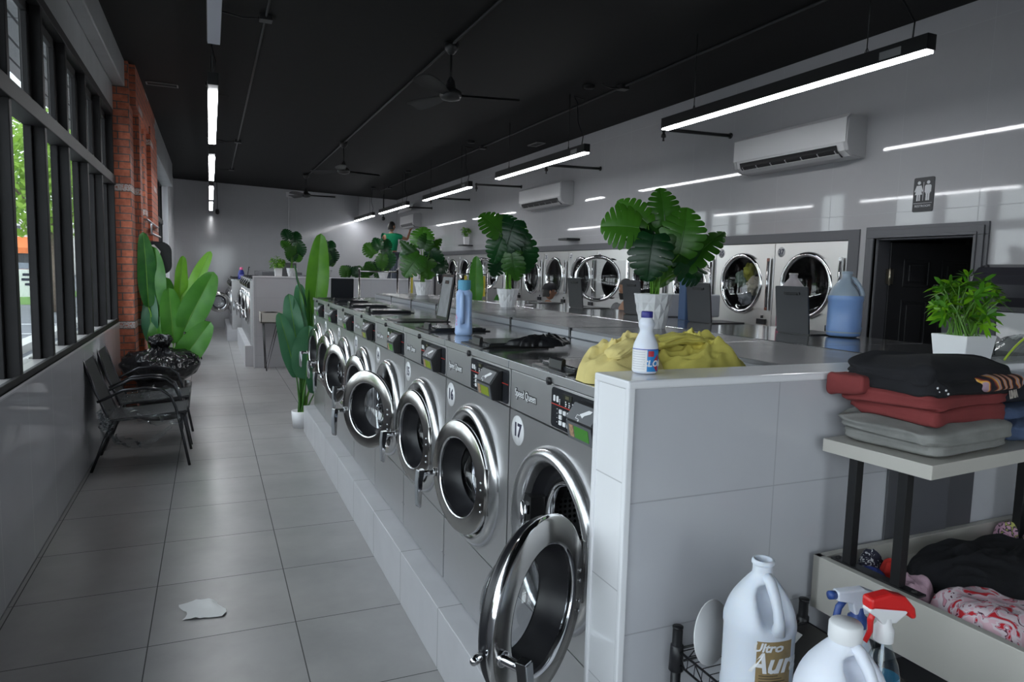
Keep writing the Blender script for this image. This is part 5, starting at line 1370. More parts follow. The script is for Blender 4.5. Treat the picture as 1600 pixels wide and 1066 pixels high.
def gallon_jug(loc, rz, label, body_m, liquid=None, cap=None, level=0.6, s=1.0, group=None, slim=1.0):
    """one gallon jug, handle towards local +x"""
    t = thing('gallon_jug', label, 'jug', loc, rz, group)
    R0 = 0.077*s*slim; H = 0.30*s
    P = [(R0*0.80, 0.0, .3), (R0*0.95, 0.006*s, .3), (R0, 0.02*s, .35), (R0, 0.045*s, .35), (R0*0.975, 0.05*s, .35), (R0*0.975, 0.165*s, .35), (R0, 0.172*s, .35), (R0, 0.182*s, .35), (R0*0.99, 0.190*s, .33), (R0*0.965, 0.198*s, .3), (R0*0.92, 0.210*s, .26), (R0*0.86, 0.222*s, .2), (R0*0.77, 0.235*s, .15), (R0*0.66, 0.247*s, .1), (R0*0.54, 0.259*s, .05), (R0*0.42, 0.270*s, 0), (R0*0.30, 0.280*s, 0), (R0*0.285, 0.288*s, 0), (R0*0.285, 0.31*s, 0)]
    mb = MB(); sq_body(mb, P, 48)
    # press the shoulder in beside the grip
    vv = []
    for (x, y, z) in mb.v:
        if z > 0.188*s and z < 0.284*s and x > 0:
            k = math.sin(PI*min(1, (z-0.188*s)/(0.096*s)))**0.6
            lim = R0*(0.98-0.95*k)
            g = math.exp(-(y/(R0*0.42))**4)
            x = x*(1-g)+min(x, lim)*g
        vv.append((x, y, z))
    mb.v = vv
    mb.build('bottle', body_m, t)
    mb = MB(); mb.tube([(R0*0.18, 0, 0.279*s), (R0*0.42, 0, 0.272*s), (R0*0.66, 0, 0.250*s), (R0*0.84, 0, 0.226*s), (R0*0.93, 0, 0.203*s), (R0*0.88, 0, 0.182*s)], [0.012*s, 0.0115*s, 0.0105*s, 0.010*s, 0.011*s, 0.015*s], 14)
    mb.build('grip', body_m, t)
    if liquid:
        hh = H*level
        PL = [(r_*0.965, max(z, 0.003), q) for r_, z, q in P if z < hh]+[(R0*0.955, hh, 0.3)]
        mb = MB(); sq_body(mb, PL, 40); N = 40; mb.add(mb.v[-N:], [tuple(range(N))]); mb.build('liquid', liquid, t)
    if cap:
        mb = MB(); mb.lathe([(R0*0.36, 0.282*s), (R0*0.37, 0.284*s), (R0*0.365, 0.310*s), (R0*0.33, 0.314*s), (0, 0.315*s)], 32, 'z')
        for k in range(30):
            a = 2*PI*k/30; mb.box(-0.0008, 0.0008, -0.0004, 0.0012, 0, 0) if False else None
        mb.build('cap', cap, t)
    else:
        mb = MB(); mb.lathe([(R0*0.30, 0.300*s), (R0*0.325, 0.302*s), (R0*0.325, 0.306*s), (R0*0.30, 0.311*s), (R0*0.24, 0.311*s), (R0*0.24, 0.27*s)], 28, 'z'); mb.build('neck_rim', body_m, t)
    return t
M_HDPE = mat('translucent_white_plastic', (0.68, 0.72, 0.80), rough=0.35, sub=0.4)
M_HDPEW = mat('white_plastic', (0.74, 0.77, 0.86), rough=0.33, sub=0.2)
M_HDCLR = glass_mat('cloudy_plastic', (0.80, 0.86, 0.92), 0.05, 0.25, 0.62, (0.62, 0.68, 0.76))
M_BLUELIQ = mat('blue_liquid', (0.16, 0.30, 0.72), rough=0.25)
M_JUGBLUE = mat('blue_filled_plastic', (0.26, 0.42, 0.78), rough=0.3, sub=0.3)
M_JUGTOP = mat('pale_blue_plastic', (0.40, 0.48, 0.58), rough=0.3, sub=0.3)

# jug with gold label on the rack
def face_ang(loc, off=0):   # direction from the thing towards the camera
    return math.atan2(-loc[1], -loc[0])+off
L1 = (1.072, 1.088, 0.722)
t = gallon_jug(L1, face_ang(L1)+0.62, 'open translucent gallon jug with a brown and gold label, standing on the wire rack', M_HDPE, s=1.04, slim=0.9)
mb = MB(); a_c = -0.10; r1 = 0.077*1.04*0.975*0.9
mgold = mat('gold_label', (0.30, 0.21, 0.10), rough=0.4, var=0.15, vscale=40)
curved_label(mb, r1, 0.080, 0.176, a_c-0.52, a_c+0.50, 0)
wrap_text(mb, 'Ultro', 0.026, r1, 0.163, a_c-0.20, 1, slant=0.25, bold=0.0008); wrap_text(mb, 'Aura', 0.060, r1, 0.128, a_c+0.08, 1, slant=0.25, sx=0.85, bold=0.0016)
for k in range(4): curved_label(mb, r1, 0.084+0.006*k, 0.0855+0.006*k, a_c-0.42, a_c+0.40-0.1*k, 2, off=0.0018)
mb.build('label', [mgold, M_WTXT, mat('dark_print', (0.05, 0.04, 0.03))], t)
L2 = (1.028, 0.838, 0.722)
gallon_jug(L2, face_ang(L2)+0.9, 'opaque white gallon jug with a white cap at the bottom edge of the picture', M_HDPEW, s=1.0, cap=M_WTXT)
# blue jug and pink jug on the far row
L3 = (3.075, 2.66, 1.346)
t = gallon_jug(L3, face_ang(L3)+1.45, 'gallon jug two thirds full of blue liquid, next to the doorway', M_JUGTOP, s=1.10)
P = [(0.0765*1.1, 0.02, .35), (0.0785*1.1, 0.05, .35), (0.0762*1.1, 0.055, .35), (0.0762*1.1, 0.185, .35), (0.0785*1.1, 0.19, .35), (0.0785*1.1, 0.205, .35), (0.0765*1.1, 0.215, .35)]
mb = MB(); sq_body(mb, [(0.063*1.1, 0.001, .3), (0.074*1.1, 0.006, .3)]+P, 48); mb.build('liquid', M_JUGBLUE, t)
L4 = (3.25, 3.20, 1.346)
t = gallon_jug(L4, face_ang(L4)+2.6, 'cloudy jug with pink liquid, mostly hidden behind an open grey lid', mat('greyish_pink_plastic', (0.42, 0.38, 0.40), rough=0.3), s=1.06)
mb = MB(); sq_body(mb, [(0.063*1.06, 0.001, .3), (0.078*1.06, 0.006, .3), (0.0785*1.06, 0.05, .35), (0.0785*1.06, 0.12, .35)], 40); mb.build('liquid', mat('pink_liquid', (0.62, 0.16, 0.25), rough=0.3), t)

def spray_head(t, z, body_m, lever_m, cap_m, s=1.0, name='spray_head'):
    """nozzle points to local -x"""
    mb = MB(); mb.lathe([(0.019*s, z), (0.0195*s, z+0.022*s), (0.014*s, z+0.026*s), (0.012*s, z+0.045*s)], 24, 'z'); mb.build('collar', cap_m, t)
    mb = MB(); mb.prism([(0.016*s, z+0.03*s), (-0.014*s, z+0.03*s), (-0.020*s, z+0.055*s), (-0.055*s, z+0.062*s), (-0.055*s, z+0.082*s), (0.005*s, z+0.086*s), (0.045*s, z+0.070*s), (0.050*s, z+0.055*s), (0.030*s, z+0.05*s)], -0.0115*s, 0.0115*s, 'y')
    h = mb.build(name, body_m, t, bevel=0.003)
    mb = MB(); mb.cyl((-0.055*s, 0, z+0.072*s), (-0.070*s, 0, z+0.072*s), 0.009*s, n=12); mb.build('nozzle', lever_m, t)
    mb = MB(); mb.tube([(-0.030*s, 0, z+0.064*s), (-0.045*s, 0, z+0.045*s), (-0.050*s, 0, z+0.020*s), (-0.060*s, 0, z-0.002*s)], [0.007*s, 0.0075*s, 0.0075*s, 0.006*s], 10); mb.build('trigger', lever_m, t)
    return h
M_WIND = glass_mat('clear_bottle_plastic', (0.9, 0.95, 0.97), 0.06, 0.06)
L5 = (1.150, 0.855, 0.722)
t = thing('spray_bottle', 'clear spray bottle of blue glass cleaner with a red and white trigger head', 'spray bottle', L5, math.atan2(0.45, -0.9)+PI+0.15+PI)
t.rotation_euler = (0, 0, math.radians(168)); t.scale = (0.82, 0.85, 1.03)
mb = MB(); sq_body(mb, [(0.036, 0, .3), (0.041, 0.005, .4), (0.042, 0.14, .4), (0.040, 0.165, .4), (0.033, 0.195, .3), (0.022, 0.22, .1), (0.017, 0.232, 0), (0.017, 0.25, 0)], 36, sx=1.15, sy=0.8); mb.build('bottle', M_WIND, t)
mb = MB(); sq_body(mb, [(0.035, 0.002, .3), (0.040, 0.006, .4), (0.041, 0.14, .4), (0.0395, 0.160, .4), (0.037, 0.172, .3)], 36, sx=1.15, sy=0.8); mb.add(mb.v[-36:], [tuple(range(36))])
mb.build('liquid', mat('cyan_liquid', (0.02, 0.26, 0.46), rough=0.12), t)
mb = MB()
for a0, mi in ((PI/2+PI, 0),):
    mb.rbox(-0.036, 0.034, 0.0335, 0.0345, 0.02, 0.105, 0.004, axis='y'); mb.mi = 1
    mb.text('Glass', T(0.005, 0.0352, 0.088)@Matrix(((-1, 0, 0, 0), (0, 0, 1, 0), (0, 1, 0, 0), (0, 0, 0, 1))), 0.014, 0.0002)
    for k in range(2): mb.box(-0.016-0.014*k+0.01, -0.006-0.014*k+0.01, 0.0345, 0.0350, 0.055-0.01*k, 0.067-0.01*k)
mb.build('label', [M_WTXT, M_RED], t)
mb = MB(); mb.cyl((0, 0, 0.02), (0, 0, 0.245), 0.003, n=8); mb.build('dip_tube', M_HDPE, t)
z0 = 0.240
mb = MB(); mb.lathe([(0.021, z0), (0.021, z0+0.024), (0.016, z0+0.030), (0.014, z0+0.045)], 24, 'z'); mb.build('collar', M_WTXT, t)
mb = MB(); mb.prism([(0.014, z0+0.035), (-0.020, z0+0.035), (-0.045, z0+0.050), (-0.055, z0+0.062), (0.045, z0+0.078), (0.052, z0+0.060), (0.030, z0+0.048)], -0.013, 0.013, 'y'); mb.build('spray_head', M_WTXT, t, bevel=0.003)
mb = MB(); mb.prism([(-0.072, z0+0.042), (-0.060, z0+0.040), (-0.045, z0+0.056), (0.040, z0+0.066), (0.052, z0+0.064), (0.052, z0+0.086), (0.0, z0+0.093), (-0.040, z0+0.084), (-0.066, z0+0.062)], -0.016, 0.016, 'y'); mb.build('head_shell', mat('red_plastic', (0.62, 0.02, 0.02), rough=0.3), t, bevel=0.006)
mb = MB(); mb.tube([(0.030, 0, z0+0.058), (0.038, 0, z0+0.040), (0.036, 0, z0+0.020), (0.048, 0, z0+0.0)], [0.006, 0.007, 0.006, 0.005], 10); mb.build('trigger', mat('red_plastic', (0.62, 0.02, 0.02), rough=0.3), t)
L6 = (1.190, 0.945, 0.722)
t = thing('spray_bottle', 'white plastic spray bottle with a blue trigger, behind the red-headed one', 'spray bottle', L6, math.radians(-15))
mb = MB(); sq_body(mb, [(0.034, 0, 0), (0.038, 0.005, 0), (0.038, 0.13, 0), (0.032, 0.175, 0), (0.022, 0.205, 0), (0.016, 0.22, 0), (0.016, 0.235, 0)], 32); mb.build('bottle', M_HDPE, t)
spray_head(t, 0.222, M_HDPEW, mat('blue_plastic', (0.03, 0.07, 0.26), rough=0.35), mat('blue_plastic', (0.03, 0.07, 0.26), rough=0.35), 0.95)
L7 = (1.212, 0.685, 0.722)
t = thing('small_bottle', 'bottle whose grey cap just shows at the bottom edge right of the spray bottles', 'bottle', L7)
mb = MB(); mb.lathe([(0, 0), (0.032, 0.002), (0.034, 0.14), (0.015, 0.17), (0.013, 0.19)], 24, 'z'); mb.build('bottle', M_HDPE, t)
mb = MB(); mb.lathe([(0.017, 0.182), (0.017, 0.206), (0.014, 0.209), (0, 0.209)], 24, 'z'); mb.build('cap', mat('grey_cap', (0.5, 0.52, 0.55), rough=0.4), t)

# bleach bottle on the half wall
L8 = (1.012, 1.470, 1.394)
t = thing('bleach_bottle', 'small white bleach bottle with a blue cap before the yellow towels', 'bottle', L8, face_ang(L8))
mb = MB(); mb.lathe([(0.0, 0.0), (0.028, 0.0), (0.0315, 0.004), (0.032, 0.060), (0.0315, 0.066), (0.030, 0.074), (0.022, 0.092), (0.0165, 0.104), (0.0165, 0.110), (0.020, 0.118), (0.0205, 0.126), (0.017, 0.134), (0.0135, 0.139), (0.0135, 0.146)], 36, 'z'); mb.build('bottle', M_HDPEW, t)
mb = MB(); mb.lathe([(0.0145, 0.140), (0.0148, 0.141), (0.0145, 0.154), (0.013, 0.156), (0, 0.156)], 24, 'z'); mb.build('cap', mat('navy_cap', (0.03, 0.03, 0.22), rough=0.35), t)
mb = MB(); rr = 0.0322
curved_label(mb, rr, 0.006, 0.062, -1.3, 0.15, 0, q=0); curved_label(mb, rr, 0.006, 0.062, 0.15, 1.3, 1, q=0); curved_label(mb, rr, 0.0605, 0.0625, -1.3, 1.3, 2, q=0, off=0.0014); curved_label(mb, rr, 0.044, 0.058, 0.22, 0.68, 3, q=0, off=0.0016)
wrap_text(mb, 'CLOROX', 0.022, rr, 0.026, 1.15, 0, q=0, slant=0.15, bold=0.0006, off=0.0026)
vs = [(0.45, 0.026), (1.1, 0.050), (1.75, 0.026), (1.1, 0.004)]
tmp = [(math.cos(a)*(rr+0.0016), math.sin(a)*(rr+0.0016), z) for a, z in vs]; 
mid = [(math.cos(a)*(rr+0.0017), math.sin(a)*(rr+0.0017), z) for a, z in ((0.78, 0.038), (0.78, 0.015), (1.1, 0.026))]
mb.add(tmp+mid, [(0, 4, 6, 5), (4, 1, 6), (5, 6, 3)], True, mi=3)
for k in range(8): curved_label(mb, rr, 0.012+0.006*k, 0.0128+0.006*k, -1.1, 0.0, 4, q=0, off=0.0014)
mb.build('label', [M_WTXT, mat('label_blue', (0.02, 0.22, 0.55), rough=0.4), mat('label_navy', (0.02, 0.04, 0.35), rough=0.4), mat('label_red', (0.45, 0.03, 0.05), rough=0.4), mat('small_print', (0.35, 0.36, 0.42))], t)
# blue softener bottle on the washer tops
L9 = (1.075, 3.03, 1.3435)
t = thing('softener_bottle', 'tall pale blue detergent bottle with a ribbed turquoise cap, standing on the washers', 'bottle', L9, face_ang(L9))
mb = MB()
def sb(u, v):
    z = 0.215*v; th = 2*PI*u; c, s_ = math.cos(th), math.sin(th)
    wx = 0.034+0.006*math.cos(v*PI*2)*0.4-0.003*v
    wy = 0.042-0.003*v-0.004*math.sin(v*PI)*1.0
    k = 1.0
    if v < 0.04: k = 0.86+0.14*(v/0.04)
    if v > 0.86: k = max(0.35, 1-((v-0.86)/0.14)**2*0.45)
    e = 0.8
    y = math.copysign(abs(s_)**e, s_)*wy*k; x = math.copysign(abs(c)**e, c)*wx*k
    g = math.exp(-((y-0.004)/0.017)**4)*(1 if x > 0 else 0)*(math.sin(PI*min(1, max(0, (v-0.15)/0.72)))**0.5)
    x -= 0.012*g
    return (x, y, z)
mb.grid(48, 40, sb, cu=True); mb.add([sb(k/24, 0) for k in range(24)], [tuple(range(23, -1, -1))]); mb.build('bottle', mat('pale_blue_plastic_bottle', (0.36, 0.50, 0.78), rough=0.3, sub=0.1), t)
mb = MB(); mb.tube([(0.022, -0.006, 0.195), (0.033, -0.008, 0.17), (0.034, -0.008, 0.10), (0.026, -0.006, 0.055)], [0.010, 0.011, 0.011, 0.010], 12); mb.build('grip', mat('pale_blue_plastic_bottle', (0.36, 0.50, 0.78)), t)
mb = MB(); mb.lathe([(0.026, 0.200), (0.0265, 0.212)], 24, 'z'); n_ = 36
for i in range(n_):
    pass
def capf(u, v):
    th = 2*PI*u; rr_ = 0.029*(1+0.02*math.cos(36*th)); return (rr_*math.cos(th), rr_*math.sin(th), 0.212+0.040*v)
mb.grid(144, 2, capf, cu=True); mb.lathe([(0.029, 0.252), (0.027, 0.254), (0, 0.254)], 36, 'z'); mb.build('cap', mat('turquoise_cap', (0.10, 0.36, 0.55), rough=0.4), t)
mb = MB()
for z, a in ((0.075, -0.95), (0.060, -1.0), (0.045, -0.93), (0.085, -1.08)): curved_label(mb, 0.0385, z, z+0.010, a-0.06, a+0.06, 0, q=0, n=3, off=0.002)
for k in range(3): curved_label(mb, 0.0385, 0.05+0.014*k, 0.060+0.014*k, 0.75, 0.98, 1, q=0, n=3, off=0.002)
mb.build('label', [mat('pink_print', (0.7, 0.1, 0.2)), mat('pale_print', (0.32, 0.42, 0.6))], t)
# far bottle with a pink cap
t = thing('detergent_bottle', 'dark blue detergent bottle with a pink cap on the farthest washers', 'bottle', (0.62, 16.24, 1.332))
mb = MB(); sq_body(mb, [(0.06, 0, .4), (0.07, 0.01, .4), (0.068, 0.10, .4), (0.055, 0.17, .3), (0.03, 0.21, 0)], 24, sy=0.6); mb.build('bottle', mat('navy_plastic', (0.02, 0.03, 0.22), rough=0.3), t)
mb = MB(); mb.lathe([(0.034, 0.205), (0.034, 0.25), (0.02, 0.26), (0, 0.26)], 16, 'z'); mb.build('cap', mat('pink_cap', (0.75, 0.12, 0.28), rough=0.4), t)
mb = MB(); mb.box(-0.05, 0.05, -0.045, -0.042, 0.03, 0.10); mb.build('label', mat('violet_print', (0.2, 0.2, 0.6)), t)
# pale grey boxes behind the largest plant, on the second row of washers
mb = MB(); mb.rbox(-0.28, 0.28, 0, 0.16, 0, 0.165, 0.012, axis='y'); o = mb.build('storage_box', mat('pale_grey_plastic', (0.36, 0.37, 0.41), rough=0.3), bevel=0.008, loc=(3.17, 4.12, 1.346)); o.rotation_euler.z = math.radians(-8)
tag(o, 'long pale grey plastic box behind the largest plant pot', 'box')
mb = MB(); mb.rbox(-0.045, 0.045, 0, 0.08, 0, 0.285, 0.01, axis='z'); o = mb.build('detergent_box', mat('navy_box', (0.05, 0.10, 0.22), rough=0.5), loc=(3.0, 3.85, 1.3445)); tag(o, 'navy detergent box whose top shows over an open grey lid', 'box')

# ------------------------------------------------------------------ yellow towels and black gloves
M_YEL = cloth_mat('yellow_microfibre', (0.60, 0.53, 0.12), 0.10)
M_YELP = cloth_mat('pale_yellow_microfibre', (0.72, 0.60, 0.24), 0.08)
mb = MB(); heap(mb, (1.30, 1.665, 1.3445), 0.38, 0.25, 0.140, 4.0, 200, 90, 1.35, 15, round_=0.15, irr=0.15)
tag(mb.build('yellow_towel', M_YEL), 'crumpled yellow-green microfibre towel heaped behind the half wall', 'towel', None)
mb = MB(); heap(mb, (1.055, 1.655, 1.3445), 0.25, 0.22, 0.125, 9.4, 150, 70, 1.35, 17, round_=0.15, irr=0.15)
def roll(mb, pts, r_, seed, n=18, m=60, flat=0.75):
    pts = [Vector(p) for p in pts]
    def fn(u, v):
        s = v*(len(pts)-1); i = min(int(s), len(pts)-2); f = s-i; c = pts[i].lerp(pts[i+1], f); d = (pts[min(i+1, len(pts)-1)]-pts[i]).normalized()
        a = d.cross(Vector((0, 0, 1))).normalized(); b = a.cross(d); th = 2*PI*u
        e = min(1, math.sin(PI*min(max(v, 0.0), 1))*5)**0.5
        rr = r_*e*(1+0.25*noise.noise(Vector((math.cos(th)*1.5+seed, math.sin(th)*1.5, v*7)))+0.22*(1-2*abs(noise.noise(Vector((math.cos(th)*2.5, math.sin(th)*2.5+seed, v*4))))))
        return c+a*math.cos(th)*rr+b*math.sin(th)*rr*flat
    mb.grid(n*3, m, fn, cu=True)
roll(mb, [(0.985, 1.60, 1.415), (1.05, 1.61, 1.445), (1.12, 1.63, 1.452), (1.19, 1.66, 1.442)], 0.030, 2, flat=0.55)
tag(mb.build('yellow_towel', M_YELP), 'pale yellow folded towel at the left of the towel heap, behind the bleach bottle', 'towel')
mb = MB(); roll(mb, [(1.14, 1.64, 1.445), (1.24, 1.64, 1.462), (1.33, 1.66, 1.448), (1.44, 1.68, 1.40)], 0.036, 11, flat=0.42)
tag(mb.build('yellow_towel', M_YEL), 'rolled yellow-green towel fold draped over the top of the heap', 'towel')
mb = MB(); heap(mb, (1.18, 2.40, 1.362), 0.24, 0.12, 0.042, 21.0, 180, 60, 2.0, 30, irr=0.8, round_=0.2)
tag(mb.build('rubber_gloves', mat('black_rubber_glove', (0.012, 0.012, 0.014), rough=0.32)), 'crumpled black rubber gloves lying on the washer tops', 'gloves')
mb = MB()
mb.grid(10, 8, lambda u, v: (-0.145+0.17*u+0.02*math.sin(v*5), 3.39+0.20*v*(1-0.5*abs(u-0.45))-0.03*u, 0.003+0.016*abs(noise.noise(Vector((u*4, v*4, 0.3))))+0.02*math.exp(-((u-0.8)/0.2)**2)*v))
tag(mb.build('paper_scrap', mat('paper_white', (0.72, 0.72, 0.73))), 'crumpled white paper scrap lying on the floor tiles', 'paper')

# ------------------------------------------------------------------ folding table with upper shelf
M_LAM = mat('cream_laminate', (0.52, 0.50, 0.46), rough=0.35); M_LAMD = mat('cream_laminate_inner', (0.36, 0.35, 0.32), rough=0.4)
TX, TY = 1.512, 1.352
t = thing('folding_table', 'cream laundry table with a raised shelf on black steel legs, at the right edge', 'table', (TX, TY, 0), math.radians(1.2))
# local: x along the wall, y negative towards the camera
TW, TD, zt = 1.55, 0.86, 0.888
mb = MB(); mb.box(0, 0.022, -TD, 0, 0.74, zt); mb.box(0, TW, -0.022, 0, 0.74, zt); mb.box(TW-0.022, TW, -TD, 0, 0.74, zt); mb.box(0, TW, -TD, -TD+0.022, 0.74, zt)
mb.build('tray_rim', M_LAM, t, bevel=0.0015)
mb = MB(); mb.box(0.022, TW-0.022, -TD+0.022, -0.022, 0.815, 0.84); mb.build('tray_top', M_LAM, t)
mb = MB()
for x in (0.06, TW-0.06):
    for y in (-0.06, -TD+0.06): mb.box(x-0.02, x+0.02, y-0.02, y+0.02, -0.1234, 0.74)
mb.build('table_leg', M_BLACKM, t)
sh = MB(); sh.rbox(-0.012, 0.80, -0.305, -0.012, 1.183, 1.218, 0.004, axis='z'); so = sh.build('shelf', M_LAM, t, bevel=0.0015)
so.rotation_euler.z = math.radians(3.5)
for (x, y, far_) in ((0.035, -0.085, 0), (0.035, -0.225, 0), (0.78, -0.085, 1), (0.78, -0.225, 1)):
    mb = MB(); mb.box(x-0.0125, x+0.0125, y-0.0125, y+0.0125, zt+0.004 if not far_ else 0.844, 1.183); mb.build('shelf_leg', M_BLACKM, t, bevel=0.001)
mb = MB(); mb.box(0.02, 0.05, -0.29, -0.04, zt, zt+0.005); mb.cyl((0.035, -0.05, zt+0.004), (0.035, -0.05, zt+0.008), 0.006); mb.cyl((0.035, -0.27, zt+0.004), (0.035, -0.27, zt+0.008), 0.006); mb.build('foot_plate', M_BLACKM, t)
mb = MB(); mb.box(0.765, 0.795, -0.29, -0.04, 0.84, 0.845); mb.build('foot_plate', M_BLACKM, t)
# right-hand shelf legs stand further along
# clothes on the shelf. helper placing cloth in table coordinates
TM = Matrix.Translation((TX, TY, 0)) @ Matrix.Rotation(math.radians(5), 4, 'Z')
def cl(name, m, label, build_, cat='clothing', group=None, sub=0):
    mb = MB(); build_(mb); return tag(mb.build(name, m, sub=sub), label, cat, group)
M_GREYC = cloth_mat('heather_grey_fleece', (0.235, 0.235, 0.225), 0.16); M_REDC = cloth_mat('brick_red_fleece', (0.20, 0.036, 0.036), 0.08); M_BLKC = cloth_mat('black_cotton', (0.010, 0.010, 0.013), 0.2)
M_DENIM = cloth_mat('blue_denim', (0.075, 0.11, 0.20), 0.2); M_NAVYC = cloth_mat('navy_cotton', (0.016, 0.018, 0.028), 0.15); M_LIGHTC = cloth_mat('light_grey_cotton', (0.40, 0.41, 0.45), 0.1)
def b1(mb):
    slab_cloth(mb, (0.195, -0.160, 1.2395), (0.345, 0.265, 0.042), 1, nz=0.14, M=TM, layers=2)
    slab_cloth(mb, (0.185, -0.158, 1.274), (0.375, 0.285, 0.050), 2.3, nz=0.22, M=TM, layers=1, sag=0.006)
cl('folded_sweatshirt', M_GREYC, 'heather grey sweatshirt folded at the bottom of the stack on the shelf', b1)
def b2(mb):
    slab_cloth(mb, (0.215, -0.150, 1.317), (0.35, 0.255, 0.058), 5, nz=0.30, M=TM, layers=2)
    slab_cloth(mb, (0.205, -0.145, 1.357), (0.365, 0.265, 0.046), 6, nz=0.26, M=TM, layers=1, sag=0.008)
    slab_cloth(mb, (0.035, -0.055, 1.372), (0.075, 0.11, 0.055), 7, nz=0.35, M=TM, n=40, m=20)
cl('folded_sweatshirt', M_REDC, 'brick red sweatshirt folded in the middle of the stack on the shelf', b2)
def b3(mb):
    slab_cloth(mb, (0.220, -0.150, 1.392), (0.375, 0.255, 0.052), 8, nz=0.30, M=TM, layers=3, sag=0.010)
    slab_cloth(mb, (0.235, -0.130, 1.424), (0.385, 0.245, 0.050), 9.5, nz=0.34, M=TM, layers=2, sag=0.022, tilt=(-0.03, 0.02))
cl('folded_tshirt', M_BLKC, 'black shirt folded on top of the stack on the shelf', b3)
def flame_mat():
    m = bpy.data.materials.new('printed_cotton'); m.use_nodes = True; t_ = m.node_tree; b = t_.nodes['Principled BSDF']; b.inputs['Roughness'].default_value = 0.85
    c = t_.nodes.new('ShaderNodeTexCoord'); wv = t_.nodes.new('ShaderNodeTexWave'); wv.inputs['Scale'].default_value = 9; wv.inputs['Distortion'].default_value = 12; wv.inputs['Detail'].default_value = 2
    r = t_.nodes.new('ShaderNodeValToRGB'); e = r.color_ramp.elements; e[0].color = (0.015, 0.01, 0.015, 1); e[1].color = (0.75, 0.42, 0.06, 1); e[0].position = 0.25; e[1].position = 0.8
    q = e.new(0.55); q.color = (0.30, 0.04, 0.03, 1); q = e.new(0.92); q.color = (0.35, 0.24, 0.30, 1)
    t_.links.new(c.outputs['Object'], wv.inputs[0]); t_.links.new(wv.outputs[0], r.inputs[0]); t_.links.new(r.outputs[0], b.inputs['Base Color']); return m
M_FLAME = flame_mat()
def b4(mb): slab_cloth(mb, (0.318, -0.170, 1.388), (0.215, 0.232, 0.046), 15, nz=0.16, M=TM)
cl('folded_tshirt', M_FLAME, 'shirt with an orange, maroon and black flame print, between the red and the black tops', b4)
mb = MB()
for k, ch in enumerate('CHINA'[:5]):
    pass
mb.at(TM@T(0.352, -0.286, 1.360)@Matrix.Rotation(math.radians(8), 4, 'Z')@Matrix.Rotation(math.radians(80), 4, 'X')).text('LINIA', Matrix.Identity(4), 0.028, 0.0006, 0, 0.8, bold=0.001)
lt = mb.build('chest_lettering', mat('grey_print', (0.42, 0.37, 0.33))); lt.parent = [o for o in bpy.data.objects if o.name.startswith('folded_sweatshirt') and 'red' in o['label']][0]
mb = MB()
for x, y, z in ((0.035, -0.232, 1.388), (0.040, -0.252, 1.386), (0.052, -0.266, 1.390), (0.056, -0.268, 1.380), (0.070, -0.276, 1.385), (0.078, -0.277, 1.376)):
    mb.at(TM).blob((x, y+0.001, z), (0.0035, 0.002, 0.003), 8, 6)
mb.v = mb.v
sd = mb.build('stud', M_WTXT); sd.parent = [o for o in bpy.data.objects if o.name.startswith('folded_tshirt') and 'black shirt' in o['label']][0]
cl('jeans', M_DENIM, 'blue denim jeans folded on the shelf right of the stack', lambda mb: (slab_cloth(mb, (0.56, -0.16, 1.245), (0.25, 0.23, 0.05), 22, nz=0.14, M=TM), slab_cloth(mb, (0.57, -0.13, 1.285), (0.24, 0.2, 0.04), 23, nz=0.14, M=TM)))
cl('folded_trousers', M_NAVYC, 'dark navy trousers on top of the jeans at the right edge', lambda mb: slab_cloth(mb, (0.60, -0.11, 1.325), (0.24, 0.18, 0.04), 24, nz=0.16, M=TM))
cl('folded_blouse', M_LIGHTC, 'light grey top lying over the dark trousers at the right edge', lambda mb: slab_cloth(mb, (0.63, -0.08, 1.362), (0.22, 0.16, 0.035), 26, nz=0.16, M=TM))
# clothes in the tray
T2 = Matrix.Translation((TX, TY, 0)) @ Matrix.Rotation(math.radians(1.2), 4, 'Z')
def th_(mb, *a, **k):
    mb.M = T2; heap(mb, *a, **k)
cl('crumpled_jumper', M_BLKC, 'black jumper crumpled in the table tray', lambda mb: (th_(mb, (0.43, -0.185, 0.841), 0.54, 0.27, 0.080, 31, n=170, m=80, ridge=1.1, freq=9, round_=1.6), ))
cl('crumpled_vest', M_NAVYC, 'small black garment bunched in the tray at the right edge', lambda mb: th_(mb, (0.88, -0.21, 0.841), 0.26, 0.22, 0.10, 33, n=60, m=26, ridge=1.2, freq=11))
def print_mat(name, bgc, cols, sc):
    m = bpy.data.materials.new(name); m.use_nodes = True; t_ = m.node_tree; b = t_.nodes['Principled BSDF']; b.inputs['Roughness'].default_value = 0.85
    c = t_.nodes.new('ShaderNodeTexCoord'); v = t_.nodes.new('ShaderNodeTexNoise'); v.inputs['Scale'].default_value = sc; v.inputs['Detail'].default_value = 1.5; v.inputs['Distortion'].default_value = 1.5
    r = t_.nodes.new('ShaderNodeValToRGB'); r.color_ramp.interpolation = 'CONSTANT'; e = r.color_ramp.elements; e[0].color = (*bgc, 1); e[0].position = 0
    e[1].color = (*cols[0][1], 1); e[1].position = cols[0][0]
    for p_, c_ in cols[1:]: q = e.new(p_); q.color = (*c_, 1)
    t_.links.new(c.outputs['Object'], v.inputs[0]); t_.links.new(v.outputs[0], r.inputs[0]); t_.links.new(r.outputs[0], b.inputs['Base Color']); return m
M_PINKP = print_mat('pink_print_cotton', (0.62, 0.40, 0.46), [(0.44, (0.62, 0.52, 0.56)), (0.54, (0.08, 0.02, 0.04)), (0.555, (0.55, 0.26, 0.32)), (0.60, (0.45, 0.01, 0.02))], 26)
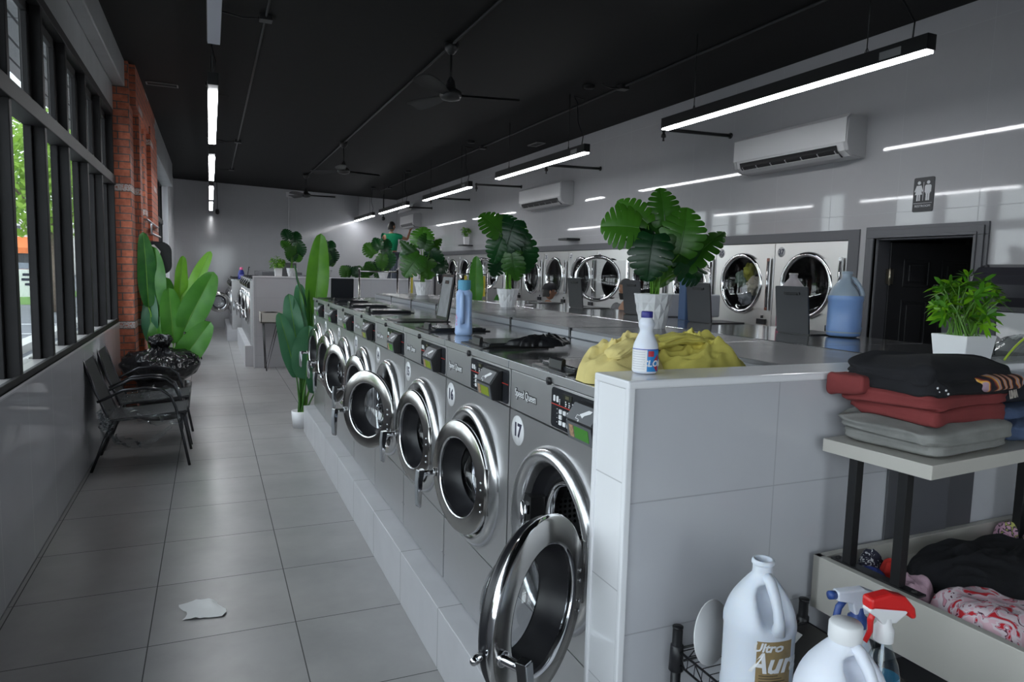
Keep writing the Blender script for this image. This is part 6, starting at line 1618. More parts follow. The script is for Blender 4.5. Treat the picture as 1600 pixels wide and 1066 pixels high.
cl('pink_pyjamas', M_PINKP, 'pink pyjamas with red and dark scribbled print, folded in the tray', lambda mb: (th_(mb, (0.155, -0.395, 0.841), 0.24, 0.25, 0.072, 41, n=140, m=60, ridge=0.9, freq=9, round_=1.8), ))
M_PINK = cloth_mat('pink_cotton', (0.50, 0.33, 0.40), 0.08)
cl('pink_blouse', M_PINK, 'plain pink garment crumpled beside the leg of the shelf', lambda mb: th_(mb, (0.100, -0.215, 0.841), 0.11, 0.10, 0.062, 43, n=60, m=26, ridge=1.3, freq=13))
cl('blue_garment', cloth_mat('blue_cotton', (0.02, 0.035, 0.16), 0.1), 'small dark blue garment crumpled behind the shelf legs', lambda mb: th_(mb, (0.075, -0.125, 0.841), 0.085, 0.06, 0.06, 45, n=44, m=20, ridge=1.4, freq=20))
cl('red_garment', cloth_mat('red_cotton', (0.42, 0.02, 0.015), 0.1), 'small red garment peeping out between pink and black clothes', lambda mb: (th_(mb, (0.150, -0.120, 0.841), 0.055, 0.05, 0.06, 47, n=44, m=20, ridge=1.4, freq=24), ))
cl('spotted_garment', print_mat('spotted_navy_cotton', (0.02, 0.02, 0.04), [(0.58, (0.6, 0.6, 0.62))], 90), 'navy garment with white spots at the back of the tray', lambda mb: th_(mb, (0.150, -0.062, 0.841), 0.09, 0.055, 0.065, 49, n=44, m=20, ridge=1.4, freq=20))
cl('floral_garment', print_mat('floral_cotton', (0.60, 0.35, 0.48), [(0.5, (0.05, 0.04, 0.05)), (0.6, (0.5, 0.5, 0.15))], 50), 'small pink garment with a dark and yellow print at the right edge of the tray', lambda mb: th_(mb, (0.79, -0.065, 0.841), 0.13, 0.075, 0.07, 51, n=44, m=20, ridge=1.4, freq=20))
# clear bag with green zip on the half wall
t = thing('zip_bag', 'clear plastic bag with a bright green zip edge lying on the half wall', 'bag', (2.50, 1.45, 1.394))
mb = MB(); mb.grid(24, 16, lambda u, v: (-0.15+0.34*u, -0.06+0.13*v, 0.075*math.sin(PI*u)**0.8*(1-abs(2*v-1)**3)+0.012*noise.noise(Vector((u*7, v*6, 2)))+0.001)); mb.build('film', glass_mat('clear_film', (0.93, 0.96, 0.95), 0.12, 0.06), t)
mb = MB(); mb.tube([(-0.15+0.34*u, -0.045, 0.004+0.088*math.sin(PI*u)**0.9) for u in [k/14 for k in range(15)]], 0.0035, 6); mb.build('zip_edge', mat('lime_zip', (0.45, 0.62, 0.05), rough=0.4), t)

# ------------------------------------------------------------------ wire rack
RX0, RX1, RY0_, RY1_, RZS = 1.052, 1.47, 0.42, 1.335, 0.715
t = thing('wire_rack', 'black wire shelving rack against the half wall, holding the jugs and spray bottles', 'rack', (0, 0, 0))
for x in (RX0, RX1):
    for y in (RY0_, RY1_):
        mb = MB(); mb.cyl((x, y, -0.1234), (x, y, 0.770), 0.0125, n=16); mb.cyl((x, y, 0.770), (x, y, 0.775), 0.0135, n=16); mb.lathe([(0.0165, 0.665), (0.0185, 0.668), (0.016, 0.722), (0.0135, 0.726)], 16, 'z') if False else None
        mb.build('post', M_BLACK, t)
        mb = MB(); mb.at(T(x, y, 0)).lathe([(0.0125, 0.66), (0.0185, 0.662), (0.016, 0.726), (0.0125, 0.728)], 16, 'z'); mb.build('post_sleeve', M_RUB, t)
for zs in (RZS, 0.30):
    mb = MB()
    for z in (zs, zs-0.035):
        mb.tube([(RX0, RY0_, z), (RX0, RY1_, z)], 0.003, 6); mb.tube([(RX1, RY0_, z), (RX1, RY1_, z)], 0.003, 6); mb.tube([(RX0, RY0_, z), (RX1, RY0_, z)], 0.003, 6); mb.tube([(RX0, RY1_, z), (RX1, RY1_, z)], 0.003, 6)
    for x in (RX0, RX1):
        pts = [(x, RY0_+(RY1_-RY0_)*k/26, zs-0.001-0.033*(k % 2)) for k in range(27)]; mb.tube(pts, 0.0018, 5)
    for y in (RY0_, RY1_):
        pts = [(RX0+(RX1-RX0)*k/12, y, zs-0.001-0.033*(k % 2)) for k in range(13)]; mb.tube(pts, 0.0018, 5)
    mb.build('shelf_edge', M_BLACK, t)
    mb = MB()
    for k in range(34):
        y = RY0_+0.015+(RY1_-RY0_-0.03)*k/33; mb.tube([(RX0, y, zs-0.034), (RX0+0.003, y, zs+0.001), (RX1-0.003, y, zs+0.001), (RX1, y, zs-0.034)], 0.0015, 4)
    for x in (RX0+0.14, RX0+0.28): mb.tube([(x, RY0_, zs-0.004), (x, RY1_, zs-0.004)], 0.0025, 5)
    mb.build('shelf_wires', M_BLACK, t)
mb = MB(); mb.box(RX0+0.16, RX1-0.01, RY0_+0.05, RY1_-0.03, RZS+0.0035, RZS+0.0055); tag(mb.build('shelf_liner', mat('dark_liner', (0.03, 0.028, 0.028), rough=0.4)), 'dark plastic liner sheet lying on the wire rack', 'liner')
mb = MB(); mb.lathe([(0.0, 0.0), (0.075, 0.0), (0.075, 0.003), (0, 0.003)], 28, 'z'); mb.at(Matrix.Identity(4))
o = mb.build('paper_plate', mat('paper_white', (0.72, 0.72, 0.73)), loc=(1.078, 1.245, 0.800)); o.rotation_euler = (math.radians(82), 0, math.radians(20)); tag(o, 'white disc leaning behind the jug with the gold label', 'plate')
mb = MB(); mb.prism([(0, 0), (0.12, 0.01), (0.11, 0.09), (0.02, 0.10)], 0, 0.002); o = mb.build('paper_sheet', mat('paper_white', (0.72, 0.72, 0.73)), loc=(1.24, 1.18, 0.735)); o.rotation_euler = (0.25, -0.1, 0.3); tag(o, 'folded white sheet lying behind the gold-labelled jug', 'paper')
# dark bin under the table
mb = MB(); mb.rbox(1.62, 1.98, 0.9, 1.25, -0.1234, 0.60, 0.04, axis='z'); tag(mb.build('storage_bin', M_DGREY, bevel=0.01), 'dark grey bin standing under the laundry table', 'bin')

# true size of everything on, before and along the near half wall
NEAR = ('gallon_jug', 'spray_bottle', 'small_bottle', 'bleach_bottle', 'folding_table', 'folded_sweatshirt', 'folded_tshirt', 'jeans', 'folded_trousers', 'folded_blouse', 'crumpled_jumper', 'crumpled_vest', 'pink_pyjamas', 'pink_blouse',
        'blue_garment', 'red_garment', 'spotted_garment', 'floral_garment', 'zip_bag', 'wire_rack', 'shelf_liner', 'paper_plate', 'paper_sheet', 'storage_bin')
SZ = 0.93
for o in list(bpy.data.objects):
    if o.parent is None and o.name.split('.')[0] in NEAR and o.location.y < 2.0:
        o.location = (o.location.x*SZ, o.location.y*SZ, o.location.z*SZ+0.1148)
        o.scale = [q*SZ for q in o.scale]
# ------------------------------------------------------------------ chairs
M_SLING = mat('black_sling_fabric', (0.018, 0.018, 0.021), rough=0.7, bump=0.1, bscale=800)
M_TUBE = mat('chair_tube', (0.045, 0.045, 0.05), rough=0.22, metal=0.6)
def chair(x, y, label, rz=0, group='black sling armchairs along the window wall'):
    t = thing('armchair', label, 'chair', (x, y, 0), rz, group)
    mb = MB(); mb.grid(12, 3, lambda u, v: (-0.22+0.56*u, -0.235+0.47*v, 0.40+0.05*u-0.03*math.sin(PI*u)*(1-abs(2*v-1)**2)))
    mb.grid(12, 3, lambda u, v: (-0.22+0.56*u, -0.235+0.47*v, 0.385+0.05*u-0.03*math.sin(PI*u)*(1-abs(2*v-1)**2))); mb.box(0.325, 0.345, -0.235, 0.235, 0.415, 0.452); mb.build('seat', M_SLING, t)
    mb = MB(); mb.grid(12, 3, lambda u, v: (-0.21-0.15*u-0.05*math.sin(u*PI*0.5)*0.4, -0.225+0.45*v, 0.41+0.50*u)); mb.grid(12, 3, lambda u, v: (-0.225-0.15*u-0.05*math.sin(u*PI*0.5)*0.4, -0.225+0.45*v, 0.41+0.50*u)); mb.build('backrest', M_SLING, t)
    mb = MB()
    for s in (-1, 1): mb.tube([(0.34, s*0.24, 0.44), (-0.20, s*0.24, 0.395), (-0.29, s*0.235, 0.62), (-0.385, s*0.225, 0.92)], 0.011, 8)
    mb.tube([(-0.385, -0.225, 0.92), (-0.385, 0.225, 0.92)], 0.011, 8); mb.tube([(0.34, -0.24, 0.44), (0.34, 0.24, 0.44)], 0.011, 8); mb.build('frame', M_TUBE, t)
    for s in (-1, 1):
        mb = MB(); mb.tube([(0.36, s*0.27, 0.0), (0.325, s*0.27, 0.20), (0.27, s*0.275, 0.48), (0.235, s*0.28, 0.58), (0.17, s*0.28, 0.635), (0.05, s*0.28, 0.655), (-0.10, s*0.28, 0.64), (-0.22, s*0.27, 0.58), (-0.28, s*0.24, 0.55)], 0.0115, 10); mb.tube([(0.31, s*0.27, 0.30), (0.31, s*0.24, 0.43)], 0.009, 8); mb.build('armrest_leg', M_TUBE, t)
        mb = MB(); mb.tube([(-0.18, s*0.25, 0.40), (-0.26, s*0.26, 0.2), (-0.335, s*0.27, 0.0)], 0.0115, 8); mb.build('leg', M_TUBE, t)
    return t
chair(-0.54, 6.39, 'nearest black armchair under the window, wrapped in torn clear plastic')
chair(-0.54, 7.10, 'second black armchair under the window, in front of the bagged bin')
chair(-0.52, 13.3, 'black armchair beyond the bagged bin, behind the paddle-leaf plant')
chair(-0.45, 18.2, 'farthest black armchair, against the back wall')
# torn wrapping film
mfilm = glass_mat('wrapping_film', (0.90, 0.92, 0.93), 0.05, 0.2, 0.03, (0.6, 0.62, 0.65))
mb = MB()
def film(pts, wd, seed):
    pts = [Vector(p) for p in pts]
    def fn(u, v):
        s = u*(len(pts)-1); i = min(int(s), len(pts)-2); c = pts[i].lerp(pts[i+1], s-i)
        n_ = noise.noise(Vector((u*14+seed, v*5, 0))); n2 = noise.noise(Vector((u*14+seed, v*5, 9)))
        return c+Vector((0.03*n2, -0.03*n_, (v-0.5)*wd*(0.6+0.5*math.sin(u*PI)))+Vector((0, 0, 0)) if False else (0.05*n2, -0.05*n_, (v-0.5)*wd*(0.5+0.5*math.sin(u*PI))+0.03*n2))
    mb.grid(40, 8, fn)
film([(-0.82, 6.12, 0.42), (-0.70, 6.09, 0.47), (-0.45, 6.08, 0.42), (-0.25, 6.09, 0.38)], 0.12, 1)
film([(-0.80, 6.10, 0.40), (-0.70, 6.09, 0.25), (-0.48, 6.08, 0.20), (-0.30, 6.10, 0.34)], 0.07, 4)
film([(-0.80, 6.10, 0.48), (-0.78, 6.08, 0.40), (-0.72, 6.08, 0.36)], 0.10, 9)
tag(mb.build('plastic_wrap', mfilm), 'torn clear plastic film hanging from the nearest armchair', 'plastic film')
mb = MB(); film([(-0.72, 6.66, 0.47), (-0.50, 6.66, 0.52), (-0.25, 6.66, 0.52)], 0.12, 7); tag(mb.build('plastic_wrap', mfilm), 'clear plastic film caught between the two nearest armchairs', 'plastic film')
# ------------------------------------------------------------------ bagged bin
t = thing('waste_bin', 'round black waste bin with a puffed black bag rim, beside the armchairs', 'bin', (-0.50, 8.18, 0))
mb = MB(); mb.lathe([(0, 0.0), (0.20, 0.0), (0.245, 0.60), (0.26, 0.62), (0.23, 0.62)], 36, 'z'); mb.build('bin_body', M_BLACK, t)
mb = MB()
def bagf(u, v):
    th = 2*PI*u
    pr = [(0.235, 0.40), (0.33, 0.46), (0.365, 0.54), (0.345, 0.62), (0.26, 0.675), (0.12, 0.70), (0.07, 0.73), (0.11, 0.79), (0.10, 0.84), (0.0, 0.86)]
    s = v*(len(pr)-1); i = min(int(s), len(pr)-2); f = s-i; r_ = pr[i][0]*(1-f)+pr[i+1][0]*f; z = pr[i][1]*(1-f)+pr[i+1][1]*f
    nn_ = noise.noise(Vector((math.cos(th)*3, math.sin(th)*3, v*6))); n3 = 1-2*abs(noise.noise(Vector((math.cos(th)*6+4, math.sin(th)*6, v*9))))
    r_ *= 1+0.13*nn_+0.07*n3; z += 0.035*nn_+0.02*n3
    return (r_*math.cos(th), r_*math.sin(th), z)
mb.grid(110, 70, bagf, cu=True); mb.build('bin_bag', mat('black_bag_film', (0.012, 0.012, 0.014), rough=0.22), t)
t = thing('round_sign', 'dark rounded board with a painted white reflection, behind the leaves by the brick pier', 'sign', (-0.60, 9.55, 0))
mb = MB(); mb.cyl((0, 0, 0), (0, 0, 1.6), 0.018, n=10); mb.cyl((0, 0, 0), (0, 0, 0.02), 0.16, n=20); mb.build('stand', M_BLACKM, t)
mb = MB(); mb.rbox(-0.14, 0.17, -0.02, 0.02, 1.50, 1.90, 0.12, axis='y', n=8); mb.build('board', M_PANEL, t, bevel=0.01)
mb = MB(); mb.prism([(-0.10, 1.60), (-0.12, 1.84), (-0.02, 1.86), (0.05, 1.78), (0.03, 1.70), (0.07, 1.62), (0.05, 1.56)], -0.026, -0.021, 'y'); mb.build('painted_reflection', M_WTXT, t)  # white reflection on the board, drawn as a flat white shape

# ------------------------------------------------------------------ second island
mb = MB(); mb.box(0.625, 3.55, 11.76, 11.92, 0, 1.455); mb.box(0.615, 3.56, 11.75, 11.93, 1.455, 1.475, mi=1); mb.box(0.615, 0.63, 11.75, 11.77, 0, 1.46, mi=1)
struct('half_wall_far', mb, [M_HALF, M_GLOSSW])
mb = MB(); mb.box(0.50, 3.3, 11.93, 15.5, 0, 0.34); tag(mb.build('machine_plinth', M_BASE), 'grey tiled plinth under the second island of washers', 'plinth')
for k in range(5):
    washer(None, 0.585, 11.96+k*WP, 0.345, (4, 8, 5, 10, 5)[k], 'washing machine in the second island, %s' % ['first behind the far half wall', 'second behind the far half wall', 'third behind the far half wall', 'fourth behind the far half wall', 'last before the gap'][k],
           'washers of the second island', low=True, screen='lime', lid='closed')
mb = MB(); mb.box(1.22, 2.2, 11.96, 15.45, 0.345, 1.455); mb.box(2.2, 3.25, 11.96, 15.45, 0.345, 1.42, mi=1); tag(mb.build('island_spine', [M_MGREY, M_STEELT], bevel=0.004), 'grey boxed spine and machine tops of the second island', 'counter')
mb = MB(); mb.box(0.318, 3.2, 16.07, 19.3, 0, 0.25); tag(mb.build('machine_plinth', M_BASE), 'grey tiled plinth under the farthest washers by the back wall', 'plinth')
for k in range(4):
    washer(None, 0.42, 16.12+k*WP, 0.255, (88, 6, 10, 6)[k], 'washing machine by the back wall, %s' % ['its door wide open', 'second from its steel side panel', 'third from its steel side panel', 'last one at the wall'][k], 'washers by the back wall', low=True, lid='open' if k == 0 else 'closed')
mb = MB(); mb.box(1.05, 3.1, 16.10, 19.2, 0.255, 1.33); mb.box(1.05, 1.9, 16.3, 19.2, 1.33, 1.50, mi=1)
tag(mb.build('island_spine', [M_STEEL, M_MGREY], bevel=0.004), 'steel side and grey boxed spine of the farthest washer block', 'counter')
# side panel lids seen over the far block
for k, (x, y, lab) in enumerate(((1.35, 14.2, 'thin grey lid standing open over the second island, left'), (1.6, 15.3, 'grey lid leaning at the back of the second island'), (2.95, 15.0, 'narrow grey lid standing upright against the back wall'))):
    mb = MB(); mb.rbox(-0.10, 0.10, 0, 0.012, 0, 0.25, 0.008, axis='y'); o = mb.build('dispenser_lid', M_MGREY, loc=(x, y, (1.456, 1.456, 1.421)[k])); o.rotation_euler = (0, 0, math.radians((20, 40, 75)[k])); tag(o, lab, 'lid')

# small console table in front of the far half wall
t = thing('console_table', 'small cream console table with black hairpin legs before the far half wall', 'table', (0.70, 11.28, 0))
mb = MB(); mb.box(0, 1.3, 0, 0.016, 0.755, 0.915); mb.box(0, 1.3, 0.40, 0.416, 0.755, 0.915); mb.box(0, 0.016, 0, 0.416, 0.755, 0.915); mb.box(1.284, 1.3, 0, 0.416, 0.755, 0.915); mb.box(0, 1.3, 0, 0.416, 0.755, 0.775); mb.build('tray', M_LAM, t, bevel=0.002)
for x, s in ((0.05, 1), (1.25, -1)):
    for y, q in ((0.04, 1), (0.37, -1)):
        mb = MB(); mb.tube([(x, y, 0.755), (x+s*0.035, y-q*0.0, 0.0), (x+s*0.22, y, 0.755)], 0.007, 6); mb.tube([(x, y, 0.755), (x+s*0.03, y+q*0.01, 0.01), (x, y+q*0.12, 0.755)], 0.007, 6); mb.build('hairpin_leg', M_BLACKM, t)
mb = MB(); mb.blob((0.86, 11.45, 0.855), (0.14, 0.08, 0.07), 24, 14, nz=0.12, ns=3, p=0.7); tag(mb.build('pouch', M_BLACK), 'black zipped pouch lying on the console table', 'bag')
mb = MB(); mb.blob((1.12, 11.45, 0.795), (0.05, 0.03, 0.018), 12, 8); tag(mb.build('small_item', M_BLACK), 'small black item on the console table right of the pouch', 'object')

# ------------------------------------------------------------------ laundry carts
def cart(x, y, lab, w_=0.50, d=0.60, straps=(), rz=0):
    t = thing('laundry_cart', lab, 'cart', (x, y, 0), rz, 'chrome laundry carts between the islands')
    for px in (-w_/2, w_/2):
        mb = MB(); mb.cyl((px, 0, 0.10), (px, 0, 1.63), 0.0125, n=12); mb.blob((px, 0, 1.635), (0.016, 0.016, 0.014), 10, 6); mb.build('pole', M_CARTC, t)
    mb = MB(); mb.cyl((-w_/2, 0, 1.60), (w_/2, 0, 1.60), 0.010, n=10); mb.build('hanging_rail', M_CARTC, t)
    mb = MB()
    for z in (0.28, 0.50, 0.72): mb.tube([(-w_/2, 0, z), (w_/2, 0, z), (w_/2, d, z), (-w_/2, d, z)], 0.005, 6, closed=True)
    for k in range(9):
        xx = -w_/2+w_*k/8; mb.tube([(xx, 0, 0.72), (xx, 0, 0.28), (xx, d, 0.28), (xx, d, 0.72)], 0.0022, 4)
    for k in range(1, 9):
        yy = d*k/9; mb.tube([(-w_/2, yy, 0.72), (-w_/2, yy, 0.28), (w_/2, yy, 0.28), (w_/2, yy, 0.72)], 0.0022, 4)
    mb.build('basket', M_CARTC, t)
    for px in (-w_/2, w_/2):
        for py in (0.03, d-0.03):
            mb = MB(); mb.cyl((px-0.012, py, 0.045), (px+0.012, py, 0.045), 0.045, n=16); mb.build('caster', M_RUB, t)
            
    mb = MB(); mb.tube([(-w_/2, 0, 0.11), (w_/2, 0, 0.11), (w_/2, d, 0.11), (-w_/2, d, 0.11)], 0.010, 8, closed=True); mb.build('chassis', M_CARTC, t)
    for s in straps:
        mb = MB(); mb.box(s-0.012, s+0.012, -0.014, 0.014, 1.32, 1.58); mb.build('strap', mat('yellow_strap', (0.55, 0.45, 0.05), rough=0.6), t)
    return t
M_CARTC = mat('cart_chrome', (0.35, 0.34, 0.33), rough=0.22, metal=1.0)
cart(2.01, 9.0, 'chrome laundry cart with bare rail, leftmost between the islands', 0.50)
cart(2.72, 9.1, 'chrome laundry cart with yellow straps, behind the farthest pot of the spine', 0.55, straps=(-0.24,))
cart(3.02, 8.25, 'chrome laundry cart with yellow straps, rightmost between the islands', 0.42, d=0.5, straps=(-0.08, 0.13, 0.17))

# ------------------------------------------------------------------ people
def skin_obj(name, nodes, edges, m, parent, root=0, sub=2):
    me = bpy.data.meshes.new(name); me.from_pydata([n[0] for n in nodes], edges, []); me.materials.append(m)
    o = bpy.data.objects.new(name, me); COL.objects.link(o)
    if parent: o.parent = parent
    md = o.modifiers.new('skin', 'SKIN')
    lay = me.skin_vertices[0].data if me.skin_vertices else None
    if lay is None:
        bm = bmesh.new(); bm.from_mesh(me); bm.verts.layers.skin.verify(); bm.to_mesh(me); bm.free(); lay = me.skin_vertices[0].data
    for i, n in enumerate(nodes):
        r_ = n[1]; lay[i].radius = (r_, r_) if isinstance(r_, (int, float)) else r_
        lay[i].use_root = (i == root)
    md.use_smooth_shade = True
    s = o.modifiers.new('smooth', 'SUBSURF'); s.levels = sub; s.render_levels = sub
    return o
M_SKIN = mat('skin', (0.36, 0.19, 0.12), rough=0.5, sub=0.15); M_SKIN2 = mat('skin_light', (0.46, 0.27, 0.18), rough=0.5, sub=0.15)
M_HAIR = mat('black_hair', (0.012, 0.010, 0.009), rough=0.5)
def head(t, c, yaw_, sk, hair=True, beard=False, cap=None, s=1.0):
    """head centred at c, looking along local +x turned by yaw_"""
    M = T(*c)@R(yaw_)@Matrix.Scale(s, 4)
    mb = MB().at(M)
    def hf(u, v):
        th, ph = 2*PI*u, PI*v
        x, y, z = math.cos(th)*math.sin(ph), math.sin(th)*math.sin(ph), math.cos(ph)
        X, Yy, Z = 0.098*x, 0.076*y, 0.118*z
        if z < 0: Yy *= 1+0.28*z; X *= 1+0.12*z if x > 0 else 1+0.45*z
        if x > 0: X *= 0.94
        # eye sockets, nose, mouth
        if x > 0:
            X -= 0.008*math.exp(-((abs(Yy)-0.032)/0.016)**2-((Z-0.012)/0.012)**2)
            X += 0.022*math.exp(-(Yy/0.011)**2-((Z+0.020)/0.018)**2)+0.010*math.exp(-(Yy/0.008)**2-((Z-0.002)/0.02)**2)
            X += 0.006*math.exp(-(Yy/0.022)**2-((Z+0.058)/0.007)**2)+0.005*math.exp(-(Yy/0.02)**2-((Z+0.068)/0.006)**2)+0.007*math.exp(-(Yy/0.02)**2-((Z+0.098)/0.014)**2)
            X += 0.004*math.exp(-((abs(Yy)-0.03)/0.022)**2-((Z-0.03)/0.006)**2)
        return (X, Yy, Z)
    mb.grid(56, 40, hf, cu=True)
    for q in (-1, 1):
        mb.blob((0.0, q*0.079, -0.005), (0.018, 0.008, 0.032), 12, 8)
    o = mb.build('head', sk, t)
    mb = MB().at(M)
    for q in (-1, 1): mb.blob((0.079, q*0.031, 0.012), (0.011, 0.012, 0.009), 12, 8)
    mb.mi = 1
    for q in (-1, 1): mb.blob((0.089, q*0.031, 0.012), (0.003, 0.005, 0.005), 8, 6)
    mb.build('eyes', [M_WTXT, M_HAIR], o)
    if hair:
        mb = MB().at(M)
        def hr(u, v):
            th, ph = 2*PI*u, PI*0.56*v
            x, y, z = math.cos(th)*math.sin(ph), math.sin(th)*math.sin(ph), math.cos(ph)
            k = 1.10 if x < 0.45 else 1.04
            zz = 0.118*z*1.08
            if x > 0.3: zz = max(zz, 0.055+0.0*x)
            elif x < -0.1: zz = zz-0.05*v*v
            return (0.098*x*k, 0.076*y*k, zz)
        mb.grid(40, 14, hr, cu=True); mb.build('hair', M_HAIR, o)
    if beard:
        mb = MB().at(M)
        mb.grid(24, 8, lambda u, v: (0.096*math.cos((u-0.5)*2.6)*0.93*(1-0.12*v), 0.080*math.sin((u-0.5)*2.6)*(1-0.30*v), -0.045-0.075*v)); mb.build('beard', M_HAIR, o)
    if cap:
        mb = MB().at(M); mb.lathe([(0.108, 0.035), (0.106, 0.07), (0.088, 0.11), (0.05, 0.132), (0, 0.137)], 28, 'z'); mb.mi = 0
        mb.grid(16, 6, lambda u, v: (0.075+0.085*v*math.cos((u-0.5)*2.2), 0.085*math.sin((u-0.5)*2.6)*(1-0.15*v), 0.046-0.012*v)); mb.build('cap', cap, o)
    return o
def hand(t, c, d, n, sk, curl=0.6, s=1.0, thumb=1):
    """palm from wrist c along d, palm normal n"""
    d = Vector(d).normalized(); n = (Vector(n)-d*Vector(n).dot(d)).normalized(); w_ = d.cross(n)
    c = Vector(c)
    nodes = [(c, 0.022*s), (c+d*0.045*s, (0.030*s, 0.016*s)), (c+d*0.085*s, (0.034*s, 0.014*s))]; edges = [(0, 1), (1, 2)]
    for k, (off, L) in enumerate(((-0.030, 0.068), (-0.010, 0.078), (0.010, 0.073), (0.029, 0.058))):
        b = c+d*0.085*s+w_*off*s; i = len(nodes)
        p1 = b+(d*math.cos(curl*0.4)+n*math.sin(curl*0.4))*L*0.42*s; p2 = p1+(d*math.cos(curl)+n*math.sin(curl))*L*0.33*s; p3 = p2+(d*math.cos(curl*1.6)+n*math.sin(curl*1.6))*L*0.27*s
        nodes += [(b, 0.0095*s), (p1, 0.009*s), (p2, 0.0085*s), (p3, 0.0075*s)]; edges += [(2, i), (i, i+1), (i+1, i+2), (i+2, i+3)]
    b = c+d*0.03*s-w_*thumb*0.030*s; i = len(nodes); q = (d*0.7-w_*thumb*0.6+n*0.5).normalized()
    nodes += [(b, 0.012*s), (b+q*0.035*s, 0.011*s), (b+q*0.035*s+(d*0.8+n*0.6).normalized()*0.028*s, 0.009*s)]; edges += [(1, i), (i, i+1), (i+1, i+2)]
    return skin_obj('hand', nodes, edges, sk, t, 0, 1)
def person(loc, rz, label, S, shirt_m, trouser_m, sk, arms, headyaw=0, sleeve=0.5, **hk):
    """standing figure, faces local +x, height 1.75*S"""
    t = thing('person', label, 'person', loc, rz)
    V = lambda x, y, z: Vector((x, y, z))*S
    pel = V(0, 0, 0.97)
    J = dict(hipL=V(0, 0.095, 0.93), hipR=V(0, -0.095, 0.93), kneeL=V(0.03, 0.11, 0.50), kneeR=V(0.01, -0.11, 0.50), ankL=V(-0.02, 0.12, 0.09), ankR=V(-0.03, -0.12, 0.09), toeL=V(0.15, 0.14, 0.03), toeR=V(0.14, -0.14, 0.03),
             waist=V(0.0, 0, 1.10), chest=V(0.0, 0, 1.30), neckb=V(-0.01, 0, 1.46), neck=V(0.015, 0, 1.53), shL=V(-0.01, 0.19, 1.42), shR=V(-0.01, -0.19, 1.42))
    elL, wrL, elR, wrR = [V(*a) for a in arms]
    N = [(pel, (0.155*S, 0.115*S)), (J['waist'], (0.14*S, 0.10*S)), (J['chest'], (0.165*S, 0.12*S)), (J['neckb'], 0.07*S), (J['neck'], 0.055*S),
         (J['hipL'], 0.088*S), (J['kneeL'], 0.058*S), (J['ankL'], 0.040*S), (J['hipR'], 0.088*S), (J['kneeR'], 0.058*S), (J['ankR'], 0.040*S),
         (J['shL'], 0.056*S), (elL, 0.040*S), (wrL, 0.026*S), (J['shR'], 0.056*S), (elR, 0.040*S), (wrR, 0.026*S)]
    E_ = [(0, 1), (1, 2), (2, 3), (3, 4), (0, 5), (5, 6), (6, 7), (0, 8), (8, 9), (9, 10), (2, 11), (11, 12), (12, 13), (2, 14), (14, 15), (15, 16)]
    skin_obj('body', N, E_, sk, t)
    sl = lambda a, b, f: a.lerp(b, f)
    N2 = [(V(0, 0, 0.93), (0.185*S, 0.145*S)), (J['waist'], (0.165*S, 0.125*S)), (J['chest'], (0.19*S, 0.14*S)), (V(-0.01, 0, 1.44), 0.085*S), (J['shL'], 0.075*S), (sl(J['shL'], elL, sleeve), 0.068*S), (J['shR'], 0.075*S), (sl(J['shR'], elR, sleeve), 0.068*S)]
    skin_obj('shirt', N2, [(0, 1), (1, 2), (2, 3), (2, 4), (4, 5), (2, 6), (6, 7)], shirt_m, t)
    N3 = [(V(0, 0, 0.98), (0.165*S, 0.125*S)), (J['hipL'], 0.102*S), (J['kneeL'], 0.078*S), (J['ankL']+V(0, 0, 0.01), 0.062*S), (J['hipR'], 0.102*S), (J['kneeR'], 0.078*S), (J['ankR']+V(0, 0, 0.01), 0.062*S)]
    skin_obj('trousers', N3, [(0, 1), (1, 2), (2, 3), (0, 4), (4, 5), (5, 6)], trouser_m, t)
    for a, b in (('ankL', 'toeL'), ('ankR', 'toeR')):
        mb = MB(); c = (J[a]+J[b])/2; mb.blob((c.x, c.y, 0.045*S), (0.14*S, 0.048*S, 0.045*S), 20, 12, p=0.7); mb.build('shoe', M_RUB, t)
    hd = head(t, V(0.02, 0, 1.645), headyaw, sk, s=S, **hk)
    hand(t, wrL, wrL-elL, (1, 0, 0) if abs((wrL-elL).normalized().x) < 0.8 else (0, 0, -1), sk, s=S, thumb=1)
    hand(t, wrR, wrR-elR, (1, 0, 0) if abs((wrR-elR).normalized().x) < 0.8 else (0, 0, -1), sk, s=S, thumb=-1)
    return t
M_GRT = cloth_mat('green_cotton', (0.0, 0.22, 0.095), 0.08); M_JEAN = cloth_mat('grey_jeans', (0.10, 0.115, 0.15), 0.15); M_GREYT = cloth_mat('grey_shirt', (0.12, 0.12, 0.13), 0.1)
person((4.10, 17.0, 1.03), math.radians(38), 'person in a green t-shirt on a stepladder reaching to the far air conditioner', 1.0, M_GRT, M_JEAN, M_SKIN,
       ((0.02, 0.33, 1.17), (0.20, 0.30, 1.02), (0.25, -0.30, 1.34), (0.46, -0.22, 1.55)), headyaw=math.radians(-15))
t = thing('stepladder', 'stepladder under the person in the green t-shirt', 'ladder', (4.10, 17.0, 0), math.radians(38))
mb = MB()
for s in (-1, 1): mb.bar((0.20, s*0.20, 0.99), (0.45, s*0.26, 0.0), 0.03, 0.05); 
mb.build('front_rail', M_CARTC, t)
mb = MB()
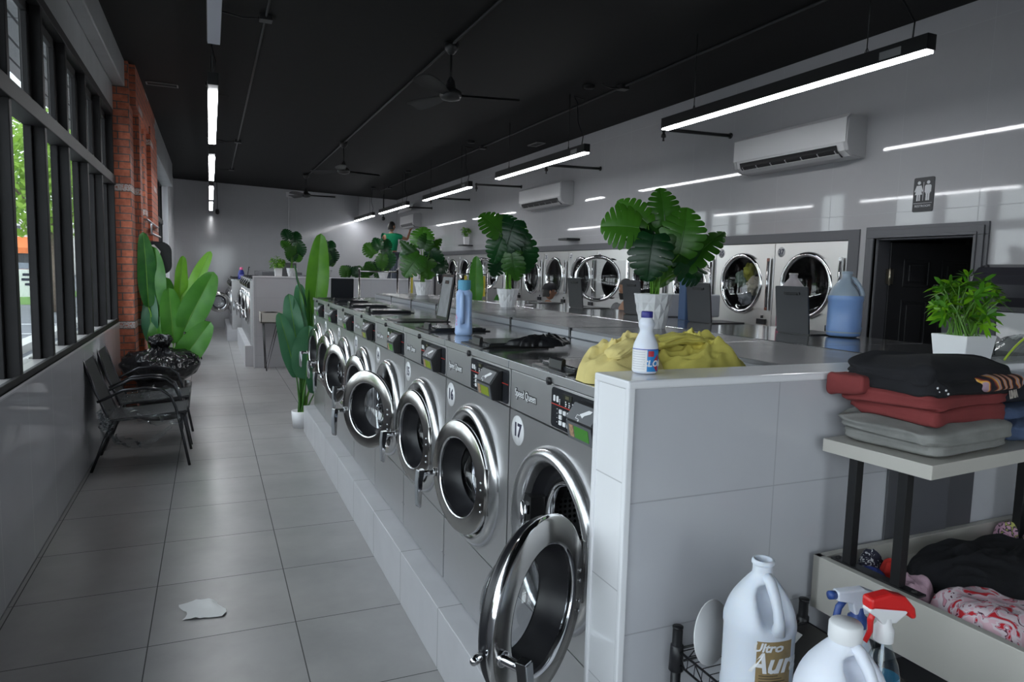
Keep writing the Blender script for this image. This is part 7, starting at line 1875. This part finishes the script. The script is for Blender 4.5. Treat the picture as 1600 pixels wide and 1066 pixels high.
for s in (-1, 1): mb.bar((-0.16, s*0.20, 0.99), (-0.48, s*0.26, 0.0), 0.03, 0.04)
mb.build('rear_rail', M_CARTC, t)
mb = MB(); mb.box(-0.20, 0.24, -0.24, 0.24, 0.995, 1.025); mb.build('platform', M_CARTC, t)
for k in range(3):
    z = 0.25+0.25*k; mb = MB(); mb.box(0.45-0.25*z-0.05, 0.45-0.25*z+0.05, -0.24, 0.24, z-0.012, z+0.012); mb.build('step', M_CARTC, t)
person((3.98, 8.0, 0), math.radians(-8), 'person in a black cap and pale shirt before the dryers, in profile', 0.85, M_LIGHTC, M_NAVYC, M_SKIN, ((0.05, 0.26, 1.12), (0.25, 0.22, 1.02), (0.05, -0.26, 1.12), (0.25, -0.22, 1.02)), headyaw=math.radians(-10), hair=True, cap=M_BLKC)
person((4.02, 6.22, 0), math.radians(190), 'bearded person in a dark grey shirt, half hidden by an open lid', 0.905, M_GREYT, M_NAVYC, M_SKIN, ((0.05, 0.26, 1.12), (0.25, 0.20, 1.02), (0.05, -0.26, 1.12), (0.25, -0.20, 1.02)), headyaw=math.radians(5), beard=True)
# laundry in the dryer numbered 35
dz = 1.585
for k, (m_, x, y, z, w_, lab) in enumerate(((cloth_mat('sage_cotton', (0.20, 0.27, 0.22)), 4.94, 5.535, dz+0.035, 0.075, 'sage green'), (cloth_mat('mustard_cotton', (0.38, 0.38, 0.06)), 4.94, 5.43, dz+0.115, 0.070, 'mustard'), (M_LIGHTC, 4.94, 5.465, dz-0.125, 0.085, 'pale grey'),
        (cloth_mat('cream_cotton', (0.55, 0.50, 0.40)), 4.94, 5.365, dz-0.02, 0.075, 'cream'), (cloth_mat('maroon_cotton', (0.10, 0.03, 0.04)), 5.08, 5.50, dz-0.03, 0.08, 'maroon'))):
    mb = MB(); mb.blob((x, y, z), (w_*0.8, w_*0.95, w_*1.1), 30, 20, nz=0.45, ns=2.5, seed=k*3); tag(mb.build('laundry', m_), '%s garment tumbling in the dryer numbered 35' % lab, 'clothing')
